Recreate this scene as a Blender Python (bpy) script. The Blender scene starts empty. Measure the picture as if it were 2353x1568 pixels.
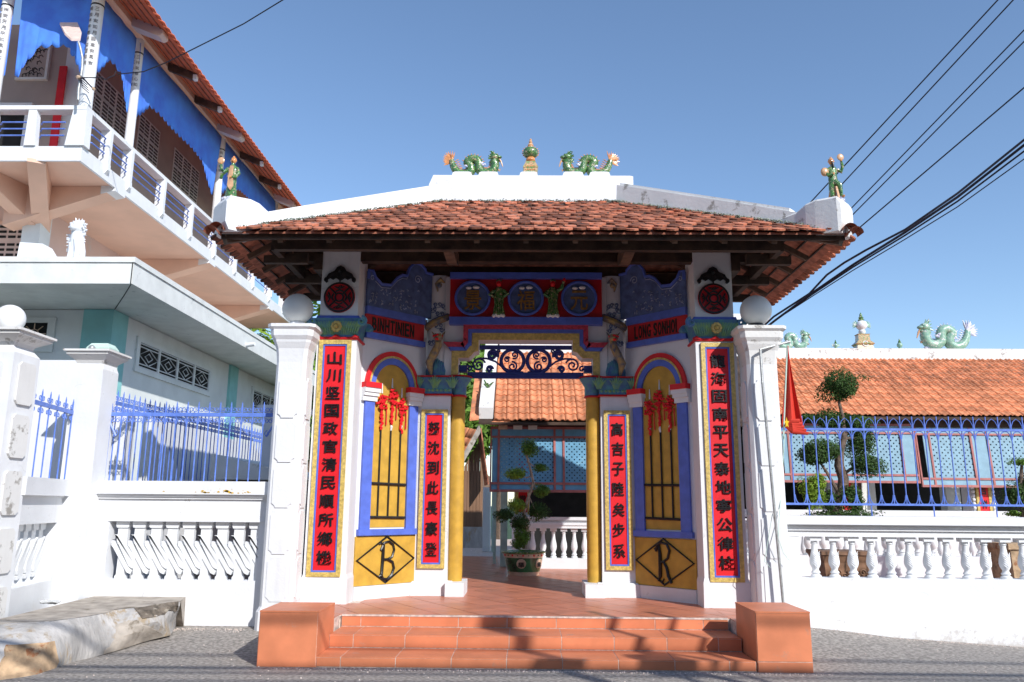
import bpy, math, random
from mathutils import Vector, Matrix
random.seed(7)
S = bpy.context.scene
col = S.collection
rad = math.radians
# ------------------------------------------------------------------ camera
PW, PH = 2353.0, 1568.0            # measuring scale of the photograph
FPX = 1830.0; PITCH = rad(11.6); ROLL = rad(0.45); YAW = rad(1.0)
CAM = Vector((0, 0, 1.6))
fw = Vector((-math.sin(YAW)*math.cos(PITCH), math.cos(YAW)*math.cos(PITCH), math.sin(PITCH)))
rt = Vector((math.cos(YAW), math.sin(YAW), 0)); up = rt.cross(fw)
rt, up = rt*math.cos(ROLL)+up*math.sin(ROLL), up*math.cos(ROLL)-rt*math.sin(ROLL)
cd = bpy.data.cameras.new('camera'); cam = bpy.data.objects.new('camera', cd); col.objects.link(cam)
cd.sensor_width = 36; cd.lens = 36*FPX/PW; cd.clip_start = .05; cd.clip_end = 3000
m3 = Matrix((rt, up, -fw)).transposed()
cam.matrix_world = Matrix.Translation(CAM) @ m3.to_4x4()
S.camera = cam
# ------------------------------------------------------------------ light
SUN_EL, SUN_AZ = rad(33), rad(36)   # azimuth to the right of straight behind the camera
wd = bpy.data.worlds.new('World'); S.world = wd; wd.use_nodes = True
nt = wd.node_tree; nt.nodes.clear()
sky = nt.nodes.new('ShaderNodeTexSky'); sky.sky_type = 'NISHITA'; sky.sun_disc = False
sky.sun_elevation = SUN_EL; sky.sun_rotation = math.pi - SUN_AZ; sky.air_density = 1.0; sky.dust_density = .25; sky.ozone_density = 3.2
bg = nt.nodes.new('ShaderNodeBackground'); bg.inputs[1].default_value = .15
ow = nt.nodes.new('ShaderNodeOutputWorld'); nt.links.new(sky.outputs[0], bg.inputs[0]); nt.links.new(bg.outputs[0], ow.inputs[0])
sd = bpy.data.lights.new('sun', 'SUN'); sd.energy = 3.9; sd.angle = rad(.5); sd.color = (1, .972, .935)
so = bpy.data.objects.new('sun', sd); col.objects.link(so)
TO_SUN = Vector((math.sin(SUN_AZ)*math.cos(SUN_EL), -math.cos(SUN_AZ)*math.cos(SUN_EL), math.sin(SUN_EL)))
so.rotation_euler = TO_SUN.to_track_quat('Z', 'Y').to_euler()
so.location = (8, -14, 12)
S.view_settings.view_transform = 'Standard'; S.view_settings.look = 'None'
S.view_settings.exposure = 0.36; S.view_settings.gamma = 1; S.view_settings.use_curve_mapping = False
S.render.engine = 'CYCLES'
# ------------------------------------------------------------------ measuring helpers
def ray(x, y): return fw + rt*((x-PW/2)/FPX) + up*((PH/2-y)/FPX)
def aY(x, y, Y): d = ray(x, y); return CAM + d*(Y-CAM.y)/d.y
def aZ(x, y, Z): d = ray(x, y); return CAM + d*(Z-CAM.z)/d.z
def aX(x, y, X): d = ray(x, y); return CAM + d*(X-CAM.x)/d.x
def hit(x, y, P, n): d = ray(x, y); return CAM + d*((Vector(P)-CAM).dot(n)/d.dot(n))
# ------------------------------------------------------------------ materials
def mat(name, c, rough=.6, var=.12, scale=6, bump=.15, bscale=40, c2=None, spots=None, spotsize=3, spotamt=.62, island=0, spec=.4, metal=0, coat=0, stretch=None, bdist=.01):
    m = bpy.data.materials.new(name); m.use_nodes = True; t = m.node_tree; N = t.nodes; L = t.links
    b = N['Principled BSDF']; b.inputs['Roughness'].default_value = rough; b.inputs['Specular IOR Level'].default_value = spec
    b.inputs['Metallic'].default_value = metal; b.inputs['Coat Weight'].default_value = coat; b.inputs['Coat Roughness'].default_value = .12
    tc = N.new('ShaderNodeTexCoord'); vec = tc.outputs['Object']
    if stretch:
        mp = N.new('ShaderNodeMapping'); mp.inputs['Scale'].default_value = stretch; L.new(vec, mp.inputs[0]); vec = mp.outputs[0]
    n = N.new('ShaderNodeTexNoise'); n.inputs['Scale'].default_value = scale; n.inputs['Detail'].default_value = 6; L.new(vec, n.inputs[0])
    r = N.new('ShaderNodeValToRGB')
    a = c2 if c2 else tuple(max(0, x*(1-var*1.6)) for x in c)
    bb = c if c2 else tuple(min(1, x*(1+var*.6)) for x in c)
    r.color_ramp.elements[0].position = .35; r.color_ramp.elements[1].position = .65
    r.color_ramp.elements[0].color = (*a, 1); r.color_ramp.elements[1].color = (*bb, 1); L.new(n.outputs[0], r.inputs[0]); out = r.outputs[0]
    if spots:
        n2 = N.new('ShaderNodeTexNoise'); n2.inputs['Scale'].default_value = spotsize; n2.inputs['Detail'].default_value = 9; n2.inputs['Roughness'].default_value = .7
        L.new(vec, n2.inputs[0])
        r2 = N.new('ShaderNodeValToRGB'); r2.color_ramp.elements[0].position = spotamt; r2.color_ramp.elements[1].position = spotamt+.07; L.new(n2.outputs[0], r2.inputs[0])
        mx = N.new('ShaderNodeMixRGB'); L.new(r2.outputs[0], mx.inputs[0]); L.new(out, mx.inputs[1]); mx.inputs[2].default_value = (*spots, 1); out = mx.outputs[0]
    if island:
        g = N.new('ShaderNodeNewGeometry'); oi = N.new('ShaderNodeObjectInfo')
        ad = N.new('ShaderNodeMath'); ad.operation = 'ADD'; L.new(g.outputs['Random Per Island'], ad.inputs[0]); L.new(oi.outputs['Random'], ad.inputs[1])
        fr = N.new('ShaderNodeMath'); fr.operation = 'FRACT'; L.new(ad.outputs[0], fr.inputs[0])
        ml = N.new('ShaderNodeMath'); ml.operation = 'MULTIPLY_ADD'; ml.inputs[1].default_value = island; ml.inputs[2].default_value = 1-island*.6; L.new(fr.outputs[0], ml.inputs[0])
        hs = N.new('ShaderNodeHueSaturation'); L.new(out, hs.inputs['Color']); L.new(ml.outputs[0], hs.inputs['Value']); out = hs.outputs[0]
    L.new(out, b.inputs['Base Color'])
    if bump:
        n3 = N.new('ShaderNodeTexNoise'); n3.inputs['Scale'].default_value = bscale; n3.inputs['Detail'].default_value = 5; L.new(vec, n3.inputs[0])
        bp = N.new('ShaderNodeBump'); bp.inputs['Strength'].default_value = bump; bp.inputs['Distance'].default_value = bdist; L.new(n3.outputs[0], bp.inputs['Height']); L.new(bp.outputs[0], b.inputs['Normal'])
    return m
M = {}
def white_paint(name, base=(.74, .75, .765), dirt=(.5, .48, .45), amt=.66, zlow=None):
    """limewashed masonry: brush relief, hairline stains, flaking towards the foot"""
    m = mat(name, base, .75, .03, 2.5, .25, 22, spots=dirt, spotsize=5, spotamt=amt)
    t = m.node_tree; N = t.nodes; L = t.links; b = N['Principled BSDF']
    old = b.inputs['Base Color'].links[0].from_socket
    tc = N.new('ShaderNodeTexCoord'); dn = N.new('ShaderNodeTexNoise'); dn.inputs['Scale'].default_value = 3; L.new(tc.outputs['Object'], dn.inputs[0])
    av = N.new('ShaderNodeVectorMath'); av.operation = 'MULTIPLY_ADD'; L.new(dn.outputs[1], av.inputs[0]); av.inputs[1].default_value = (.5, .5, .5); L.new(tc.outputs['Object'], av.inputs[2])
    vo = N.new('ShaderNodeTexVoronoi'); vo.feature = 'DISTANCE_TO_EDGE'; vo.inputs['Scale'].default_value = 1.3; L.new(av.outputs[0], vo.inputs['Vector'])
    r1 = N.new('ShaderNodeMapRange'); r1.inputs[1].default_value = .0; r1.inputs[2].default_value = .0055; r1.inputs[3].default_value = .55; r1.inputs[4].default_value = 0; L.new(vo.outputs['Distance'], r1.inputs[0])
    r2 = N.new('ShaderNodeMapRange'); r2.inputs[1].default_value = .57; r2.inputs[2].default_value = .66; n2 = N.new('ShaderNodeTexNoise'); n2.inputs['Scale'].default_value = 1.4; L.new(tc.outputs['Object'], n2.inputs[0]); L.new(n2.outputs[0], r2.inputs[0])
    mu = N.new('ShaderNodeMath'); mu.operation = 'MULTIPLY'; L.new(r1.outputs[0], mu.inputs[0]); L.new(r2.outputs[0], mu.inputs[1])
    mx = N.new('ShaderNodeMixRGB'); L.new(mu.outputs[0], mx.inputs[0]); L.new(old, mx.inputs[1]); mx.inputs[2].default_value = (.36, .35, .35, 1)
    # faint vertical rain streaks
    mp = N.new('ShaderNodeMapping'); mp.inputs['Scale'].default_value = (9, 9, .7); L.new(tc.outputs['Object'], mp.inputs[0]); n4 = N.new('ShaderNodeTexNoise'); n4.inputs['Scale'].default_value = 1; n4.inputs['Detail'].default_value = 6; L.new(mp.outputs[0], n4.inputs[0])
    r4 = N.new('ShaderNodeMapRange'); r4.inputs[1].default_value = .56; r4.inputs[2].default_value = .74; r4.inputs[4].default_value = .16; L.new(n4.outputs[0], r4.inputs[0])
    m4 = N.new('ShaderNodeMixRGB'); L.new(r4.outputs[0], m4.inputs[0]); L.new(mx.outputs[0], m4.inputs[1]); m4.inputs[2].default_value = (.45, .44, .42, 1)
    L.new(m4.outputs[0], b.inputs['Base Color'])
    if zlow is not None:
        old = b.inputs['Base Color'].links[0].from_socket
        tc = N.new('ShaderNodeTexCoord'); sp = N.new('ShaderNodeSeparateXYZ'); L.new(tc.outputs['Object'], sp.inputs[0])
        n = N.new('ShaderNodeTexNoise'); n.inputs['Scale'].default_value = 3.5; n.inputs['Detail'].default_value = 10; n.inputs['Roughness'].default_value = .75; L.new(tc.outputs['Object'], n.inputs[0])
        a = N.new('ShaderNodeMath'); a.operation = 'MULTIPLY_ADD'; a.inputs[1].default_value = 1.1; L.new(n.outputs[0], a.inputs[0])
        z = N.new('ShaderNodeMapRange'); z.inputs[1].default_value = zlow-.1; z.inputs[2].default_value = zlow+.40; z.inputs[3].default_value = .32; z.inputs[4].default_value = -.3; L.new(sp.outputs[2], z.inputs[0]); L.new(z.outputs[0], a.inputs[2])
        r = N.new('ShaderNodeValToRGB'); r.color_ramp.elements[0].position = .72; r.color_ramp.elements[1].position = .8; L.new(a.outputs[0], r.inputs[0])
        mx = N.new('ShaderNodeMixRGB'); L.new(r.outputs[0], mx.inputs[0]); L.new(old, mx.inputs[1]); mx.inputs[2].default_value = (.56, .54, .52, 1); L.new(mx.outputs[0], b.inputs['Base Color'])
    return m
M['white'] = white_paint('white limewash')
M['white_foot'] = white_paint('white limewash, flaking foot', zlow=.02, amt=.64)
M['white_worn'] = white_paint('weathered white render', (.72, .71, .69), (.33, .31, .28), .57)
M['white_smooth'] = mat('white gloss paint', (.75, .765, .78), .4, .03, 3, .08, 15)
M['palewall'] = mat('pale bluish white wall paint', (.76, .79, .775), .7, .05, 2, .12, 20, spots=(.5, .56, .58), spotsize=2, spotamt=.66)
M['greywhite'] = mat('pale grey render', (.73, .745, .715), .8, .06, 3, .2, 30, spots=(.47, .5, .48), spotsize=4, spotamt=.62)
M['teal'] = mat('turquoise wall paint', (.28, .60, .59), .65, .06, 3, .1, 20)
M['peach'] = mat('peach ceiling paint', (.80, .52, .39), .75, .05, 1.5, .08, 15, spots=(.74, .48, .37), spotsize=1.2, spotamt=.64)
M['pinkwall'] = mat('faded pink wall paint', (.72, .55, .5), .75, .06, 1.2, .1, 15, spots=(.62, .56, .55), spotsize=.9, spotamt=.55)
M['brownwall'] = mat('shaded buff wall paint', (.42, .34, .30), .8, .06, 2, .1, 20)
M['blue'] = mat('cobalt blue gloss paint', (.095, .16, .60), .45, .1, 8, .25, 60)
M['fenceblue'] = mat('blue enamel on iron', (.13, .23, .66), .4, .12, 14, .12, 90, spots=(.16, .2, .42), spotsize=22, spotamt=.68)
M['darkblue'] = mat('deep navy paint', (.03, .04, .22), .45, .1, 9, .15, 60)
M['slateblue'] = mat('slate blue plaster relief', (.10, .15, .34), .6, .2, 10, .5, 26)
M['red'] = mat('vermilion paint', (.72, .012, .02), .5, .07, 6, .12, 50)
M['darkred'] = mat('crimson paint', (.55, .012, .02), .5, .08, 8, .2, 50)
M['pinkred'] = mat('rough crimson stucco', (.55, .05, .09), .6, .2, 30, .6, 70)
M['gold'] = mat('mustard gold paint', (.56, .33, .045), .55, .1, 7, .25, 30, spots=(.45, .27, .04), spotsize=5, spotamt=.63)
M['goldtrim'] = mat('rough gilt moulding', (.62, .45, .12), .45, .2, 26, .7, 60, spec=.6)
M['black'] = mat('glossy black relief paint', (.012, .012, .014), .35, .3, 20, .3, 60)
M['blackiron'] = mat('matt black paint', (.02, .018, .016), .6, .3, 20, .3, 60)
M['lotus'] = mat('blue green lotus paint', (.10, .30, .32), .5, .2, 14, .5, 34, c2=(.08, .16, .38))
M['lotusgreen'] = mat('pale green lotus paint', (.22, .42, .16), .5, .2, 14, .5, 34, c2=(.12, .3, .28))
M['wood'] = mat('dark aged timber', (.075, .045, .030), .8, .35, 5, .5, 30, stretch=(1, 1, 1), c2=(.03, .018, .013))
M['woodlight'] = mat('worn brown timber', (.16, .09, .055), .75, .3, 7, .5, 30, c2=(.07, .042, .028))
M['tile'] = mat('weathered clay roof tile', (.54, .185, .10), .85, .3, 9, .6, 35, spots=(.085, .055, .045), spotsize=6, spotamt=.53, island=1.1)
M['tile_under'] = mat('clay tile underside', (.42, .15, .09), .85, .25, 9, .3, 35, spots=(.13, .07, .05), spotsize=6, spotamt=.6, island=.6)
M['tile_new'] = mat('bright orange interlocking tile', (.70, .27, .13), .8, .18, 7, .3, 30, spots=(.38, .20, .14), spotsize=6, spotamt=.58, island=.45)
M['tile_red'] = mat('red interlocking tile', (.80, .19, .08), .7, .1, 6, .2, 30, island=.25)
M['floor'] = mat('terracotta floor tile', (.55, .20, .115), .38, .1, 4, .08, 12, spots=(.46, .2, .13), spotsize=3, spotamt=.6, island=.12)
M['step'] = mat('orange terracotta step tile', (.66, .225, .11), .45, .10, 3, .10, 14, spots=(.52, .235, .15), spotsize=4.5, spotamt=.60, island=.16)
M['grout'] = mat('pale cement joint', (.66, .55, .48), .9, .2, 20, .5, 60)
M['asphalt'] = mat('worn asphalt', (.375, .34, .305), .92, .30, 26, 1.0, 120, spots=(.50, .48, .45), spotsize=60, spotamt=.66)
M['concrete'] = mat('stained concrete', (.42, .37, .315), .9, .22, 5, .7, 30, spots=(.17, .14, .10), spotsize=2.4, spotamt=.58)
M['concrete_pale'] = mat('limewashed concrete edge', (.47, .45, .43), .9, .22, 4, .9, 16, spots=(.35, .275, .19), spotsize=3.0, spotamt=.52, bdist=.03, stretch=(1, 1, .35))
M['stone'] = mat('ochre rubble stone', (.52, .36, .22), .9, .3, 7, .9, 20, spots=(.3, .12, .05), spotsize=5, spotamt=.55)
M['moss'] = mat('grey moss and mortar', (.28, .31, .24), .95, .35, 30, .9, 60)
M['globe'] = mat('frosted lamp globe', (.72, .73, .71), .35, .04, 2, 0)
M['globe_white'] = mat('white lamp globe', (.82, .82, .80), .3, .04, 2, 0)
M['gglaze'] = mat('green ceramic glaze', (.10, .25, .055), .2, .4, 24, .7, 60, coat=.7, c2=(.03, .10, .035), spots=(.50, .38, .24), spotsize=26, spotamt=.54)
M['dragon'] = mat('painted dragon scales', (.46, .32, .11), .5, .2, 12, .7, 70, c2=(.10, .12, .17))
M['gglaze_pale'] = mat('pale green ceramic glaze', (.30, .46, .33), .3, .3, 18, .5, 50, coat=.5, c2=(.16, .34, .26), spots=(.66, .64, .60), spotsize=14, spotamt=.54)
M['oglaze'] = mat('orange ceramic glaze', (.72, .30, .10), .25, .2, 18, .3, 50, coat=.7)
M['wglaze'] = mat('white and blue ceramic glaze', (.72, .70, .72), .25, .1, 12, .3, 50, coat=.7, c2=(.36, .38, .55))
M['skin'] = mat('buff ceramic glaze', (.66, .38, .2), .3, .15, 18, .3, 50, coat=.6)
M['mosaic'] = mat('mottled ceramic mosaic', (.6, .38, .2), .3, .3, 40, .5, 60, coat=.6, spots=(.16, .3, .1), spotsize=24, spotamt=.5)
M['cloth'] = mat('royal blue cloth', (.085, .27, .86), .85, .1, 3, .3, 8, c2=(.075, .19, .74))
M['flag'] = mat('red flag cloth', (.60, .04, .02), .8, .08, 4, .3, 12)
M['yellow'] = mat('yellow cloth', (.85, .55, .02), .8, .1, 4, .1, 10)
M['steel'] = mat('galvanised steel', (.45, .46, .45), .4, .15, 20, .2, 60, metal=.5)
M['lampbody'] = mat('cream painted lamp housing', (.72, .56, .50), .45, .08, 10, .1, 30)
M['cable'] = mat('black cable sheath', (.02, .018, .03), .6, .2, 10, 0)
M['bark'] = mat('grey brown bark', (.17, .12, .09), .9, .3, 18, .9, 40)
M['bark_pale'] = mat('pale bark', (.45, .34, .26), .9, .25, 18, .8, 40)
def leafmat(name, c, tr=.35, isl=.8):
    m = mat(name, c, .55, .25, 9, 0, island=isl, spec=.3)
    t = m.node_tree; b = t.nodes['Principled BSDF']; o = t.nodes['Material Output']
    tl = t.nodes.new('ShaderNodeBsdfTranslucent'); mx = t.nodes.new('ShaderNodeMixShader'); mx.inputs[0].default_value = tr
    t.links.new(b.inputs['Base Color'].links[0].from_socket, tl.inputs[0]); t.links.new(b.outputs[0], mx.inputs[1]); t.links.new(tl.outputs[0], mx.inputs[2]); t.links.new(mx.outputs[0], o.inputs[0])
    return m
M['leaf'] = leafmat('dark bonsai leaf', (.075, .15, .035))
M['leaf_bright'] = leafmat('yellow green leaf', (.30, .45, .05))
M['leaf_mid'] = leafmat('fresh green leaf', (.17, .31, .045))
M['lattice'] = mat('sky blue shutter paint', (.13, .33, .50), .55, .08, 6, .15, 30, spots=(.18, .38, .52), spotsize=4, spotamt=.6)
M['lattice_pale'] = mat('faded pale blue shutter paint', (.23, .38, .47), .6, .08, 5, .15, 30, spots=(.30, .45, .53), spotsize=3, spotamt=.6)
M['frame_red'] = mat('brick red frame paint', (.40, .135, .12), .6, .15, 8, .2, 40)
M['dark'] = mat('painted interior shade', (.02, .02, .02), .9, .2, 5, 0)  # near-black colour stands in for the shade inside rooms and openings
M['plank'] = mat('brown corrugated sheet', (.26, .145, .085), .7, .15, 5, .3, 20, stretch=(1, 1, .1))
M['mint'] = mat('mint painted post', (.56, .72, .63), .7, .1, 5, .1, 20)
M['pot_brown'] = mat('brown carved planter', (.26, .14, .08), .6, .3, 7, .8, 12)
M['pot_green'] = mat('green glazed pot', (.03, .13, .045), .2, .5, 4, .05, 10, coat=.8)
M['cream'] = mat('cream glazed band', (.66, .47, .33), .35, .15, 12, .1, 30, coat=.4)
M['soil'] = mat('potting soil', (.06, .045, .03), .95, .3, 30, .8, 60)
M['hill'] = mat('wooded hillside', (.05, .09, .03), .9, .4, 2, .8, 4, c2=(.03, .06, .02))
M['dullgold'] = mat('tarnished gold paint', (.26, .14, .04), .6, .2, 20, .4, 50)
M['paint_spot'] = mat('ochre paint splashes', (.7, .42, .04), .7, .2, 20, .2, 40)
# ------------------------------------------------------------------ mesh helpers
class MB:
    def __init__(s): s.v = []; s.f = []
    def add(s, vs, fs):
        k = len(s.v); s.v += [tuple(v) for v in vs]; s.f += [tuple(i+k for i in f) for f in fs]; return s
    def box(s, x0, x1, y0, y1, z0, z1):
        return s.add([(x0,y0,z0),(x1,y0,z0),(x1,y1,z0),(x0,y1,z0),(x0,y0,z1),(x1,y0,z1),(x1,y1,z1),(x0,y1,z1)],
                     [(0,3,2,1),(4,5,6,7),(0,1,5,4),(1,2,6,5),(2,3,7,6),(3,0,4,7)])
    def cbox(s, x0, x1, y0, y1, z0, z1, c=.01):
        """box with chamfered long vertical edges"""
        p = [(x0+c,y0),(x1-c,y0),(x1,y0+c),(x1,y1-c),(x1-c,y1),(x0+c,y1),(x0,y1-c),(x0,y0+c)]
        return s.prism([(a, b, z0) for a, b in p], (0, 0, z1-z0))
    def prism(s, pts, d, flip=False):
        n = len(pts); d = Vector(d); a = [Vector(p) for p in pts]; b = [p+d for p in a]
        nrm = Vector((0, 0, 0))
        for i in range(n): nrm += a[i].cross(a[(i+1) % n])
        if nrm.dot(d) > 0: lo, hi = tuple(range(n))[::-1], tuple(range(n, 2*n)); sd = [(i, (i+1) % n, n+(i+1) % n, n+i) for i in range(n)]
        else: lo, hi = tuple(range(n)), tuple(range(n, 2*n))[::-1]; sd = [(n+i, n+(i+1) % n, (i+1) % n, i) for i in range(n)]
        return s.add(a+b, [lo, hi]+sd)
    def frus(s, c, prof, n=4, rot=None):
        """stack of square (or n-gon) rings: prof=[(half x, half y, z)]"""
        vs = []; fs = []
        for hx, hy, z in prof: vs += [(c[0]-hx,c[1]-hy,z),(c[0]+hx,c[1]-hy,z),(c[0]+hx,c[1]+hy,z),(c[0]-hx,c[1]+hy,z)]
        for k in range(len(prof)-1):
            for i in range(4): j = (i+1) % 4; fs.append((4*k+i,4*k+j,4*k+4+j,4*k+4+i))
        fs.append((3,2,1,0)); q = 4*(len(prof)-1); fs.append((q,q+1,q+2,q+3))
        return s.add(vs, fs)
    def lathe(s, c, prof, n=20, a0=0, a1=2*math.pi, sx=1, sy=1):
        vs = []; fs = []; full = abs(a1-a0-2*math.pi) < 1e-6; m = n if full else n+1
        for r, z in prof:
            for i in range(m):
                a = a0+(a1-a0)*i/n; vs.append((c[0]+r*math.cos(a)*sx, c[1]+r*math.sin(a)*sy, c[2]+z))
        for k in range(len(prof)-1):
            for i in range(n):
                j = (i+1) % m; fs.append((k*m+i,k*m+j,(k+1)*m+j,(k+1)*m+i))
        if full: fs.append(tuple(range(m))[::-1]); q = m*(len(prof)-1); fs.append(tuple(range(q, q+m)))
        return s.add(vs, fs)
    def sphere(s, c, r, n=16, sx=1, sy=1, sz=1):
        return s.lathe(c, [(max(1e-4, r*math.cos(rad(t))), r*math.sin(rad(t))*sz) for t in range(-90, 91, 180//(n//2))], n, sx=sx, sy=sy)
    def tube(s, pts, r, n=8, closed=False, flat=1.0, upv=None):
        pts = [Vector(p) for p in pts]; N = len(pts); rs = r if isinstance(r, (list, tuple)) else [r]*N
        vs = []; fs = []; prev = None
        for i, p in enumerate(pts):
            if closed: t = pts[(i+1) % N]-pts[i-1]
            else: t = pts[min(i+1, N-1)]-pts[max(i-1, 0)]
            if t.length < 1e-9: t = Vector((0, 0, 1))
            t.normalize()
            if prev is None:
                u = Vector(upv) if upv else (Vector((0, 0, 1)) if abs(t.z) < .9 else Vector((0, 1, 0)))
            else: u = prev
            u = (u-t*u.dot(t)); u = u.normalized() if u.length > 1e-6 else t.orthogonal().normalized(); prev = u; w = t.cross(u)
            for k in range(n):
                a = 2*math.pi*(k+.5)/n; vs.append(p+u*math.cos(a)*rs[i]+w*math.sin(a)*rs[i]*flat)
        for i in range(N if closed else N-1):
            j = (i+1) % N
            for k in range(n): l = (k+1) % n; fs.append((i*n+k,i*n+l,j*n+l,j*n+k))
        if not closed: fs.append(tuple(range(n))[::-1]); fs.append(tuple(range((N-1)*n, N*n)))
        return s.add(vs, fs)
    def ribbon(s, pts, w, d, side=1):
        """flat mitred band along pts; offset by w to its left in the XZ plane, extruded by vector d"""
        P = [Vector(p) for p in pts]; n = len(P); off = []
        for i in range(n):
            ds = []
            if i > 0: ds.append((P[i]-P[i-1]).normalized())
            if i < n-1: ds.append((P[i+1]-P[i]).normalized())
            nn = [Vector((-q.z, 0, q.x)) for q in ds]
            if len(nn) == 2:
                b = (nn[0]+nn[1]); b.normalize(); k = 1/max(.4, b.dot(nn[0]))
            else: b = nn[0]; k = 1
            off.append(P[i]+b*k*w*side)
        for i in range(n-1): s.prism([P[i], P[i+1], off[i+1], off[i]], d)
        return off
    def xf(s, mtx):
        s.v = [tuple(mtx @ Vector(v)) for v in s.v]; return s
    def build(s, name, m, parent=None, smooth=False, **k):
        me = bpy.data.meshes.new(name); me.from_pydata(s.v, [], s.f); me.materials.append(M[m] if isinstance(m, str) else m)
        me.validate()
        if smooth:
            for p in me.polygons: p.use_smooth = True
            try: me.set_sharp_from_angle(angle=rad(40))
            except Exception: pass
        o = bpy.data.objects.new(name, me); col.objects.link(o)
        if parent:
            o.parent = parent; o.matrix_parent_inverse = Matrix.Translation(-Vector(WL.get(parent.name, (0, 0, 0))))
        for a, b in k.items(): o[a] = b
        return o
WL = {}   # world location of parents
def thing(name, label, cat, loc=(0, 0, 0), group=None):
    o = bpy.data.objects.new(name, None); col.objects.link(o); o.location = loc; o.empty_display_size = .2
    o['label'] = label; o['category'] = cat
    if group: o['group'] = group
    WL[o.name] = tuple(loc); return o
def tag(o, label, cat, group=None):
    o['label'] = label; o['category'] = cat
    if group: o['group'] = group
    return o
def struct(o): o['kind'] = 'structure'; return o
def stuff(o): o['kind'] = 'stuff'; return o
KIDS = {}
def copy_tree(src, parent=None):
    c = src.copy(); col.objects.link(c)
    if parent: c.parent = parent
    for ch in [x for x in src.children]: copy_tree(ch, c)
    return c
def put_copy(src, loc, label=None, group=None, rz=None):
    c = copy_tree(src); c.location = loc; WL[c.name] = tuple(loc)
    if rz is not None: c.rotation_euler.z = rz
    if label: c['label'] = label
    if group: c['group'] = group
    return c
_tc = {}
def text_mesh(txt, bold=0):
    k = (txt, bold)
    if k in _tc: return _tc[k]
    cu = bpy.data.curves.new('t', 'FONT'); cu.body = txt; cu.extrude = .5; cu.offset = bold; cu.resolution_u = 3
    o = bpy.data.objects.new('t', cu); col.objects.link(o)
    dg = bpy.context.evaluated_depsgraph_get(); dg.update(); me = bpy.data.meshes.new_from_object(o.evaluated_get(dg))
    vs = [v.co.copy() for v in me.vertices]; fs = [tuple(p.vertices) for p in me.polygons]
    bpy.data.objects.remove(o); bpy.data.meshes.remove(me)
    x0 = min(v.x for v in vs); x1 = max(v.x for v in vs); y0 = min(v.y for v in vs); y1 = max(v.y for v in vs)
    _tc[k] = ([((v.x-x0)/(x1-x0)-.5, (v.y-y0)/(y1-y0)-.5, (1 if v.z > 0 else 0)) for v in vs], fs); return _tc[k]
def letter(mb, txt, c, w, h, ux, n, depth=.015, bold=0.01, shear=0):
    """one glyph, w wide and h high, centred at c on the plane spanned by ux and z, standing out along n"""
    vs, fs = text_mesh(txt, bold); ux = Vector(ux); n = Vector(n); c = Vector(c)
    mb.add([c+ux*(x*w+shear*y*w)+Vector((0, 0, 1))*(y*h)+n*(z*depth) for x, y, z in vs], fs)
def spiral(c, r0, r1, a0, a1, ux, uz, n=18, taper=None):
    c = Vector(c); ux = Vector(ux); uz = Vector(uz); out = []
    for i in range(n+1):
        t = i/n; a = a0+(a1-a0)*t; r = r0+(r1-r0)*t; out.append(c+ux*r*math.cos(a)+uz*r*math.sin(a))
    return out
X_, Y_, Z_ = Vector((1, 0, 0)), Vector((0, 1, 0)), Vector((0, 0, 1))
def foliage(c, r, n, size, seed=0, flat=1.0, shell=.45, up_bias=.3):
    """leaf faces spread through a lumpy ellipsoid"""
    R = random.Random(seed); mb = MB(); c = Vector(c)
    r = r if isinstance(r, (tuple, list)) else (r, r, r*flat)
    lob = [(Vector((R.gauss(0,1), R.gauss(0,1), R.gauss(0,1))).normalized(), R.uniform(.05, .50)) for _ in range(8)]
    for _ in range(n):
        d = Vector((R.gauss(0,1), R.gauss(0,1), R.gauss(0,1))).normalized(); rr = (shell+(1-shell)*R.random()**.6)
        k = .82
        for l, a in lob: k += a*max(0, d.dot(l))**6
        p = c+Vector((d.x*r[0], d.y*r[1], d.z*r[2]))*rr*k
        nn = (d+Vector((R.uniform(-.8,.8), R.uniform(-.8,.8), R.uniform(-.5,.8)+up_bias))).normalized()
        u = nn.orthogonal().normalized(); u.rotate(Matrix.Rotation(R.uniform(0, 6.28), 3, nn)); w = nn.cross(u); s_ = size*R.uniform(.6, 1.3)
        mb.add([p-u*s_, p-w*s_*.45+nn*s_*.15, p+u*s_, p+w*s_*.45+nn*s_*.15], [(0, 1, 2, 3)])
    return mb
# ================================================================== GROUND, PLATFORM, STEPS
PZ = .36                       # level of the gate platform and the courtyard
def gz(x, y):
    h = .0
    if y > 8.8: h = min(1, (y-8.8)/1.5)*(.10 if x < 3.2 else .10+.06*max(0, 1-abs(x-3.6)/.8)-.06*max(0, x-3.6))
    return h
mb = MB(); xs = [-60, -20, -8]+[-6+.5*i for i in range(29)]+[12, 25, 60]; ys = [-60, -20, -6, 0, 4, 6, 7, 8, 8.4, 8.8, 9.1, 9.4, 9.7, 10, 10.3, 10.8, 12]
vs = [(x, y, gz(x, y)) for y in ys for x in xs]; n = len(xs)
mb.add(vs, [(j*n+i, j*n+i+1, (j+1)*n+i+1, (j+1)*n+i) for j in range(len(ys)-1) for i in range(n-1)])
struct(mb.build('road', 'asphalt', smooth=True))
mb = MB().box(-400, 400, 11.9, 900, -.6, -.3); struct(mb.build('ground', 'hill'))
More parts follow.
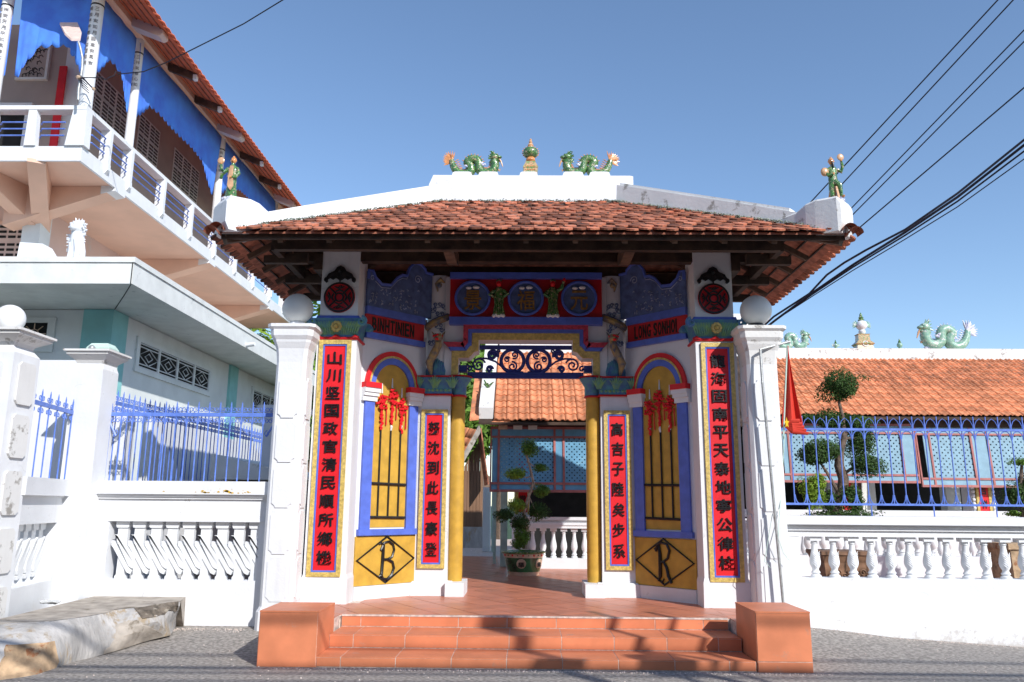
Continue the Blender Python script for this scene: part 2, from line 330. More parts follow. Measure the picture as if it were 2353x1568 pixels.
# loose grit and patches of old cement along the foot of the steps and walls
mb = MB(); R = random.Random(3)
for i in range(1500):
    k = R.random()
    if k < .35: x, y = R.uniform(-2.5, 3), 8.32-abs(R.gauss(0, .04))
    elif k < .6: x, y = R.uniform(3.2, 7), 10.28-abs(R.gauss(0, .08))
    elif k < .75: x, y = R.uniform(-4.6, -3.4), 10.15-abs(R.gauss(0, .08))
    else: x, y = R.uniform(-5, 6), R.uniform(7, 10)
    s_ = R.uniform(.003, .011); z = gz(x, y)
    mb.add([(x-s_,y,z),(x,y-s_,z),(x+s_,y,z),(x,y+s_,z),(x,y,z+s_)], [(0,1,4),(1,2,4),(2,3,4),(3,0,4)])
o = stuff(mb.build('grit', 'grout')); tag(o, 'pale grit scattered on the asphalt along walls and steps', 'grit')
# --- courtyard sheet + tiles laid diagonally (joints are real gaps over a cement bed)
YS = [8.38, 8.89, 9.44]; ZS = [.10, .235, PZ]; SX0, SX1 = -2.07, 2.29
bed = MB().box(-2.10, 2.32, 9.47, 10.2, .02, PZ-.006).box(-2.85, -2.1, 9.05, 12.2, .02, PZ-.006).box(2.32, 2.9, 9.1, 12.2, .02, PZ-.006).box(-2.1, 2.32, 10.2, 12.2, .02, PZ-.006).box(-2.6, 20, 12.2, 30, .02, PZ-.006).box(2.9, 20, 10.9, 12.2, .02, PZ-.006)
floor = struct(bed.build('floor', 'grout'))
def clip(poly, x0, x1, y0, y1):
    def cl(P, f, inter):
        out = []
        for i in range(len(P)):
            a, b = P[i-1], P[i]
            if f(b):
                if not f(a): out.append(inter(a, b))
                out.append(b)
            elif f(a): out.append(inter(a, b))
        return out
    for ax, lim, sg in ((0, x0, 1), (0, x1, -1), (1, y0, 1), (1, y1, -1)):
        if not poly: return poly
        poly = cl(poly, lambda p: sg*(p[ax]-lim) >= 0, lambda a, b: tuple(a[i]+(b[i]-a[i])*((lim-a[ax])/(b[ax]-a[ax])) for i in (0, 1)))
    return poly
def tile_floor(parent, x0, x1, y0, y1, size, ang, z, far, lim=999, name='floor_tile', matn='floor', gap=.0055):
    ca, sa = math.cos(rad(ang)), math.sin(rad(ang)); cx, cy = (x0+x1)/2, (y0+y1)/2; n = int(max(x1-x0, y1-y0)/size)+2; cnt = 0; rest = MB()
    cells = []
    for i in range(-n, n+1):
        for j in range(-n, n+1):
            g = gap; q = [(i*size+g, j*size+g), ((i+1)*size-g, j*size+g), ((i+1)*size-g, (j+1)*size-g), (i*size+g, (j+1)*size-g)]
            q = [(cx+a*ca-b*sa, cy+a*sa+b*ca) for a, b in q]; q = clip(q, x0, x1, y0, y1)
            if len(q) >= 3: cells.append((min(p[1] for p in q), q))
    cells.sort(key=lambda c: c[0])
    for k, (yy, q) in enumerate(cells):
        P = [(a, b, z-.012) for a, b in q]
        if yy < far and cnt < lim: MB().prism(P, (0, 0, .0125+random.uniform(-.0008, .0008))).build(name, matn, parent); cnt += 1
        else: rest.prism(P, (0, 0, .0125))
    if rest.v: stuff(rest.build(name+'s_far', matn, parent))
    return cnt
c1 = tile_floor(floor, -2.10, 2.32, 9.474, 12.199, .40, 32, PZ, 99, 150)
for xa_, xb_, ya_ in ((-2.84, -2.102, 9.08), (2.322, 2.89, 9.135)): tile_floor(floor, xa_, xb_, ya_, 10.5, .40, 32, PZ, 99, 30)
tile_floor(floor, -2.6, 10, 12.201, 20, .40, 32, PZ, 17, 95)
# --- steps
st = thing('entrance_steps', 'orange terracotta tiled steps leading up to the temple gate', 'steps', (0, 8.38, 0))
core = MB()
for k in range(3): core.box(SX0, SX1, YS[k]+.0035, 9.473, (0, .1, .235)[k]-.01, ZS[k]-.0035)
core.build('cement_core', 'grout', st)
cut = [SX0, -1.83, -1.28, -.725, -.175, .38, .935, 1.49, 2.03, SX1]
def slab(x0, x1, y0, y1, z0, z1, nm):
    e = .0045; MB().box(x0+e, x1-e, y0, y1, z0+e, z1-e).build(nm, 'step', st)
for k in range(3):
    z0 = (0, .1, .235)[k]; z1 = ZS[k]; yb = (YS+[9.47])[k+1] if k < 2 else 9.47
    sh = (0, .015, -.02)[k]; cc = [SX0]+[c+sh for c in cut[1:-1]]+[SX1]
    for i in range(len(cc)-1):
        slab(cc[i], cc[i+1], YS[k]-.001, YS[k]+.012, z0+.004, z1-.006, 'riser_tile')
        if k < 2: slab(cc[i], cc[i+1], YS[k]+.001, yb-.002, z1-.012, z1+.005, 'tread_tile')
MB().box(SX0, SX1, 9.432, 9.4735, PZ-.012, PZ+.004).build('cement_nosing', 'grout', st)
def cheek(x0, x1, y0, y1, zt, low=False):
    g = MB().box(x0+.001, x1-.001, y0+.001, y1-.001, 0, zt-.008); g.build('cheek_core', 'grout', st)
    e = .003
    zl = .10 if low else 0
    MB().box(x0+e, x1-e, y0-.004, y0+.007, zl+.003, zt-.02).build('cheek_tile', 'step', st)
    if low: MB().box(x0+e, x1-e, y0-.006, y0+.007, 0, .095).build('cheek_tile', 'step', st)
    MB().box(x0-.004, x0+.007, y0+e, y1-e, 0, zt-.02).build('cheek_tile', 'step', st)
    MB().box(x1-.007, x1+.004, y0+e, y1-e, 0, zt-.02).build('cheek_tile', 'step', st)
    MB().box(x0-.006, x1+.006, y0-.006, y1+.004, zt-.017, zt).build('cheek_tile', 'step', st)
cheek(-2.66, SX0-.005, 8.37, 9.07, .535); cheek(SX1+.015, 2.84, 8.37, 9.13, .575, True)
# ================================================================== GATE
GT = thing('gate_pavilion', 'tile roofed temple gate with painted pillars and slanted side walls above the orange steps', 'gate', (0, 11.4, PZ))
def mir(p, s): return Vector((p[0]*s, p[1], p[2]))
BEAMZ = 4.86
for s in (-1, 1):
    def bx(m, x0, x1, *r): return m.box(min(x0*s, x1*s), max(x0*s, x1*s), *r)
    # front pillar
    m = MB(); a0, a1 = 2.25, 2.80
    cx = s*(a0+a1)/2
    m.frus((cx, 10.68), [(.295, .30, PZ-.02), (.290, .295, PZ+.30), (.272, .278, PZ+.36), (.268, .272, 3.80)])
    m.frus((cx, 10.68), [(.255, .26, 3.79), (.255, .26, 5.12)])
    p = m.build('front_pillar', 'white', GT)
    # scroll capital: flared block + volutes + flower + red beads
    c = MB(); c.frus((cx, 10.68), [(.27, .275, 3.78), (.275, .28, 3.82), (.29, .29, 3.90), (.33, .32, 4.0), (.34, .33, 4.03)])
    cp = c.build('capital', 'lotus', p, smooth=True)
    for e in (-1, 1):
        v = MB()
        for yy in (10.335,):
            sp = spiral((cx+e*.335, yy, 3.985), .06, .012, rad(90), rad(90)-e*rad(560), X_, Z_, 26)
            v.tube(sp, [.026-.014*i/26 for i in range(27)], 6)
        v.build('volute_scroll', 'lotus', p, smooth=True); v = MB(); v.add(*(lambda q: (q.v, q.f))(MB().lathe((0, 0, 0), [(.01, -.32), (.05, -.32), (.06, -.30), (.06, -.10), (.05, -.08), (.01, -.08)], 14).xf(Matrix.Translation((cx+e*.335, 10.66, 3.985)) @ Matrix.Rotation(rad(90), 4, 'X'))))
        v.build('volute', 'lotus', p, smooth=True)
    lf = MB(); R = random.Random(5)
    for i in range(-9, 10):       # acanthus ribs on the front of the capital
        for q in range(2):
            x = cx+i*.028+q*.014; t0 = i/9
            lf.tube([(x, 10.40, 3.81), (x+t0*.02, 10.375, 3.86+q*.03), (x+t0*.05, 10.345, 3.93), (x+t0*.085+.01, 10.318, 3.985-abs(t0)*.01)], [.006, .011, .010, .004], 5)
    lf.build('leaf_relief', 'lotusgreen', p, smooth=True)
    fl = MB()
    for k in range(10):
        a = k*math.pi/5; fl.sphere((cx+.05*math.cos(a), 10.325, 3.91+.055*math.sin(a)), .026, 8, sy=.6)
    fl.sphere((cx, 10.315, 3.91), .03, 8); fl.build('flower_boss', 'goldtrim', p, smooth=True)
    MB().frus((cx, 10.68), [(.285, .29, 4.03), (.29, .295, 4.045), (.28, .285, 4.075)]).build('blue_plinth', 'blue', p)
    rr = MB().frus((cx, 10.68), [(.285, .29, 3.745), (.295, .30, 3.765), (.285, .29, 3.782)])
    for xx in (-.26, -.01, .25): rr.tube([(cx+xx-.05, 10.385, 3.772), (cx+xx, 10.375, 3.788), (cx+xx+.05, 10.385, 3.772)], [.012, .024, .012], 7)
    rr.build('red_rim', 'darkred', p, smooth=True)
    # round fret medallion and bat crest on the upper shaft
    y = 10.418
    d = MB().lathe((0, 0, 0), [(.205, 0), (.215, .01), (.205, .03), (.18, .03), (.17, .012), (.02, .012)], 30).xf(Matrix.Translation((cx-s*.0, y, 4.33)) @ Matrix.Rotation(rad(90), 4, 'X'))
    d.build('round_medallion', 'darkred', p, smooth=True)
    k = MB(); C = Vector((cx, y-.022, 4.33))
    k.tube([C+X_*.195*math.cos(a)+Z_*.195*math.sin(a) for a in [2*math.pi*i/32 for i in range(32)]], .017, 6, closed=True)
    for q in range(4):
        a = rad(45+90*q); dd = X_*math.cos(a)+Z_*math.sin(a)
        k.tube([C+dd*.06, C+dd*.19], .014, 6)
        b = rad(90*q); eb = X_*math.cos(b)+Z_*math.sin(b); ec = Vector((-eb.z, 0, eb.x))
        k.tube([C+eb*.08+ec*.05, C+eb*.10, C+eb*.08-ec*.05], .012, 6)
        k.tube([C+eb*.12+ec*.03, C+eb*.15, C+eb*.12-ec*.03, C+eb*.165-ec*.02], .010, 6)
        k.tube([C+eb*.15+ec*.07, C+eb*.12, C+eb*.15-ec*.07], .011, 6)
    k.tube([C+X_*.055*math.cos(a)+Z_*.055*math.sin(a) for a in [2*math.pi*i/12 for i in range(12)]], .012, 6, closed=True)
    k.build('medallion_fret', 'black', p, smooth=True)
    b = MB(); top = [(-.20, 4.585), (-.215, 4.565), (-.19, 4.535), (-.165, 4.55), (-.17, 4.58), (-.14, 4.60), (-.10, 4.575), (-.06, 4.60), (-.02, 4.575), (0, 4.56)]
    top = top+[(-x, z) for x, z in top[:-1][::-1]]+[(.16, 4.66), (.08, 4.70), (.05, 4.75), (0, 4.775), (-.05, 4.75), (-.08, 4.70), (-.16, 4.66)]
    b.prism([(cx+x, y, z) for x, z in top], (0, -.03, 0))
    for e in (-1, 1):
        b.tube(spiral((cx+e*.185, y-.03, 4.57), .03, .008, rad(90), rad(90)-e*rad(400), X_, Z_, 14), .010, 5)
        for q in range(4): b.tube([(cx+e*.03, y-.032, 4.62+q*.02), (cx+e*(.09+q*.01), y-.036, 4.64+q*.012), (cx+e*(.15-q*.02), y-.03, 4.62+q*.02)], .007, 5)
    b.sphere((cx, y-.03, 4.69), .03, 8); b.tube([(cx, y-.02, 4.58), (cx, y-.02, 4.53)], .01, 5)
    b.build('bat_crest', 'black', p, smooth=True)
    # slanted side wall
    A = Vector((s*2.25, 10.80, 0)); B = Vector((s*1.54, 11.52, 0)); U = (B-A).normalized(); LN = (B-A).length
    Nn = Vector((-s*U.y, s*U.x, 0)); Nn = Nn if Nn.y < 0 else -Nn   # faces the road
    def W(u, z, o=0): return A+U*u+Nn*o+Z_*z
    def uz(px, py):          # left wall, photograph -> wall coordinates
        A2 = Vector((-2.25, 10.80, 0)); B2 = Vector((-1.54, 11.52, 0)); U2 = (B2-A2).normalized(); n2 = Vector((U2.y, -U2.x, 0)); h = hit(px, py, A2, n2); return ((h-A2).dot(U2), h.z)
    def poly(m, pts, o0, o1): return m.prism([W(u, z, o0) for u, z in pts], Nn*(o1-o0))
    wl = MB(); poly(wl, [(-.12, PZ-.02), (LN+.1, PZ-.02), (LN+.1, 4.30), (-.12, 4.30)], -.18, 0)
    poly(wl, [(0, PZ-.02), (LN, PZ-.02), (LN, PZ+.17), (0, PZ+.17)], .001, .045)
    w = wl.build('side_wall', 'white', GT)
    q = MB(); poly(q, [(.0, PZ+.175), (LN-.02, PZ+.175), (LN-.02, 1.165), (.0, 1.165)], .001, .022); q.build('lower_panel', 'gold', w)
    # niche: blue jambs, gold field, arch bands
    zc, um = 3.20, LN/2; hw = .30
    def archpts(r, n=20, sx=1.0, z0=None): return [(um+r*sx*math.cos(math.pi*i/n), (zc if z0 is None else z0)+r*1.12*math.sin(math.pi*i/n)) for i in range(n+1)]
    fld = [(um+hw, 1.28), ]+archpts(hw)+[(um-hw, 1.28)]
    q = MB(); poly(q, fld, .001, .006); q.build('niche_field', 'gold', w)
    q = MB(); poly(q, [(.02, 1.18), (LN-.02, 1.18), (LN-.02, 1.26), (.02, 1.26)], .001, .06)
    poly(q, [(.05, 1.26), (um-hw, 1.26), (um-hw, 2.98), (.05, 2.98)], .001, .04); poly(q, [(um+hw, 1.26), (LN-.05, 1.26), (LN-.05, 2.98), (um+hw, 2.98)], .001, .04)
    def band(m, r0, r1, o):
        a, b = archpts(r0, 22), archpts(r1, 22)
        for i in range(22): poly(m, [a[i], a[i+1], b[i+1], b[i]], .001, o)
    band(q, hw-.0, hw+.08, .035); q.build('blue_surround', 'blue', w)
    q = MB(); band(q, hw+.08, hw+.105, .048); q.build('gilt_arch', 'goldtrim', w)
    q = MB(); band(q, hw+.105, hw+.165, .04); q.build('red_arch', 'red', w)
    for u0, u1 in ((.0, um-hw+.05), (um+hw-.05, LN-.005)):
        q = MB(); poly(q, [(u0, 3.16), (u1, 3.16), (u1, 3.235), (u0, 3.235)], .001, .12); q.build('impost_cap', 'red', w)
        q = MB()
        for i, (za, zb, oo) in enumerate(((3.10, 3.16, .105), (3.05, 3.10, .085), (2.98, 3.05, .06))): poly(q, [(u0+i*.012*(u0 > .2), za), (u1-i*.012*(u0 < .2), za), (u1-i*.012*(u0 < .2), zb), (u0+i*.012*(u0 > .2), zb)], .001, oo)
        q.build('impost', 'white_smooth', w)
    for z in (1.42, 1.87):
        q = MB(); q.tube([W(um-hw+.01, z, .018), W(um+hw-.01, z+.01*s, .018)], .020, 6); q.build('cross_bar', 'blackiron', w)
    tops = ((-.17, 3.25, 2.62), (0, 3.34, 2.60), (.17, 3.22, 2.62))
    for du, ztop, zt in tops:
        q = MB(); q.tube([W(um+du, 1.42, .02), W(um+du, zt, .02)], .013, 6); q.build('spear_rod', 'blackiron', w)
        q = MB(); q.tube([W(um+du, zt, .02), W(um+du, zt+.05, .03), W(um+du, zt+.08, .02)], [.012, .018, .01], 6)
        q.tube([W(um+du, ztop-.14, .015), W(um+du, ztop, .015)], [.013, .006], 5); q.build('spear_blade', 'white_smooth', w)
        q = MB(); RR = random.Random(int(du*100)+s)
        for i in range(46):
            a = RR.uniform(0, 6.28); r_ = RR.uniform(0, .095); q.sphere(W(um+du+r_*math.cos(a), ztop-.27+r_*1.25*math.sin(a), .03+RR.uniform(0, .03)), RR.uniform(.013, .024), 6)
        for i in range(16): q.sphere(W(um+du+RR.uniform(-.02, .02), ztop-.40-i*.016, .035), .020, 6)
        q.tube([W(um+du+.075*(-s), ztop-.33, .03), W(um+du+.08*(-s), ztop-.45, .03), W(um+du+.08*(-s), ztop-.58, .025)], [.01, .007, .011], 5)
        q.tube([W(um+du, ztop-.16, .03), W(um+du, zt+.08, .03)], .014, 6)
        q.build('red_rosette', 'red', w, smooth=True)
    # monogram in a lozenge
    q = MB(); zc2, zh = (PZ+.175+1.165)/2+.01, .30
    L4 = [W(.03, zc2, .03), W(um, zc2+zh, .03), W(LN-.04, zc2-.0, .03), W(um, zc2-zh, .03)]; q.tube(L4, .016, 6, closed=True); q.build('lozenge', 'black', w)
    q = MB()
    P = lambda a, b: W(um+a, zc2+b, .035) if s < 0 else W(um-a, zc2+b, .035)
    if s < 0:
        q.tube([P(-.13, .20), P(-.10, .22), P(-.06, .19), P(-.065, 0), P(-.075, -.20), P(-.12, -.22)], [.012, .016, .022, .024, .022, .010], 6)
        q.tube([P(-.10, .12), P(-.05, .22), P(.03, .235), P(.10, .19), P(.12, .12), P(.09, .03), P(.02, .0), P(-.05, .0)], .017, 6)
        q.tube([P(.02, .0), P(.10, -.04), P(.125, -.12), P(.09, -.21), P(.02, -.26), P(-.05, -.25), P(-.09, -.18)], .019, 6)
    else:
        q.tube([P(-.15, .16), P(-.12, .17), P(-.07, .20), P(-.055, .10), P(-.06, -.20), P(-.09, -.25), P(-.02, -.26), P(.0, -.22)], [.010, .014, .022, .025, .024, .016, .014, .010], 6)
        q.tube([P(-.12, .13), P(-.10, .21), P(-.03, .25), P(.06, .23), P(.10, .15), P(.07, .05), P(.0, .0), P(-.05, -.01)], .018, 6)
        q.tube([P(.0, .0), P(.05, -.08), P(.07, -.18), P(.12, -.27)], [.016, .020, .022, .018], 6)
    o = q.build('monogram', 'black', w, smooth=True)
    # text band and fretwork panel above the niche
    zb0, zb1 = 3.94, 4.20
    q = MB(); poly(q, [(-.0, 3.86), (LN+.02, 3.86), (LN+.02, zb0), (0, zb0)], .0, .07); poly(q, [(0, zb1), (LN+.02, zb1), (LN+.02, zb1+.11), (0, zb1+.11)], .0, .06); q.build('blue_cornice', 'blue', w)
    nm = 'BINHTINIEN' if s < 0 else 'LONG SONHOI'
    SG = thing('name_band', 'red band lettered %s in black on the %s slanted wall of the gate' % (nm, 'left' if s < 0 else 'right'), 'sign', W(LN/2, 4.07, .03), 'lettered red bands on the slanted gate walls')
    q = MB(); poly(q, [(0.0, zb0+.001), (LN+.02, zb0+.001), (LN+.02, zb1-.001), (0, zb1-.001)], .001, .03); q.build('band_board', 'darkred', SG)
    q = MB(); lw = {'I': .4, ' ': .5}; tot = sum(lw.get(c_, 1) for c_ in nm); uu = .10; span = LN-.26
    order = nm
    for c_ in order:
        wd_ = span*lw.get(c_, 1)/tot
        if c_ != ' ':
            uc = uu+wd_/2; uc = uc if s < 0 else LN-uc; letter(q, c_, W(uc, (zb0+zb1)/2, .031), wd_*(.78 if c_ != 'I' else .5), .19, U if s < 0 else -U, Nn, .010, .02)
        uu += wd_
    q.build('lettering', 'blackiron', SG)
    # fretwork
    tp = [uz(*p_) for p_ in ((833, 640), (840, 622), (852, 624), (858, 640), (872, 655), (893, 657), (908, 640), (920, 634), (930, 636), (936, 618), (948, 606), (962, 610), (972, 622), (978, 630))]
    tp = [(max(0, min(LN, u)), z) for u, z in tp]; tp.append((LN+.13, tp[-1][1]))
    q = MB(); poly(q, [(0, 4.312), (LN+.13, 4.312)]+tp[::-1], .0, .05); q.build('fret_panel', 'slateblue', w)
    q = MB(); q.tube([W(u, z, .06) for u, z in tp], .022, 6); q.build('blue_scroll_edge', 'blue', w, smooth=True)
    q = MB(); RR = random.Random(9); q.tube([W(u, z-.05, .055) for u, z in tp[3:10]], .006, 5)
    q.tube(spiral(W(LN-.14, 4.86, .05), .07, .012, 0, rad(500), U, Z_, 22), .008, 5); q.tube(spiral(W(.07, 4.72, .05), .045, .008, 0, rad(430), U, Z_, 18), .007, 5)
    for i in range(60):
        u = RR.uniform(.05, LN-.05); zt = 4.55+.15*(u/LN); z = RR.uniform(4.36, zt); a = RR.uniform(0, 6.28); L_ = RR.uniform(.02, .05)
        q.tube([W(u, z, .048), W(u+L_*math.cos(a)*.6, z+L_*math.sin(a)*.6, .058), W(u+L_*math.cos(a+.7), z+L_*math.sin(a+.7), .05)], [.003, .008, .003], 5)
    stuff(q.build('leaf_carving', mat('grey blue highlight', (.38, .44, .62), .5, .2, 10, .3, 30), w, smooth=True))
    # inner pillar
    ix = s*1.315
    m = MB(); m.frus((ix, 11.75), [(.235, .25, PZ+.19), (.225, .245, 3.16)])
    m.frus((ix-s*.03, 11.74), [(.30, .34, PZ-.02), (.29, .33, PZ+.17), (.27, .30, PZ+.19)])
    m.box(*sorted((s*.83, s*1.09)), 11.32, 12.02, PZ-.02, PZ+.18)
    ip = m.build('inner_pillar', 'white', GT)
    q = MB().lathe((s*.985, 11.66, 0), [(.10, PZ+.18), (.105, PZ+.3), (.10, 3.2)], 20); q.build('gold_column', 'gold' if 0 else 'gold', GT, smooth=True)
    # lotus capital
    q = MB().frus((ix, 11.74), [(.235, .255, 3.165), (.245, .265, 3.19), (.245, .265, 3.30), (.29, .31, 3.40), (.27, .29, 3.41)])
    lc = q.build('lotus_capital', 'lotus', ip, smooth=True)
    q = MB()
    for k_ in range(3):
        u0 = ix-.25+.25*k_
        for j in range(7):
            t = (j-3)/3; q.tube([(u0+t*.02, 11.47, 3.25), (u0+t*.06, 11.44, 3.34), (u0+t*.10, 11.41, 3.43-.06*abs(t))], [.012, .018, .005], 5)
    for k_ in range(8): q.sphere((ix-.21+.06*k_, 11.475, 3.22), .026, 8, sz=.8)
    q.build('lotus_petal', 'lotusgreen', ip, smooth=True)
    q = MB().frus((ix, 11.74), [(.25, .27, 3.145), (.26, .28, 3.155), (.25, .27, 3.17)]).frus((ix, 11.74), [(.28, .30, 3.41), (.29, .31, 3.43), (.28, .30, 3.435)]); q.build('red_rim', 'darkred', ip)
    q = MB().lathe((s*.985, 11.66, 0), [(.11, 3.17), (.115, 3.19), (.115, 3.30), (.19, 3.42), (.17, 3.43)], 18); q.build('leaf_capital', 'lotus', ip, smooth=True)
    q = MB().lathe((s*.985, 11.66, 0), [(.12, 3.14), (.125, 3.155), (.115, 3.17)], 18); q.build('red_ring', 'darkred', ip, smooth=True); MB().lathe((s*.985, 11.66, 0), [(.18, 3.43), (.20, 3.44), (.18, 3.455)], 18).build('red_ring', 'darkred', ip, smooth=True)
    # round upper column with clouds and a coiled dragon relief
    q = MB().lathe((s*1.30, 11.74, 0), [(.19, 3.43), (.185, 4.98)], 24); rc = q.build('round_column', 'white', GT, smooth=True)
    def cyl(a, z, r=.2): return Vector((s*1.30+s*r*math.sin(a), 11.74-r*math.cos(a), z))
    q = MB()
    for k_ in range(11):
        a = -.9+1.8*k_/10; q.tube([cyl(a*.9, 3.44), cyl(a*.95, 3.52), cyl(a*.8, 3.60+.10*(1-abs(a)))], [.03, .035, .01], 6)
    q.build('wave_relief', 'lotus', rc, smooth=True)
    q = MB()
    for a, z in ((.1, 4.52), (-.5, 4.50), (.5, 4.45), (.0, 4.20), (.55, 3.95), (.35, 3.66), (-.1, 4.38), (-.45, 4.13)):
        for e in (-1, 1):
            q.tube([cyl(a+e*.18+.16*math.cos(t)*(1-t/12), z+.035*math.sin(t)*(1-t/12), .195) for t in [i*.7 for i in range(13)]], .006, 5)
        q.tube([cyl(a-.3, z-.03, .195), cyl(a, z-.05, .195), cyl(a+.3, z-.02, .195)], .005, 4)
    stuff(q.build('cloud_relief', 'slateblue', rc, smooth=True))
    dr = MB(); path = []
    for i in range(70):
        t = i/69; a = -1.0+t*(-2*math.pi)*1.55; z = 4.78-.95*t; path.append(cyl(-a if 1 else a, z, .225))
    rs = [.018+.034*math.sin(min(1, i/40)*math.pi/2) for i in range(70)]
    dr.tube(path, rs, 8)
    dg = dr.build('dragon_body', 'dragon', rc, smooth=True)
    q = MB(); q.tube([p_+Vector((0, -.0, .035)) for p_ in path], [r_*.55 for r_ in rs], 6); q.build('dragon_spine', 'slateblue', rc, smooth=True)
    q = MB(); hx = s*1.28   # neck, head, jaws
    q.tube([(hx+s*.10, 11.50, 3.45), (hx+s*.13, 11.46, 3.62), (hx+s*.06, 11.45, 3.76), (hx-s*.0, 11.44, 3.88), (hx, 11.42, 3.96)], [.02, .06, .065, .06, .05], 8)
    q.sphere((hx, 11.40, 3.99), .075, 10, sy=1.1, sz=.8); q.sphere((hx-s*.02, 11.33, 3.98), .05, 8)
    q.tube([(hx-.06, 11.40, 4.03), (hx-.10, 11.42, 4.08)], [.015, .004], 5); q.tube([(hx+.06, 11.40, 4.03), (hx+.10, 11.42, 4.08)], [.015, .004], 5)
    for e in (-1, 1): q.sphere((hx+e*.035, 11.33, 4.02), .02, 6)
    q.tube([(hx, 11.36, 3.90), (hx, 11.35, 3.83), (hx+s*.01, 11.37, 3.76)], [.035, .028, .005], 6)
    q.build('dragon_head', 'dragon', rc, smooth=True)
    q = MB(); q.sphere((hx, 11.325, 3.955), .042, 8, sz=.5); q.tube([(hx-.07, 11.35, 4.0), (hx, 11.29, 4.01), (hx+.07, 11.35, 4.0)], .014, 6); q.build('dragon_mouth', 'red', rc, smooth=True)
    q = MB(); q.sphere(cyl(.0, 4.82, .21), .045, 8)
    q.tube([cyl(-.4, 4.86, .21), cyl(-.1, 4.90, .22), cyl(.2, 4.84, .21), cyl(.1, 4.72, .21)], [.01, .04, .03, .01], 6); q.build('dragon_tail', 'dragon', rc, smooth=True)
# --- lintel wall with stepped opening
Yl = 11.55
def L(px, py): v = aY(px, py, Yl); return (v.x, v.z)
openL = [(-.99, 3.45), (-.99, 3.715), (-.84, 3.715), (-.80, 3.75), (-.76, 3.80), (-.695, 3.82), (-.695, 3.985), (.695, 3.985), (.695, 3.82), (.76, 3.80), (.80, 3.75), (.84, 3.715), (.99, 3.715), (.99, 3.45)]
def pr(m, pts, y0, y1): return m.prism([(x, y0, z) for x, z in pts], (0, y1-y0, 0))
wall = MB(); outl = [(-1.2, 3.42), (-1.2, 4.95), (0, 4.95)]
lh = [(-1.2, 3.42), (-.99, 3.42)]+openL[1:7]+[(0, 3.985), (0, 4.95), (-1.2, 4.95)]
pr(wall, lh, Yl, Yl+.30); pr(wall, [(-x, z) for x, z in lh], Yl, Yl+.30)
lw_ = wall.build('lintel_wall', 'white', GT)
def offs(pts, d): # outward offset of the stepped path
    out = []; n = len(pts)
    for i in range(n):
        ds = []
        if i > 0: a = Vector((pts[i][0]-pts[i-1][0], 0, pts[i][1]-pts[i-1][1])).normalized(); ds.append(a)
        if i < n-1: a = Vector((pts[i+1][0]-pts[i][0], 0, pts[i+1][1]-pts[i][1])).normalized(); ds.append(a)
        nn = sum(((Vector((-q.z, 0, q.x))) for q in ds), Vector()); nn.normalize(); k = d/max(.5, nn.dot(Vector((-ds[0].z, 0, ds[0].x))))
        out.append((pts[i][0]+nn.x*k, pts[i][1]+nn.z*k))
    return out
def bandp(d0, d1, o, nm, mt, clipends=True):
    a, b = offs(openL, d0), offs(openL, d1); m = MB()
    for i in range(len(a)-1):
        if d0 > .12 and i in (0, len(a)-2): continue
        q = [a[i], a[i+1], b[i+1], b[i]]; q = [(max(-1.11, min(1.11, x)), z) for x, z in q]; pr(m, q, Yl-.001, Yl-o)
    m.build(nm, mt, lw_)
    return a, b
bandp(.0, .10, .03, 'gold_surround', 'goldtrim')
a, b = offs(openL, .155), offs(openL, .205)
def ribs(d0, d1, o, nm, mt, ext):
    a, b = offs(openL, d0)[1:-1], offs(openL, d1)[1:-1]; m = MB()
    a[0] = (-ext, a[0][1]) if 0 else a[0]
    for i in range(len(a)-1): pr(m, [a[i], a[i+1], b[i+1], b[i]], Yl-.001, Yl-o)
    for e, i in ((-1, 0), (1, -1)): pr(m, [(e*ext, a[i][1]), a[i], b[i], (e*ext, b[i][1])], Yl-.001, Yl-o-.001)
    m.build(nm, mt, lw_)
ribs(.102, .155, .05, 'blue_moulding', 'blue', 1.115); ribs(.157, .225, .075, 'red_moulding', 'pinkred', 1.135)
# wrought iron transom
TR = MB(); yg = Yl+.16
TR.box(-.69, .69, yg-.02, yg+.02, 3.875, 3.935); TR.box(-.86, .86, yg-.03, yg+.03, 3.435, 3.525)
TR.box(-.86, .86, yg-.045, yg-.03, 3.47, 3.485)
TR.box(-.985, -.87, yg-.03, yg+.10, 3.53, 3.63); TR.box(.87, .985, yg-.03, yg+.10, 3.53, 3.63)
tro = TR.build('transom_frame', 'darkblue', lw_)
Q = MB()
def circ(cx, cz, r, a0=0, a1=360, n=28, rr=.019): Q.tube([(cx+r*math.cos(rad(a0+(a1-a0)*i/n)), yg, cz+r*math.sin(rad(a0+(a1-a0)*i/n))) for i in range(n+1)], rr, 6, flat=1.6)
def spi(cx, cz, r0, r1, a0, a1, rr=.0175, n=30):
    Q.tube(spiral((cx, yg, cz), r0, r1, rad(a0), rad(a1), X_, Z_, n), rr, 6, flat=1.6); Q.sphere((cx+r1*math.cos(rad(a1)), yg, cz+r1*math.sin(rad(a1))), rr*1.35, 8)
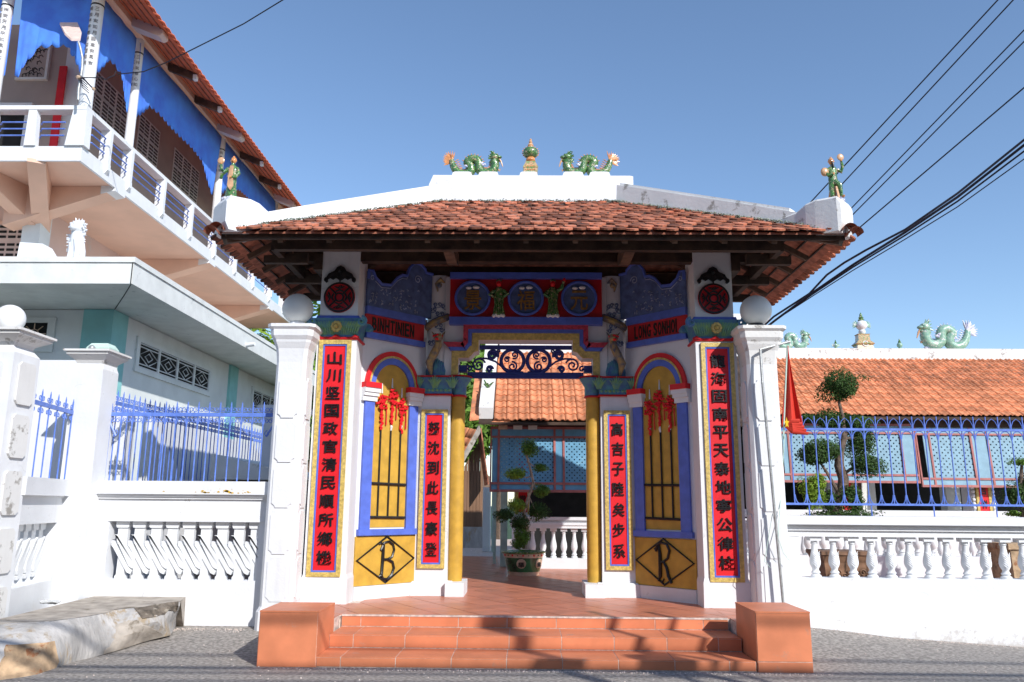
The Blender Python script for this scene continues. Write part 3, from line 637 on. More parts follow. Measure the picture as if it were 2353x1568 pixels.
for e in (-1, 1):
    def E(x): return e*x
    f = lambda a: a if e > 0 else 180-a
    circ(E(.195), 3.70, .170, rr=.017)
    spi(E(.195), 3.615, .075, .020, f(80), f(80+470), .015); spi(E(.165), 3.79, .058, .016, f(-60), f(-60-430), .014); spi(E(.275), 3.72, .045, .014, f(150), f(150-430), .013)
    spi(E(.495), 3.785, .082, .018, f(200), f(200-520), .015); spi(E(.40), 3.85, .030, .012, f(-100), f(-100+350), .012)
    spi(E(.70), 3.635, .105, .022, f(160), f(160-560), .015); spi(E(.535), 3.575, .048, .014, f(180), f(180-420), .013)
    Q.tube([(E(.03), yg, 3.53), (E(.2), yg, 3.54), (E(.34), yg, 3.60), (E(.45), yg, 3.69), (E(.58), yg, 3.735), (E(.68), yg, 3.735)], .015, 6, flat=1.6)
    spi(E(.84), 3.58, .045, .014, f(60), f(60+300), .014)
Q.build('scroll_ironwork', 'darkblue', lw_, smooth=True)
# --- round medallion sign board between the round columns
SB = thing('medallion_sign', 'crimson board with three blue character medallions above the gate opening', 'sign', (0, 11.5, 4.6))
MB().box(-1.13, 1.13, 11.49, 11.549, 4.31, 4.90).build('red_field', 'darkred', SB)
MB().box(-1.13, 1.13, 11.42, 11.549, 4.90, 4.99).box(-1.13, 1.13, 11.43, 11.549, 4.20, 4.31).build('blue_border', 'blue', SB)
for cxm, ch in ((-.79, '景'), (.0, '福'), (.79, '元')):
    q = MB().lathe((0, 0, 0), [(.262, 0), (.27, .03), (.255, .05), (.235, .05), (.225, .025), (.01, .025)], 32).xf(Matrix.Translation((cxm, 11.489, 4.60)) @ Matrix.Rotation(rad(90), 4, 'X')); md = q.build('medallion', 'slateblue', SB, smooth=True)
    q = MB(); q.tube([(cxm+.25*math.cos(a), 11.44, 4.60+.25*math.sin(a)) for a in [2*math.pi*i/36 for i in range(36)]], .02, 6, closed=True); q.build('medallion_rim', 'blue', md, smooth=True)
    q = MB(); letter(q, ch, (cxm, 11.463, 4.57), .26, .30, X_, -Y_, .02, .012); q.build('character', 'dullgold', md)
    q = MB(); q.sphere((cxm-.06, 11.45, 4.755), .03, 8, sx=1.5, sz=.8); q.sphere((cxm+.05, 11.45, 4.765), .035, 8, sx=1.5, sz=.8); q.build('cloud_tip', 'white_smooth', md, smooth=True)
def figure(x, s_, lab):
    F = thing('relief_figure', lab, 'statue', (x, 11.44, 4.28), 'robed ceramic figures on the medallion sign')
    q = MB(); y = 11.44
    q.lathe((x, y, 0), [(.085, 4.33), (.09, 4.36), (.065, 4.50), (.075, 4.60), (.085, 4.68), (.06, 4.74), (.03, 4.77)], 14, sy=.55)
    q.tube([(x-.07, y-.01, 4.71), (x-.13*(1 if s_ < 0 else .9), y-.04, 4.64), (x-.07, y-.06, 4.60)], [.03, .03, .02], 7)
    q.tube([(x+.07, y-.01, 4.71), (x+.13, y-.04, 4.65 if s_ < 0 else 4.74), (x+.07 if s_ < 0 else x+.16, y-.06, 4.60 if s_ < 0 else 4.84)], [.03, .03, .02], 7)
    for k in range(5): q.tube([(x-.05+k*.025, y-.045, 4.60), (x-.06+k*.03, y-.055, 4.36)], [.006, .012], 5)
    q.build('robe', 'gglaze', F, smooth=True)
    q = MB(); q.sphere((x, y-.02, 4.815), .042, 10, sz=1.15); q.sphere((x, y-.06, 4.81), .01, 6)
    if s_ > 0: q.sphere((x+.17, y-.06, 4.86), .025, 8, sz=1.4)
    q.build('head', 'red', F, smooth=True)
    q = MB(); q.sphere((x, y-.005, 4.86), .038, 8, sz=.7); q.tube([(x-.04, y, 4.86), (x, y-.02, 4.88), (x+.04, y, 4.86)], .01, 5); q.build('headdress', 'gglaze', F, smooth=True)
    q = MB()
    for k in range(5): q.sphere((x-.07+.035*k, y-.02, 4.325+.01*(k % 2)), .03, 8)
    q.build('cloud_base', 'white_smooth', F, smooth=True)
figure(-.40, -1, 'green robed relief figure with clasped sleeves left of the middle medallion')
figure(.40, 1, 'green robed relief figure raising a white fan right of the middle medallion')
# --- couplet boards
def couplet(px, txt, Yp, xa, xb, za, zb, lab, ox=0):
    T = thing('couplet_board', lab, 'sign', ((xa+xb)/2, Yp, za), 'red vertical couplet boards on the gate pillars')
    w = .055; q = MB(); xc = (xa+xb)/2
    q.box(xa, xb, Yp-.028, Yp, za, za+w).box(xa, xb, Yp-.028, Yp, zb-w, zb).box(xa, xa+w, Yp-.0275, Yp, za+w, zb-w).box(xb-w, xb, Yp-.0275, Yp, za+w, zb-w); q.build('gilt_frame', 'goldtrim', T)
    v = w+.022; q = MB().box(xa+w, xb-w, Yp-.018, Yp, za+w, za+v).box(xa+w, xb-w, Yp-.018, Yp, zb-v, zb-w).box(xa+w, xa+v, Yp-.0175, Yp, za+v, zb-v).box(xb-v, xb-w, Yp-.0175, Yp, za+v, zb-v); q.build('blue_fillet', 'blue', T)
    MB().box(xa+v, xb-v, Yp-.006, Yp, za+v, zb-v).build('red_field', 'red', T)
    n = len(txt); z0, z1 = za+v+.04, zb-v-.05; st_ = (z1-z0)/n; wch = min(.19, (xb-xa-2*v)*.72)
    for i, ch in enumerate(txt):
        q = MB(); letter(q, ch, (xc+random.uniform(-.004, .004), Yp-.006, z1-st_*(i+.5)), wch, min(st_*.72, wch*1.15), X_, -Y_, .020, .014, random.uniform(-.04, .04)); q.build('character', 'black', T)
couplet(0, '山川坚国政官清民順所鄉機', 10.405, -2.755, -2.325, .69, 3.735, 'tall red couplet board starting 山川 on the left front pillar')
couplet(0, '龍海固南平天泰地寧公律柱', 10.405, 2.32, 2.75, .67, 3.72, 'tall red couplet board starting 龍海 on the right front pillar')
couplet(0, '努沈到此長豪登', 11.495, -1.50, -1.12, .72, 2.94, 'short red couplet board on the left inner pillar beside the gold column')
couplet(0, '高吉子陸矣步系', 11.495, 1.13, 1.51, .72, 2.94, 'short red couplet board on the right inner pillar, half in shadow')
# ================================================================== ROOF OF THE GATE
YC = 12.75; DX = .06; EZ, EY0, EY1, EX = 4.83, 9.12, 13.70, 3.79; RY, RZ, RX = 11.40, 6.10, 1.40
BM = MB()
BM.box(-3.2, 3.2, 10.46, 10.60, 4.86, 5.02)               # beam over the front pillars
BM.box(-3.15, 3.15, 9.46, 9.56, 4.70, 4.86)                 # eave purlin
BM.box(-3.2, 3.2, 12.35, 12.47, 4.85, 5.0); BM.box(-1.6, 1.6, 11.62, 11.76, 4.99, 5.14)
bmo = BM.build('eave_beam', 'wood', GT); MB().box(-2.9, 2.9, 12.60, 12.70, 4.90, 5.20).build('rear_plate', 'wood', GT); MB().box(-3.25, 3.25, 12.50, 12.55, 5.1, 5.3).build('rear_plate', 'wood', GT)
MB().box(-EX+.02+DX, EX-.02+DX, EY0+.06, EY0+.10, EZ-.09, EZ-.01).build('fascia_board', 'wood', GT)
for s in (-1, 1):
    q = MB(); q.prism([(s*3.22, 9.56, 4.72), (s*3.22, 12.7, 4.72), (s*3.22, 12.7, 4.88), (s*3.22, 9.56, 4.88)], (-s*.08, 0, 0)); q.prism([(s*2.9, 10.4, 4.72), (s*2.9, 12.7, 4.72), (s*2.9, 12.7, 4.94), (s*2.9, 10.4, 4.94)], (-s*.12, 0, 0)); q.build('side_beam', 'wood', GT)
    q = MB(); q.tube([(s*3.74+DX, 9.22, 4.74), (s*1.45, 11.4, 5.95)], .075, 4); q.build('hip_rafter', 'woodlight', GT)
    for k in range(5):
        y = 9.9+k*.6; xi = 1.45+max(0, (11.4-y)*.95, (y-11.4)*.95)
        if xi < 3.4: q = MB(); q.tube([(s*3.62, y, 4.73), (s*xi, y, 4.73+(3.62-xi)*.555)], .045, 4); q.build('rafter', 'woodlight', GT)
    for k in range(3):
        y = 9.9+k*.95; q = MB(); q.prism([(s*2.85, y, 4.66), (s*3.42, y, 4.66), (s*3.42, y, 4.76), (s*2.85, y, 4.80)], (0, .09, 0)); q.build('bracket_arm', 'wood', GT)
for k in range(11):
    x = -3.0+.6*k; yi = RY-max(0, abs(x)-RX)*.98
    q = MB(); q.tube([(x, 9.22, 4.735), (x, yi, 4.735+(yi-9.22)*.57)], .045, 4); q.build('rafter', 'woodlight', GT)
for x in (-1.05, .0, 1.25):
    q = MB(); q.prism([(x, 9.53, 4.74), (x, 10.2, 4.74), (x, 10.455, 4.80), (x, 10.455, 4.95), (x, 9.53, 4.88)], (.13, 0, 0)); 
    if x != 0: q.build('bracket_arm', 'woodlight', GT)
# battens + underboards (tile undersides show between them)
def slope(side):
    """returns f(u,v): u along the eave, v up the slope (plan distance from the eave) -> point on the tile bed"""
    th = (RZ-EZ)/(RY-EY0)
    if side == 'front': return lambda u, v, h=0: Vector((u+DX, EY0+v, EZ+v*th+h)), lambda v: (-EX+v*1.045, EX-v*1.045), RY-EY0
    if side == 'back': return lambda u, v, h=0: Vector((u+DX, EY1-v, EZ+v*th+h)), lambda v: (-EX+v*1.045, EX-v*1.045), EY1-RY
    sg = -1 if side == 'left' else 1
    return lambda u, v, h=0: Vector((DX+sg*(EX-v*1.045), u, EZ+v*th+h)), lambda v: (EY0+v, min(YC, EY1-v)), RY-EY0
for side in ('front', 'back', 'left', 'right'):
    f, rng, V = slope(side); q = MB()
    V0 = EY1-YC if side == 'back' else 0; a, b = rng(V0); c_, d_ = rng(V)
    base = [f(a, V0, -.02), f(b, V0, -.02)]+([f(YC, EY1-YC, -.02)] if side in ('left', 'right') else [])+[f(d_, V, -.02), f(c_, V, -.02)]
    sl = MB().prism(base, (0, 0, -.025)).build('roof_slope', 'tile_under', GT)
    bt = MB(); v = V0+.10
    while v < V:
        a, b = rng(v); p0, p1 = f(a, v, -.06), f(b, v, -.06); bt.tube([p0, p1], .014, 4); v += .17
    bt.build('batten', 'wood', sl)
    # plain clay tiles, rounded tail
    tw, ex, ln = .158, .185, .29
    up_d = (f(0, 1)-f(0, 0)).normalized() if side in ('front', 'back') else (f(11, 1)-f(11, 0)).normalized()
    ud = X_ if side in ('front', 'back') else Y_
    nrm = ud.cross(up_d); nrm = nrm if nrm.z > 0 else -nrm
    prof = [(-.5, .18), (-.42, .07), (-.25, .0), (0, -.03), (.25, .0), (.42, .07), (.5, .18), (.5, 1), (-.5, 1)]
    meshes = []
    for k in range(4):
        RR = random.Random(k); pts = [ud*(x*tw*.965)+up_d*(y*ln+RR.uniform(-.010, .010)) for x, y in prof]
        mm = MB().prism(pts, nrm*.022); me = bpy.data.meshes.new('roof_tile'); me.from_pydata(mm.v, [], mm.f); me.materials.append(M['tile']); meshes.append((me, mm))
    rest = MB(); cnt = 0; row = 0; v = V0-(.05 if side in ('front', 'back') else .13)
    slen = math.hypot(1, (RZ-EZ)/(RY-EY0))
    while v < V-.02:
        a, b = rng(max(0, v)); a += .12 if side in ('front', 'back') else .20; b -= .12 if side in ('front', 'back') else .20; off = (row % 2)*tw/2; u = a+off
        while u < b:
            k = random.randrange(4); p = f(u, v)+nrm*(.010+random.uniform(0, .016))
            rot = Matrix.Rotation(rad(random.gauss(0, 2.6)), 3, nrm) @ Matrix.Rotation(rad(-4.5+random.gauss(0, 1.2)), 3, ud if side in ('front', 'right') else -ud)
            if side == 'left': rot = Matrix.Rotation(rad(random.gauss(0, 2)), 3, nrm) @ Matrix.Rotation(rad(4.5), 3, ud)
            if side == 'right': rot = Matrix.Rotation(rad(random.gauss(0, 2)), 3, nrm) @ Matrix.Rotation(rad(-4.5), 3, ud)
            if side == 'front' and cnt < 298:
                o = bpy.data.objects.new('roof_tile', meshes[k][0]); col.objects.link(o); o.parent = sl; o.matrix_parent_inverse = Matrix.Identity(4)
                o.location = p; o.rotation_euler = rot.to_euler(); cnt += 1
            elif side in ('left', 'right') and row == 0:
                o = bpy.data.objects.new('roof_tile', meshes[k][0]); col.objects.link(o); o.parent = sl; o.location = p; o.rotation_euler = rot.to_euler()
            else: rest.add([p+rot @ Vector(q_) for q_ in meshes[k][1].v], meshes[k][1].f)
            u += tw+random.uniform(-.003, .003)
        v += ex/slen; row += 1
    stuff(rest.build('upper_roof_tiles', 'tile', sl))
# moss where the white ridges meet the tiles
# white ridge and hips
RM = MB()
def rpoly(y0, y1): return None
zt = 6.43
RM.prism([(-1.46, 11.22, 5.98), (1.60, 11.22, 5.98), (1.60, 11.22, zt-.0), (1.55, 11.22, zt+.01), (-1.40, 11.22, zt+.02), (-1.46, 11.22, 6.30)], (0, .36, 0))
for xa, xb in ((-1.14, -.80), (-.74, -.40), (-.12, .19), (.53, .88), (.93, 1.28)):
    RM.prism([(xa, 11.24, zt-.03), (xb, 11.24, zt-.03), (xb-.035, 11.24, zt+.075), (xb-.07, 11.24, zt+.085), (xa+.06, 11.24, zt+.085), (xa+.03, 11.24, zt+.07)], (0, .32, 0))
RM.build('ridge', 'white', GT)
for sx in (-1, 1):
    for yE, yd in ((EY0, 1), (EY1, -1)):
        q = MB(); e = Vector((DX+sx*(3.69 if yd > 0 else 2.78), yE+.10 if yd > 0 else YC-.02, 0)); r_ = Vector((sx*1.36, RY-yd*.0, 0)); d_ = (r_-e).normalized(); n_ = Vector((-d_.y, d_.x, 0))
        L_ = (r_-e).length; th = .15
        ze = EZ if yd > 0 else EZ+(EY1-YC)*.57
        zb = lambda t: ze-.02+(RZ-ze-.02)*t
        ztop = lambda t: zb(t)+.30+(.04 if t < .2 else 0)
        st2 = [.10, .3, .5, .7, .9, 1.0]
        vs = []; fs = []
        for t in st2:
            p = e+d_*L_*t; zz = zb(t); tt = 5.14+.16*max(0, t-.1)+(RZ+.24-5.28)*max(0, (t-.1)/.9)
            if t <= .1: tt = 5.13
            if yd < 0: tt = zb(t)+.28
            zz += (-.10 if yd > 0 else .03); vs += [p-n_*th+Z_*zz, p+n_*th+Z_*zz, p+n_*th*.92+Z_*tt, p-n_*th*.92+Z_*tt]
        for k in range(len(st2)-1):
            for i in range(4): j = (i+1) % 4; fs.append((4*k+i, 4*k+j, 4*k+4+j, 4*k+4+i))
        fs.append((0, 1, 2, 3)); fs.append(tuple(4*(len(st2)-1)+i for i in (3, 2, 1, 0)))
        q.add(vs, fs)
        if sx > 0 and yd > 0:   # stepped coping on the right hip
            vs = []; 
            for t in (.16, .5, .96):
                p = e+d_*L_*t; tt = 5.13+.16*max(0, t-.1)+(RZ+.24-5.28)*max(0, (t-.1)/.9)
                vs += [p-n_*.11+Z_*(tt-.02), p+n_*.11+Z_*(tt-.02), p+n_*.105+Z_*(tt+.055), p-n_*.105+Z_*(tt+.055)]
            q.add(vs, [(i+4*k, (i+1) % 4+4*k, (i+1) % 4+4*k+4, i+4*k+4) for k in (0, 1) for i in range(4)]+[(0, 1, 2, 3), (11, 10, 9, 8)])
        q.build('hip_ridge', 'white' if not (sx > 0 and yd > 0) else 'white_worn', GT)
        # corner block: the swollen end of the hip, sweeping up to a flat top
        if yd > 0:
            q = MB(); vs = []; o0 = e-d_*.14
            for t, hw3, zt3, zb3 in ((0, .19, 5.17, 4.90), (.04, .21, 5.235, 4.80), (.30, .21, 5.255, 4.80), (.42, .20, 5.235, 4.82), (.55, .17, 5.175, 4.88), (.75, .151, 5.16, 4.95)):
                p = o0+d_*t; vs += [p-n_*hw3+Z_*zb3, p+n_*hw3+Z_*zb3, p+n_*hw3+Z_*(zt3-.03), p+n_*(hw3-.03)+Z_*zt3, p-n_*(hw3-.03)+Z_*zt3, p-n_*hw3+Z_*(zt3-.03)]
            q.add(vs, [(6*k+i, 6*k+(i+1) % 6, 6*k+6+(i+1) % 6, 6*k+6+i) for k in range(5) for i in range(6)]+[tuple(range(6)), tuple(range(30, 36))[::-1]])
            q.build('corner_block', 'white' if sx < 0 else 'white_worn', GT)
        # cover tiles below the block
        if yd > 0:
            for i in range(2):
                q = MB(); q.lathe((DX, 0, 0), [(.085-.01*i, -.02), (.09-.01*i, .16)], 12, math.pi*0, math.pi).xf(Matrix.Translation((sx*(3.77+.05*i), yE+.03-.04*i, 4.80-.045*i)) @ Matrix.Rotation(rad(90), 4, 'X')); q.build('hip_end_tile', 'tile_under', GT)
# moss line
mb = MB(); R = random.Random(11)
for i in range(2600):
    k = R.random()
    if k < .4: p = Vector((R.uniform(-1.4, 1.5), 11.21-abs(R.gauss(0, .025)), 6.02+R.uniform(-.02, .02)))
    else:
        sg = -1 if k < .7 else 1; t = R.random(); e = Vector((DX+sg*3.69, EY0+.1, 0)); r_ = Vector((sg*1.36, RY, 0)); d_ = (r_-e).normalized()
        p = e+d_*(r_-e).length*t+Vector((-sg*.115, -.115, 0))*R.uniform(1.0, 1.35)*1.0; p.z = EZ+(p.y-EY0)*(RZ-EZ)/(RY-EY0)+.04+R.uniform(-.01, .02)
    s_ = R.uniform(.006, .018); a = R.uniform(0, 6)
    mb.add([p+Vector((math.cos(a)*s_, math.sin(a)*s_, 0)), p+Vector((math.cos(a+2.1)*s_, math.sin(a+2.1)*s_, 0)), p+Vector((math.cos(a+4.2)*s_, math.sin(a+4.2)*s_, 0)), p+Z_*s_], [(0, 1, 3), (1, 2, 3), (2, 0, 3)])
stuff(mb.build('moss', 'moss', GT))
# ================================================================== FENCE WALLS BESIDE THE GATE
def orb_pillar(s, lab, cap='white'):
    cx, cy = s*3.03, 10.28
    T = thing('gate_post', lab, 'pillar', (cx, cy, 0), 'white posts with lamp globes beside the gate')
    c = .055
    def oct_(h, k=c): return [(-h+k, -h), (h-k, -h), (h, -h+k), (h, h-k), (h-k, h), (-h+k, h), (-h, h-k), (-h, -h+k)]
    def ringz(m, prof):
        vs = []; fs = []
        for h, z in prof: vs += [(cx+a, cy+b, z) for a, b in oct_(h, min(c, h*.2))]
        for k in range(len(prof)-1):
            for i in range(8): fs.append((8*k+i, 8*k+(i+1) % 8, 8*k+8+(i+1) % 8, 8*k+8+i))
        fs.append(tuple(range(8))[::-1]); q = 8*(len(prof)-1); fs.append(tuple(range(q, q+8))); m.add(vs, fs)
    m = MB(); ringz(m, [(.24, -.05), (.235, .30), (.205, .36), (.195, 3.40)]); sh = m.build('shaft', 'white_foot', T)
    # recessed panels: raised notched plaques down the two visible faces
    z = .42
    zs = [.42, .98, 1.54, 2.10, 2.66]
    for z in zs:
        hh = .52
        def pl(w): return [(-w+.045, 0), (w-.045, 0), (w-.04, .02), (w-.015, .045), (w, .05), (w, hh-.05), (w-.015, hh-.045), (w-.04, hh-.02), (w-.045, hh), (-w+.045, hh), (-w+.04, hh-.02), (-w+.015, hh-.045), (-w, hh-.05), (-w, .05), (-w+.015, .045), (-w+.04, .02)]
        q = MB().prism([(cx+a, cy-0.1975, z+b) for a, b in pl(.125)], (0, -.016, 0)); q.build('panel', 'white_foot', T)
        q = MB().prism([(cx-s*0.1975, cy+a, z+b) for a, b in pl(.125)], (-s*.016, 0, 0)); q.build('panel', 'white_foot', T)
    m = MB(); ringz(m, [(.195, 3.38), (.20, 3.46), (.21, 3.56), (.24, 3.64), (.245, 3.67), (.275, 3.72), (.28, 3.80), (.31, 3.83), (.31, 3.87), (.10, 3.89)]); m.build('capital', 'white_worn' if s > 0 else 'white', T)
    m = MB().lathe((cx, cy, 3.885), [(.10, 0), (.11, .03), (.10, .06)], 20); m.build('globe_collar', 'black' if s > 0 else 'white', T, smooth=True)
    G = MB().sphere((cx+.01*s, cy, 4.135), .205, 32).build('lamp_globe', 'globe', T, smooth=True)
    return T
orb_pillar(-1, 'white panelled post with lamp globe left of the gate, behind the left orange cheek block')
orb_pillar(1, 'white panelled post with lamp globe right of the gate, flagpole leaning beside it')
# --- turned baluster (right wall) and folded S baluster (left wall)
def baluster_profile(z0, z1, w):
    H = z1-z0
    return [(r*w, z0+H*t) for r, t in ((.95, 0), (.95, .05), (.62, .08), (.85, .12), (.62, .16), (.55, .20), (.92, .30), (1.0, .38), (.90, .48), (.62, .62), (.50, .74), (.50, .80), (.66, .82), (.55, .85), (.62, .88))]
def turned(name, x, y, z0, z1, w, parent, n=14, leafy=True, matn='white_smooth'):
    m = MB().lathe((x, y, 0), baluster_profile(z0, z1, w), n)
    H = z1-z0; m.box(x-w*1.0, x+w*1.0, y-w, y+w, z0+H*.885, z1)
    if leafy:
        for k in range(6):
            t = .30+.055*k
            for e in (-1, 1): m.tube([(x, y-w*(1.0-.25*abs(t-.38)*3), z0+H*(t-.05)), (x+e*w*.45, y-w*.86, z0+H*(t+.01)), (x+e*w*.75, y-w*.60, z0+H*(t+.06))], [w*.05, w*.10, w*.04], 5)
    return m.build(name, matn, parent, smooth=True)
# right wall
RWY = 10.35
RW = thing('boundary_wall_balustrade', 'white roadside wall with leaf carved balusters to the right of the gate', 'wall', (5, RWY, 0))
m = MB(); m.box(3.24, 8.2, RWY-.02, RWY+.24, -.25, .735); m.box(3.24, 3.44, RWY, RWY+.22, .735, 1.24); m.build('wall_base', 'white_foot', RW)
m = MB(); m.box(3.24, 8.2, RWY, RWY+.22, 1.235, 1.31); m.box(3.24, 8.2, RWY-.03, RWY+.25, 1.31, 1.36); m.box(3.24, 8.2, RWY-.11, RWY+.30, 1.385, 1.49); m.box(3.24, 8.2, RWY-.02, RWY+.24, 1.36, 1.385); m.build('coping', 'white', RW)
for k in range(19): turned('baluster', 3.66+.2365*k, RWY+.10, .735, 1.24, .068, RW)
# left wall: straight stretch and the short return towards the road
LWY = 10.30
LW = thing('boundary_wall', 'white roadside wall with folded S shaped balusters to the left of the gate', 'wall', (-4.4, LWY, 0))
m = MB(); m.box(-5.62, -3.24, LWY, LWY+.24, -.2, .64); m.box(-5.62, -5.28, LWY, LWY+.24, .64, 1.36); m.box(-3.36, -3.24, LWY, LWY+.24, .64, 1.36); m.box(-5.62, -3.24, LWY, LWY+.24, 1.36, 1.64); m.build('wall_base', 'white_foot', LW)
m = MB(); m.box(-5.30, -3.30, LWY-.012, LWY-.0, 1.355, 1.375); m.build('panel_trim', 'white', LW)
m = MB(); m.box(-5.66, -3.25, LWY-.03, LWY+.26, 1.635, 1.665); m.box(-5.68, -3.25, LWY-.055, LWY+.28, 1.665, 1.695); m.box(-5.70, -3.25, LWY-.09, LWY+.31, 1.695, 1.86); m.build('coping', 'white', LW)
m = MB()
R = random.Random(4)
for i in range(46):
    k = R.random(); x = -4.15+.62*k+R.uniform(-.1, .1) if R.random() < .75 else R.uniform(-5.3, -3.6); z = 1.715+abs(R.gauss(0, .018)); s_ = R.uniform(.004, .03)*(1.5 if -3.8 < x < -3.6 else .8)
    m.add([(x-s_, LWY-.0925, z), (x, LWY-.0925, z-s_*.35), (x+s_, LWY-.0925, z), (x, LWY-.0925, z+s_*.4)], [(0, 1, 2, 3)])
stuff(m.build('paint_splashes', 'paint_spot', LW))
def sbal(x, y0, ux, z0, z1, w, parent, nn=Y_):
    """baluster folded like a ribbon: block, neck, two slanted straps joined at a rounded elbow, tapering foot"""
    H = z1-z0; m = MB(); ux = Vector(ux); o = Vector((x, y0, z0))
    def P(a, t, d=0): return o+ux*(a*w)+Z_*(H*t)+nn*d
    def pl(pts, d0, d1): m.prism([P(a, t, d0) for a, t in pts], nn*(d1-d0))
    pl([(-.36, .93), (.36, .93), (.30, .90), (.30, .99), (-.30, .99), (-.30, .90)][:0] or [(-.34, .88), (.34, .88), (.40, .93), (.40, 1), (-.40, 1), (-.40, .93)], 0, .10)
    pl([(-.29, .60), (.29, .52), (.29, .88), (-.29, .88)], .02, .09)
    pl([(-.42, .76), (-.28, .76), (-.24, .655), (.60, .225), (.84, .18), (.95, .25), (.93, .38), (.30, .60), (.1, .70)], -.012, .075)
    pl([(-.56, .58), (-.44, .54), (.50, .12), (.72, .09), (.82, .15), (.58, .215), (-.40, .645), (-.54, .66)], -.006, .07)
    pl([(-.22, .0), (.42, .0), (.42, .05), (.34, .08), (.24, .32), (-.12, .44), (-.14, .08), (-.22, .05)], .01, .09)
    return m.build('baluster', 'white_smooth', parent)
for k in range(9): sbal(-5.13+.213*k, LWY+.05, X_, .64, 1.36, .215, LW)
# side return: from the corner post forward to the far left pillar
RT = thing('return_wall', 'short white wall return with balusters between the corner post and the globe topped pillar', 'wall', (-5.7, 9.6, 0))
c0, c1_ = Vector((-5.80, 10.2, 0)), Vector((-5.52, 8.75, 0)); du = (c1_-c0).normalized(); dn = Vector((-du.y, du.x, 0)); dn = dn if dn.x > 0 else -dn; Lr = (c1_-c0).length
def rb(m, u0, u1, d0, d1, z0, z1): return m.prism([c0+du*u0+dn*d0+Z_*z0, c0+du*u1+dn*d0+Z_*z0, c0+du*u1+dn*d1+Z_*z0, c0+du*u0+dn*d1+Z_*z0], (0, 0, z1-z0))
m = MB(); rb(m, 0, Lr, -.2, .0, 0, .66); rb(m, 0, .25, -.2, 0, .66, 1.34); rb(m, Lr-.1, Lr, -.2, 0, .66, 1.34); rb(m, 0, Lr, -.2, 0, 1.34, 1.64); m.build('wall_base', 'white_foot', RT)
m = MB(); rb(m, 0, Lr, -.26, .07, 1.66, 1.86); rb(m, 0, Lr, -.22, .02, 1.64, 1.66); m.build('coping', 'white', RT)
for k in range(5):
    p = c0+du*(.38+.22*k)-dn*.10; sbal(p.x, p.y, du, .66, 1.34, .2, RT, -dn)
# corner post and far left pillar
def square_post(cx, cy, h, z0, z1, lab, globe, panels):
    T = thing('wall_pillar', lab, 'pillar', (cx, cy, z0)); m = MB(); m.frus((cx, cy), [(h+.012, h+.012, z0), (h, h, z0+.3), (h-.005, h-.005, z1-.25), (h*.72, h*.72, z1-.17) if globe else (h-.03, h-.03, z1-.17)]); m.build('shaft', 'white_foot', T)
    for z in panels:
        hh = .46; w = h*.62
        pl = [(-w+.04, 0), (w-.04, 0), (w, .04), (w, hh-.04), (w-.04, hh), (-w+.04, hh), (-w, hh-.04), (-w, .04)]
        MB().prism([(cx+a, cy-h-.001, z+b) for a, b in pl], (0, -.022, 0)).build('panel', 'white_foot', T)
        MB().prism([(cx+h+.001, cy+a, z+b) for a, b in pl], (.022, 0, 0)).build('panel', 'white_worn' if globe else 'white_foot', T)
    k = h*.72 if globe else h-.03
    m = MB().frus((cx, cy), [(k, k, z1-.175), (k+.02, k+.02, z1-.13), (h+.07, h+.07, z1-.06), (h+.07, h+.07, z1-.03), (h+.10, h+.10, z1-.025), (h+.10, h+.10, z1), (h*.5, h*.5, z1+.02)]); m.build('capital', 'white_worn', T)
    if globe: MB().sphere((cx-.02, cy, z1+.165), .155, 28).build('lamp_globe', 'globe_white', T, smooth=True)
    return T
square_post(-5.72, 8.55, .235, .1, 3.42, 'white panelled pillar with white lamp globe at the far left edge', True, [.25, .85, 1.45, 2.05, 2.62])
square_post(-5.64, 10.25, .20, .2, 3.52, 'plain white corner post with moulded cap between the two blue iron fences', False, [])
o = MB().sphere((-5.72, 10.22, 3.575), .045, 10).build('light_bulb', 'steel', smooth=True); tag(o, 'small clear bulb lying on the cap of the white corner post', 'bulb')
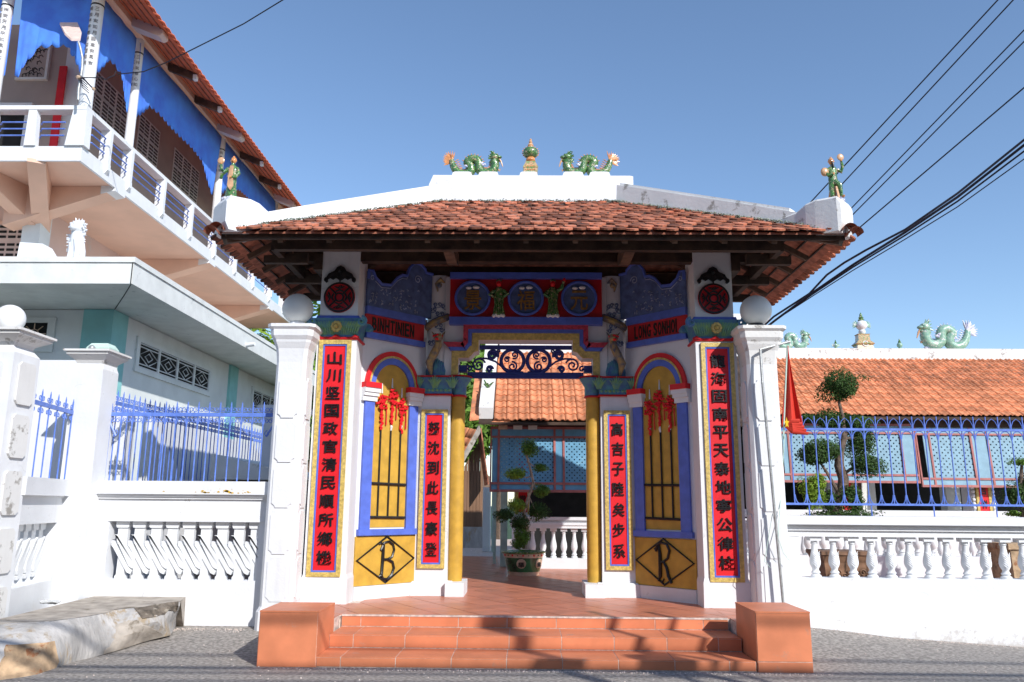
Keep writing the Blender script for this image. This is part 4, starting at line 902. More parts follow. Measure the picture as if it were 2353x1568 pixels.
# ---- left iron fences
def iron_fence(P0, P1, zb, zr, n, lab, tilt=0, group='blue spear topped iron fences on the left walls', brackets=True, ends=(1, 1)):
    T = thing('iron_fence', lab, 'fence', tuple((P0+P1)/2+Z_*zb), group); U = (P1-P0).normalized(); LL = (P1-P0).length; Nf = Vector((-U.y, U.x, 0))
    def P(u, z, o=0): return P0+U*u+Z_*z+Nf*o
    m = MB(); m.prism([P(0, zr, -.012), P(LL, zr, -.012), P(LL, zr+.05, -.012), P(0, zr+.05, -.012)], Nf*.024); m.build('top_rail', 'fenceblue', T)
    pitch = (LL-.10)/(n-1)
    for i in range(n):
        u = .05+pitch*i
        m = MB(); m.tube([P(u, zb), P(u, zr+.05), P(u, zr+.155), P(u, zr+.20)], [.009, .009, .010, .002], 6); m.build('picket', 'fenceblue', T)
        for e in (-1, 1):
            m = MB(); c = P(u+e*.036, zr+.10)
            m.tube([P(u+e*.012, zr+.125), P(u+e*.008, zr+.08), P(u+e*.03, zr+.065)]+spiral(P(u+e*.045, zr+.095), .030, .012, rad(-90), rad(-90)+e*rad(350), U, Z_, 12), .0055, 5); m.build('scroll', 'fenceblue', T)
            m = MB(); m.tube([P(u+e*.008, zr-.10)]+[P(u+e*.025, zr-.02)]+spiral(P(u+e*.045, zr-.055), .028, .012, rad(90), rad(90)-e*rad(350), U, Z_, 12), .0055, 5); m.build('scroll', 'fenceblue', T)
    if brackets:
        for ee, u, e in ((0, .0, 1), (1, LL, -1)):
            if not ends[ee]: continue
            m = MB(); m.tube([P(u+e*.02, zr-.02), P(u+e*.05, zr-.10), P(u+e*.14, zr-.26)], .014, 5)
            m.tube(spiral(P(u+e*.04, zr-.10), .045, .012, rad(90), rad(90)+e*rad(380), U, Z_, 14), .006, 5); m.tube(spiral(P(u+e*.13, zr-.22), .04, .012, rad(90), rad(90)-e*rad(380), U, Z_, 14), .006, 5)
            m.build('corner_scroll', 'fenceblue', T)
    return T
iron_fence(Vector((-5.50, 10.38, 0)), Vector((-3.24, 10.38, 0)), 1.86, 2.70, 16, 'blue iron fence with spear tips on the wall left of the gate')
iron_fence(Vector((-5.58, 8.85, 0)), Vector((-5.86, 10.55, 0)), 1.86, 2.68, 8, 'short blue iron fence beside the globe topped pillar at far left', ends=(0, 1))
iron_fence(Vector((-5.45, 10.45, 0)), Vector((-5.35, 16.4, 0)), 1.25, 2.86, 40, 'long blue iron fence running back beside the pale blue house', ends=(0, 1))
BW = thing('inner_wall', 'low white wall below the fence that runs back beside the pale house', 'wall', (-5.5, 13, 0)); MB().box(-5.58, -5.34, 10.55, 16.6, 0, 1.25).build('wall_base', 'white', BW); MB().box(-5.62, -5.30, 10.55, 16.6, 1.25, 1.31).build('coping', 'white', BW)
# white yard wall + gate post behind the fences
YW = thing('yard_wall', 'plain white wall in front of the pale blue house, stepping down to the right', 'wall', (-7.5, 12.4, 0))
m = MB(); m.prism([(-12, 11.2, 0), (-5.62, 11.2, 0), (-5.62, 11.2, 2.84), (-5.73, 11.2, 2.95), (-5.98, 11.2, 3.15), (-6.10, 11.2, 3.54), (-6.5, 11.2, 3.59), (-12, 11.2, 3.59)], (0, .2, 0)); m.build('wall_body', 'white', YW)
MB().frus((-6.16, 11.3), [(.17, .14, 3.4), (.17, .14, 3.77), (.12, .1, 3.84)]).build('mint_cap', 'mint', YW)
YS2 = thing('low_side_wall', 'low white wall running back between the long blue fence and the pale house', 'wall', (-5.95, 14, 0)); m = MB(); m.prism([(-5.95, 12.6, 0), (-5.95, 20, 0), (-5.95, 20, 2.75), (-5.95, 12.6, 2.95)], (-.15, 0, 0)); m.build('wall_body', 'white', YS2)
RP2 = thing('gate_post', 'stout white capped post seen through the blue fence against the gate post', 'pillar', (-4.05, 13.0, 0)); MB().frus((-4.0, 13.2), [(.30, .3, 0), (.28, .28, 3.0), (.36, .36, 3.08), (.36, .36, 3.16), (.2, .2, 3.18)]).build('shaft', 'white', RP2)
GR = thing('grey_gable_roof', 'small pale grey roof seen through the left blue fence', 'roof', (-5, 12.5, 1.6)); m = MB().prism([(-4.95, 12.6, 1.95), (-4.95, 12.6, 2.35), (-3.2, 12.6, 1.95)], (0, 3, 0)); m.build('roof_slab', 'greywhite', GR); MB().box(-4.9, -3.1, 12.7, 15.5, .3, 1.93).build('shed_wall', 'brownwall', GR)
# ---- ramp of concrete on the left
RTm = thing('concrete_ramp', 'raised old concrete slab with limewashed broken edge and rubble at lower left', 'kerb', (-5, 9, 0))
TR_ = [(-70, 1440), (0, 1437), (120, 1428), (243, 1409), (262, 1402), (330, 1396), (400, 1384), (414, 1382)]
BR_ = [(-70, 1580), (0, 1564), (86, 1548), (167, 1520), (304, 1482), (391, 1457), (405, 1440), (421, 1430)]
zt = [.40, .40, .40, .40, .41, .42, .43, .44]
tp = [aZ(x, y, z) for (x, y), z in zip(TR_, zt)]; bt = [aZ(x, y, 0.0 if y > 1500 else (.05 if y > 1460 else .10)) for x, y in BR_]
bt = [Vector((p.x, min(p.y, 10.28), p.z-.015)) for p in bt]
m = MB(); N_ = len(tp); sub = 6; vs = []; R = random.Random(8)
rows = 7
cols = []
for i in range(N_-1):
    for k in range(sub): t = k/sub; cols.append((tp[i].lerp(tp[i+1], t), bt[i].lerp(bt[i+1], t)))
cols.append((tp[-1], bt[-1]))
for a, b in cols:
    for r in range(rows):
        t = r/(rows-1); p = a.lerp(b, t); bulge = .13*math.sin(math.pi*t**.8)+.03*math.sin(p.x*9+t*5)+.02*math.sin(p.x*23+2); p = p+Vector((.5*bulge, -bulge, .02*math.sin(p.x*7)*(0 < r < rows-1)+.0)); vs.append(p)
m.add(vs, [(i*rows+r, i*rows+r+1, (i+1)*rows+r+1, (i+1)*rows+r) for i in range(len(cols)-1) for r in range(rows-1)])
m.build('broken_edge', 'concrete_pale', RTm, smooth=True)
m = MB(); top = [vs[i*rows] for i in range(len(cols))]; back = [Vector((p.x, 10.34, .44)) for p in top]
xe_ = aY(426, 1378, 10.32).x; back = [Vector((min(p.x, xe_), 10.33, .44)) for p in top]; k0 = len(top); m.add([p+Z_*.004 for p in top]+back, [(i, i+1, k0+i+1, k0+i) for i in range(k0-1)]); m.build('slab_top', 'concrete', RTm)
a_, b_, c_, d_ = top[-1], back[-1], Vector((back[-1].x+.02, 10.30, .05)), Vector(vs[-1])
MB().prism([a_, b_, c_, d_], (-.06, -.0, 0)).build('slab_end', 'concrete', RTm)
def lump(c, r, sc, matn, par, seed):
    R = random.Random(seed); m = MB().sphere(c, r, 30, sx=sc[0], sy=sc[1], sz=sc[2]); m.v = [tuple(Vector(c)+(Vector(v)-Vector(c))*(1+.16*math.sin(v[0]*31+seed)+.12*math.sin(v[2]*43+v[0]*17))) for v in m.v]; return m.build('rubble_stone', matn, par, smooth=True)
i0, i1 = int(len(cols)*.66), len(cols)-2; vm = []; R = random.Random(5)
for i in range(i0, i1):
    for r in range(3): p = Vector(vs[i*rows+r]); vm.append(p+Vector((.006, -.010, .006))-Z_*(0 if r < 2 else R.uniform(-.03, .02)))
n_ = i1-i0; MB().add(vm, [(i*3+r, i*3+r+1, (i+1)*3+r+1, (i+1)*3+r) for i in range(n_-1) for r in range(2)]).build('mossy_patch', mat('black mould on concrete', (.17, .14, .11), .95, .3, 14, .9, 40, spots=(.34, .3, .24), spotsize=9, spotamt=.56), RTm)
def face_patch(f0, f1, r0, r1, nm, mt, seed):
    i0, i1 = int(len(cols)*f0), int(len(cols)*f1); vm = []; R = random.Random(seed); k = r1-r0+1
    for i in range(i0, i1):
        e_ = math.sin(math.pi*(i-i0+.5)/(i1-i0))
        for r in range(r0, r1+1):
            p = Vector(vs[i*rows+r]); c_ = Vector(vs[i*rows+(r1 if r1 == rows-1 else (r0+r1)//2)]); p = c_.lerp(p, min(1, e_*1.4+R.uniform(-.1, .1))); vm.append(p+Vector((.008, -.012, .004)))
    MB().add(vm, [(i*k+r, i*k+r+1, (i+1)*k+r+1, (i+1)*k+r) for i in range(i1-i0-1) for r in range(k-1)]).build(nm, mt, RTm, smooth=True)
face_patch(.13, .38, 2, 6, 'exposed_ochre_stone', 'stone', 3); face_patch(.50, .72, 2, 6, 'brown_stained_patch', 'concrete', 4)
# plastic bag on the ramp
m = MB().sphere(aZ(115, 1383, .46), .07, 12, sx=1.8, sy=1, sz=.35); c = aZ(115, 1383, .46); m.v = [tuple(Vector(v)+Vector((0, 0, .012*math.sin(v[0]*70)*math.cos(v[1]*60)))) for v in m.v]
bag = m.build('plastic_bag', mat('crumpled clear plastic', (.55, .56, .56), .2, .1, 20, .6, 40, coat=.5)); tag(bag, 'crumpled clear plastic bag on the concrete slab at far left', 'plastic bag')
# ================================================================== RIGHT FENCE
RF = thing('iron_fence', 'light blue iron railing with pointed arches and half rings on the right wall', 'fence', (5, 10.38, 1.5))
fy = 10.42; zR, zBt = 2.585, 1.635
MB().box(3.27, 8.2, fy-.012, fy+.012, zR-.012, zR+.018).build('top_rail', 'fenceblue', RF); MB().box(3.27, 8.2, fy-.012, fy+.012, zBt-.012, zBt+.014).build('bottom_rail', 'fenceblue', RF)
pt = .1575
for i in range(30):
    x = 3.60+pt*(i-2)
    if x < 3.3: continue
    m = MB().tube([(x, fy, zBt), (x, fy, zR+.175)], .0085, 6); m.build('picket', 'fenceblue', RF)
    xc = x+pt/2; hw_ = pt/2-.008
    m = MB().tube([(xc+hw_*math.cos(math.pi*t/14), fy, zBt+.085-.085*math.sin(math.pi*t/14)*1.0+.035*abs(math.cos(math.pi*t/14))**6) for t in range(15)], .0065, 5); m.build('lower_half_ring', 'fenceblue', RF)
    m = MB().tube([(xc+hw_*math.cos(math.pi*t/14), fy, zR-.085+.07*math.sin(math.pi*t/14)-.035*abs(math.cos(math.pi*t/14))**6) for t in range(15)], .0065, 5); m.build('upper_half_ring', 'fenceblue', RF)
    a_ = [(xc-hw_, fy, zR+.01), (xc-hw_*.95, fy, zR+.06), (xc-hw_*.6, fy, zR+.115), (xc, fy, zR+.15), (xc+hw_*.6, fy, zR+.115), (xc+hw_*.95, fy, zR+.06), (xc+hw_, fy, zR+.01)]
    MB().tube(a_, .005, 5).build('pointed_arch', 'fenceblue', RF)
for i in range(6): MB().tube([(3.62+i*.787, fy, 1.49), (3.62+i*.787, fy, zBt)], .009, 6).build('stub_leg', 'fenceblue', RF)
# flagpole + bent conduit + flag
FP = thing('flag_bracket', 'thin grey pipe bent outwards at the top, leaning on the right gate post', 'pole', (3.25, 10.0, .3))
p0, p1, p2, p3 = aY(1800, 1390, 9.95), aY(1752, 880, 9.95), aY(1747, 803, 9.98), aY(1815, 785, 10.15)
MB().tube([p0, p1, p2, p2.lerp(p3, .05), p3], .017, 8).build('bent_pipe', 'steel', FP)
FL = thing('flag', 'red flag with yellow star drooping from a thin stick beside the right gate post', 'flag', aY(1810, 1000, 10.12))
s0, s1 = aY(1809, 795, 10.12), aY(1800, 1010, 10.12)
MB().tube([s0, s1], .010, 6).build('flag_stick', 'mint', FL)
m = MB(); nu, nv = 12, 16; vs = []
for j in range(nv+1):
    t = j/nv; w = .015+.23*min(1, t*1.1)**1.2; a = s0.lerp(aY(1803, 985, 10.12), t)
    for i in range(nu+1):
        u = i/nu; vs.append(a+Vector(((u-.12)*w, .035*math.sin(u*9+t*1.2)*(.4+t), -.02*u*t+(.03*math.sin(u*14) if j == nv else 0))))
m.add(vs, [(j*(nu+1)+i, j*(nu+1)+i+1, (j+1)*(nu+1)+i+1, (j+1)*(nu+1)+i) for j in range(nv) for i in range(nu)])
fc = m.build('flag_cloth', 'flag', FL, smooth=True); fc.modifiers.new('s', 'SOLIDIFY').thickness = .003
m = MB(); c = aY(1808, 972, 10.06); st_ = []
for k in range(10): a = math.pi/2+k*math.pi/5; r_ = (.055, .024)[k % 2]; st_.append(c+Vector((r_*.6*math.cos(a), .0, r_*math.sin(a)*1.3)))
m.prism(st_, (0, .004, 0)); m.build('yellow_star', 'yellow', FL)
m = MB(); a_ = aY(1806, 975, 10.10)
for k in range(5): m.tube([a_+Vector((0, 0, -.01*k)), a_+Vector((.06, -.04, .03-.03*k)), a_+Vector((.16+.03*k, -.05+.02*k, .045-.04*k))], [.01, .035, .02], 7, flat=.5)
m.build('flag_fold', 'flag', FL, smooth=True)
CD = MB().tube([aY(1803, 1000, 10.1), aY(1797, 1100, 10.12), aY(1790, 1200, 10.02), aY(1788, 1245, 9.95)], .005, 5).tube([aY(1788, 1240, 9.95), aY(1775, 1180, 9.98), aY(1757, 1290, 9.98), aY(1770, 1305, 9.98)], .004, 5).tube([aY(1789, 1240, 9.95), aY(1800, 1270, 9.96), aY(1815, 1290, 9.98)], .004, 5).build('tie_string', 'mint')
tag(CD, 'pale green string tied round the leaning pipe', 'string')
# ================================================================== COURTYARD BALUSTRADES, PLANTS
IB = thing('courtyard_balustrade', 'white balustrade of the veranda seen through the gate opening', 'balustrade', (.5, 16.4, PZ))
by = 16.35
m = MB(); m.box(-.26, 10.0, by, by+.25, PZ-.05, .56); m.box(-.26, .02, by, by+.25, .56, 1.36); m.build('base', 'white', IB)
m = MB(); m.box(-.28, 10.0, by-.03, by+.28, 1.30, 1.36); m.box(-.28, 10.0, by, by+.25, 1.14, 1.20); m.box(-.3, 10.0, by-.02, by+.27, 1.20, 1.25); m.box(-.28, 10, by+.03, by+.22, 1.25, 1.30); m.build('coping', 'white', IB)
for k in range(46): turned('baluster', .16+.208*k, by+.12, .56, 1.15, .066, IB, 12, False)
# ================================================================== VERANDA HOUSES BEHIND
def lattice_panel(parent, x0, x1, z0, z1, y, tilt, matn, cell):
    """perforated shutter: real square openings in offset rows between solid slats"""
    m = MB(); h = z1-z0; rows = int(h/cell); cols_ = int((x1-x0)/cell)
    def P(x, z, d=0): return Vector((x, y-(z1-z)*math.tan(tilt)+d, z))
    vs = []; fs = []; nx, nz = cols_*2, rows*2
    for j in range(nz+1):
        for i in range(nx+1): vs.append(P(x0+(x1-x0)*i/nx, z0+h*j/nz))
    for j in range(nz):
        for i in range(nx):
            if j % 2 == 1 and (i % 4) == (1 if (j//2) % 2 else 3): continue
            fs.append((j*(nx+1)+i, j*(nx+1)+i+1, (j+1)*(nx+1)+i+1, (j+1)*(nx+1)+i))
    m.add(vs, fs); o = m.build('lattice_panel', matn, parent); o.modifiers.new('s', 'SOLIDIFY').thickness = .02
    return o
def shutter(name, lab, x0, x1, zt, zb, y, tilt, matn, bays, group, cell=.052):
    T = thing(name, lab, 'shutter', ((x0+x1)/2, y, zt), group)
    def P(x, z, d=0): return Vector((x, y-(zt-z)*math.tan(tilt)+d, z))
    def bar(xa, xb, za, zb_, d0=-.03, d1=.03, mt='frame_red', nm='frame_bar'): return MB().prism([P(xa, za, d0), P(xb, za, d0), P(xb, zb_, d0), P(xa, zb_, d0)], (0, d1-d0, 0)).build(nm, mt, T)
    w = .045; H = zt-zb; za, zc_ = zb+H*.13, zt-H*.16
    bar(x0, x1, zb, zb+.05); bar(x0, x1, za-.02, za+.025); bar(x0, x1, zt-.05, zt); bar(x0, x1, zc_-.02, zc_+.02)
    bar(x0, x1, zb+.05, za-.02, -.012, .012, matn, 'lower_board'); bar(x0, x1, zc_+.02, zt-.05, -.012, .012, matn, 'upper_board')
    xs_ = []
    for a, b in bays:
        bar(a-.14, a-.02, za+.025, zc_-.02, -.010, .010, matn, 'side_board')
        bar(a-.03, a+.012, zb+.05, zt-.05, -.028, .028); bar(b-.012, b+.03, zb+.05, zt-.05, -.028, .028)
        lattice_panel(T, a+.012, b-.012, za+.025, zc_-.02, P(0, zc_-.02).y, tilt, matn, cell)
    for (a1, b1), (a2, b2) in zip(bays, bays[1:]): bar(b1+.02, a2-.14, za+.025, zc_-.02, -.010, .010, matn, 'side_board')
    bar(x0, x0+.03, zb+.05, zt-.05, -.029, .029); bar(x1-.03, x1, zb+.05, zt-.05, -.029, .029)
    bar(bays[-1][1]+.02, x1-.03, za+.025, zc_-.02, -.010, .010, matn, 'side_board')
    return T
# middle wing
MH = thing('veranda_house', 'white and blue veranda house with orange tiled roof seen through the gate opening', 'house', (1.5, 17, PZ))
mY = 16.0
m = MB(); m.box(-.2, 5.0, 18.2, 18.3, PZ, 3.6); m.box(4.9, 5.0, 16.7, 18.3, PZ, 3.6); m.box(-.62, -.2, 17.9, 17.95, 1.9, 3.6); m.build('dark_back_wall', 'dark', MH)  # narrow dark panel added so the lattice holes stay dark
MB().box(-.3, 5.0, 16.6, 18.2, 3.02, 3.06).build('veranda_ceiling', 'wood', MH)
m = MB(); m.box(-.50, -.36, 16.75, 16.9, PZ, 3.1); m.build('mint_post', 'mint', MH)
m = MB(); m.box(-.22, .10, 16.7, 17.0, PZ, 3.0); pc = m.build('porch_column', 'white', MH)
m = MB(); m.box(-.135, .05, 16.67, 16.70, 1.45, 2.9); m.build('red_couplet', 'red', pc)
for i, ch in enumerate('福滿堂'): q = MB(); letter(q, ch, (-.045, 16.67, 2.55-.42*i), .13, .16, X_, -Y_, .01, .02); q.build('character', 'black', pc)
MB().box(-.20, -.14, 16.66, 16.7, 1.4, 2.95).box(.055, .09, 16.66, 16.7, 1.4, 2.95).build('gilt_strip', 'goldtrim', pc)
shutter('lattice_shutter', 'sky blue lattice shutter hanging in the gate opening above the dark veranda', -.70, 1.62, 3.14, 1.84, 16.1, rad(4), 'lattice', [(-.52, .58), (.78, 1.52)], 'blue lattice shutters of the veranda houses', .050)
MB().box(-.70, 5, 15.98, 16.06, 3.16, 3.26).build('eave_board', 'woodlight', MH)
m = MB()
for xx, mm in ((-.45, 'cream'), (-.15, 'greywhite'), (.15, 'greywhite')): MB().box(xx-.09, xx+.09, 16.06, 16.09, 3.08, 3.16).build('notice_card', mm, MH)
def tiled_roof(parent, f, nu, nv, tw, tl, matn, cap, name='roof_tile', seed=0, thick=.02, nrm=Vector((0, -.5, .86)), keep=None):
    """interlocking tiles: rolled profile, each overlapping the one below"""
    R = random.Random(seed); a = f(0, 0); ud = (f(1, 0)-a).normalized(); vd = (f(0, 1)-a).normalized(); nrm = ud.cross(vd); nrm = nrm if nrm.z > 0 else -nrm
    xs_ = [0, .10, .22, .34, .46, .58, .70, .82, .94, 1.0]; hs = [.012, .030, .034, .012, .004, .004, .026, .034, .014, .008]
    vs = []; fs = []
    for j, (y, dz) in enumerate(((0, .026), (1.12, 0))):
        for x, h in zip(xs_, hs): vs.append(ud*x*tw*.99+vd*y*tl+nrm*(h*tw/.22+dz))
    n = len(xs_); fs = [(i, i+1, n+i+1, n+i) for i in range(n-1)]
    k = len(vs); vs += [v-nrm*thick for v in vs[:n]]; fs += [(k+i, k+i+1, i+1, i) for i in range(n-1)]; fs += [(k, 0, n), (k+n-1, 2*n-1, n-1)]
    me = bpy.data.meshes.new(name); me.from_pydata([tuple(v) for v in vs], [], fs); me.materials.append(M[matn])
    for p in me.polygons: p.use_smooth = p.index < n-1
    rest = MB(); cnt = 0; cells = [(i, j) for j in range(nv) for i in range(nu) if (keep is None or keep(i, j))]
    for i, j in cells:
        p = f(i*tw+R.uniform(-.004, .004), j*tl+R.uniform(-.006, .006))+nrm*R.uniform(0, .008)
        if cnt < cap and not (name == 'roof_tile' and j > 99):
            o = bpy.data.objects.new(name, me); col.objects.link(o); o.parent = parent; o.location = p
            if parent.type == 'EMPTY': o.matrix_parent_inverse = Matrix.Translation(-Vector(WL[parent.name]))
            o.rotation_euler = (0, 0, rad(R.gauss(0, .5))); cnt += 1
        else: rest.add([p+Vector(v) for v in vs], fs)
    if rest.v: stuff(rest.build('upper_roof_tiles', matn, parent, smooth=False))
sl_m = rad(38); th_m = math.tan(sl_m)
e0 = aY(1140, 968, 15.7); EZm = e0.z
def fm(u, v): return Vector((-.62+u, 15.7+v*math.cos(sl_m), EZm+v*math.sin(sl_m)))
tiled_roof(MH, fm, 19, 16, .235, .235, 'tile_new', 298, seed=5)
q = MB().prism([fm(-.3, 0)-Z_*.03, fm(5.5, 0)-Z_*.03, fm(5.5, 3.9)-Z_*.03, fm(-.3, 3.9)-Z_*.03], (0, 0, -.04)); q.build('roof_deck', 'wood', MH)
# gable wall rib (white verge) with glazed ornament and the tile strip outside it
q = MB()
for v0, v1, hgt in ((.12, .9, .22), (.9, 1.5, .16), (1.5, 3.9, .24)):
    q.prism([fm(-.30, v0)+Z_*-.02, fm(-.02, v0)+Z_*-.02, fm(-.02, v1)+Z_*-.02, fm(-.30, v1)+Z_*-.02], (0, -.05, hgt))
q.build('verge_rib', 'white_worn', MH)
for v0 in (.85, 1.35, 2.1):
    g = MB(); R = random.Random(int(v0*10)); c = fm(-.16, v0)+Z_*.25
    for i in range(9): g.tube([c, c+Vector((R.uniform(-.1, .12), R.uniform(-.1, 0), R.uniform(.02, .14)))], [.03, .012], 6)
    g.build('glazed_ornament', 'gglaze', MH, smooth=True)
for k in range(10): q = MB().prism([fm(-.48, .2*k), fm(-.30, .2*k), fm(-.30, .2*k+.24), fm(-.48, .2*k+.24)], (0, 0, .03)); q.v = [tuple(Vector(v)+Z_*(.02*((i+k) % 2))) for i, v in enumerate(q.v)]; q.build('verge_tile', 'tile_new', MH)
q = MB().prism([(-.70, fm(0, 0).y+.02, EZm-.05), (-.30, fm(0, 0).y+.02, EZm-.04), (-.30, fm(0, 0).y+.02, EZm+.05), (-.56, fm(0, 0).y+.02, EZm+.10)], (0, .3, 0)); q.build('verge_foot', 'tile_new', MH)
# ridge of the middle wing (white wall visible behind the iron transom)
q = MB(); ym = fm(0, 3.0).y; zm = fm(0, 3.0).z; q.box(-.6, 5.5, ym-.1, ym+.25, zm-.1, zm+.9); q.build('ridge', 'white_worn', MH)
# right wing
RH = thing('veranda_house', 'long veranda house with weathered orange tile roof and dragon ridge at right', 'house', (9, 19, PZ))
ey = 17.6; er = aY(1860, 955, ey); EZr = er.z; sl_r = rad(34)
def fr(u, v): return Vector((4.6+u, ey+v*math.cos(sl_r), EZr+v*math.sin(sl_r)))
top_ = 0
rl = 2.3
for k in range(200):
    p = fr(4, rl); d = p-CAM; w = d.dot(fw); yy = PH/2-FPX*d.dot(up)/w
    if yy > 828: rl += .02
    else: break
nvr = int(rl/.205)
tiled_roof(RH, fr, 42, nvr+1, .225, rl/(nvr+.6), 'tile_new', 298, seed=6)
q = MB().prism([fr(-.1, 0)-Z_*.03, fr(9.6, 0)-Z_*.03, fr(9.6, rl+.1)-Z_*.03, fr(-.1, rl+.1)-Z_*.03], (0, 0, -.05)); q.build('roof_deck', 'wood', RH)
rp = fr(0, rl); q = MB().box(4.5, 14.2, rp.y-.02, rp.y+.3, rp.z-.1, aY(2000, 801, rp.y).z); rdg = q.build('ridge', 'white_worn', RH); RIDZ = aY(2000, 801, rp.y).z
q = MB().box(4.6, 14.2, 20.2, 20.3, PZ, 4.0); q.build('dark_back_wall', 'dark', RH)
for x in (5.05, 6.9, 8.0, 9.95): MB().box(x-.16, x+.16, 19.0, 19.3, PZ, 3.6).build('porch_column', 'greywhite', RH)
for x in (7.15, 7.75): MB().box(x-.05, x+.05, 18.9, 19.0, PZ, 3.4).build('door_jamb', 'woodlight', RH)
MB().box(4.6, 14.2, ey+.25, ey+.35, EZr-.22, EZr-.02).build('eave_board', 'wood', RH)
MB().box(4.6, 14.2, 18.1, 20.3, PZ, 1.0).build('veranda_plinth', 'white', RH)
def pxX(px, y): return aY(px, 1000, y).x
yl = ey+.25
shutter('lattice_shutter', 'pale blue lattice shutter behind the bonsai, left end of the right house', pxX(1790, yl), pxX(2100, yl), 3.42, 2.12, yl, rad(4), 'lattice_pale', [(pxX(1800, yl)+.1, pxX(2066, yl))], 'blue lattice shutters of the veranda houses', .060)
shutter('lattice_shutter', 'pale blue lattice shutter right of the gap, hanging slightly lower', pxX(2103, yl), pxX(2370, yl)+.6, 3.42, 2.04, yl+.05, rad(6), 'lattice_pale', [(pxX(2135, yl), pxX(2228, yl)), (pxX(2268, yl), pxX(2370, yl)+.4)], 'blue lattice shutters of the veranda houses', .060)
for px, lab in ((1948, 'left'), (2262, 'right')):
    T = thing('door_couplet', 'red and gilt couplet post with white scrolls under the %s shutter of the right house' % lab, 'sign', aY(px, 1160, 18.0)); b = aY(px, 1165, 18.0)
    MB().box(b.x-.10, b.x+.10, 17.98, 18.02, 1.45, 2.15).build('red_board', 'red', T)
    MB().box(b.x-.16, b.x-.105, 17.97, 18.03, 1.40, 2.2).box(b.x+.105, b.x+.16, 17.97, 18.03, 1.40, 2.2).box(b.x-.16, b.x+.16, 17.97, 18.03, 1.34, 1.40).build('gilt_frame', 'goldtrim', T)
    q = MB()
    for k in range(9):
        for e in (-1, 1): q.sphere((b.x+e*.215, 18.0, 1.42+.09*k), .042, 8)
    q.build('white_scroll', 'white_smooth', T, smooth=True)
    for i, ch in enumerate('吉祥'): q = MB(); letter(q, ch, (b.x, 17.98, 1.98-.3*i), .13, .18, X_, -Y_, .01, .02); q.build('character', 'black', T)
    MB().box(b.x-.26, b.x+.26, 18.03, 18.4, PZ, 3.3).build('post', 'white', T)
# inner balustrade at right (behind the roadside wall) uses its own wall
IB2 = thing('courtyard_balustrade', 'white balustrade row behind the roadside balusters on the right', 'balustrade', (7, 14.2, PZ))
m = MB(); yb2 = 14.3; m.box(3.3, 9.5, yb2, yb2+.22, PZ-.02, .78); m.box(3.3, 9.5, yb2-.03, yb2+.25, 1.42, 1.55); m.box(3.3, 9.5, yb2, yb2+.22, 1.30, 1.36); m.build('base', 'white', IB2)
for k in range(22): turned('baluster', 3.6+.27*k, yb2+.11, .78, 1.32, .08, IB2, 12, False)
# gabled shed between the gate's left column and the middle wing
gY = 24.0
SH = thing('side_shed', 'brown plank walled shed with orange tiled roof and cement verge left of the veranda', 'shed', (aY(1080, 1200, gY).x, gY, PZ))
xa_, xb_ = aY(1015, 1150, gY).x, aY(1109, 1150, gY).x; nP = 13; zb0_ = aY(1085, 1211, gY).z
def rake(px): return aY(px, 1068-(px-1068)*1.75 if px < 1103 else 1007, gY).z
for k in range(nP):
    x0, x1 = xa_+(xb_-xa_)*k/nP, xa_+(xb_-xa_)*(k+1)/nP; px0, px1 = 1015+94*k/nP, 1015+94*(k+1)/nP
    MB().prism([(x0, gY, zb0_), (x1-.008, gY, zb0_), (x1-.008, gY, rake(px1)), (x0, gY, rake(px0))], (0, .03+.012*(k % 2), 0)).xf(Matrix.Translation((0, -.012*(k % 2), 0))).build('plank', 'plank', SH)
MB().box(xa_, xb_+.25, gY-.12, gY+.2, PZ-.05, zb0_).build('concrete_plinth', 'concrete_pale', SH)
MB().box(xa_, xb_-.01, gY+.08, gY+5, PZ, rake(1060)).build('shed_core', 'plank', SH)
P0_, P1_ = aY(1103, 985, gY-.5), aY(1040, 1098, gY-.5)
vd_ = (P0_-P1_)/((P0_-P1_).length)
def fs_(u, v): return P1_+vd_*v+Vector((-.93*u, .30*u, .22*u))+Vector((-.05, .05, .0))
nn = int((P0_-P1_).length/.26)
tiled_roof(SH, fs_, 10, nn, .26, .26, 'tile_new', 200, seed=9)
q = MB().prism([P1_+Vector((.05, 0, -.06)), P0_+Vector((.05, 0, -.06)), P0_+Vector((-.03, .0, .10)), P1_+Vector((-.03, 0, .10))], (-.05, .35, .02)); q.build('cement_verge', 'concrete', SH)
R0_, R1_ = aY(1104, 985, gY-.5), aY(1121, 1112, gY-.8)
for k in range(9):
    a, b = R0_.lerp(R1_, k/9), R0_.lerp(R1_, (k+1.15)/9); MB().prism([a, b, b+Vector((-.13, .6, -.02)), a+Vector((-.13, .6, -.02))], (.03, 0, .02)).build('verge_tile', 'tile_under', SH)
WP = thing('white_pier', 'white pier and pale green post beside the brown shed, behind the potted tree', 'pillar', aY(1117, 1215, 22)); a = aY(1109, 1215, 22); b = aY(1127, 1120, 22)
MB().box(a.x, b.x, 22, 22.4, PZ, b.z).build('pier_body', 'white', WP); a, b = aY(1129, 1228, 21.8), aY(1139, 1120, 21.8); MB().box(a.x, b.x, 21.8, 22.0, PZ, b.z).build('mint_post', 'mint', WP)
BD = thing('passage_door', 'dark blue door leaf in the mint framed passage behind the potted tree', 'door', (-.45, 18.5, PZ)); MB().box(-.52, -.44, 17.6, 17.65, PZ, 2.2).build('door_leaf', 'blue', BD); MB().box(-.68, -.62, 17.55, 17.7, PZ, 2.4).build('door_frame', 'mint', BD)
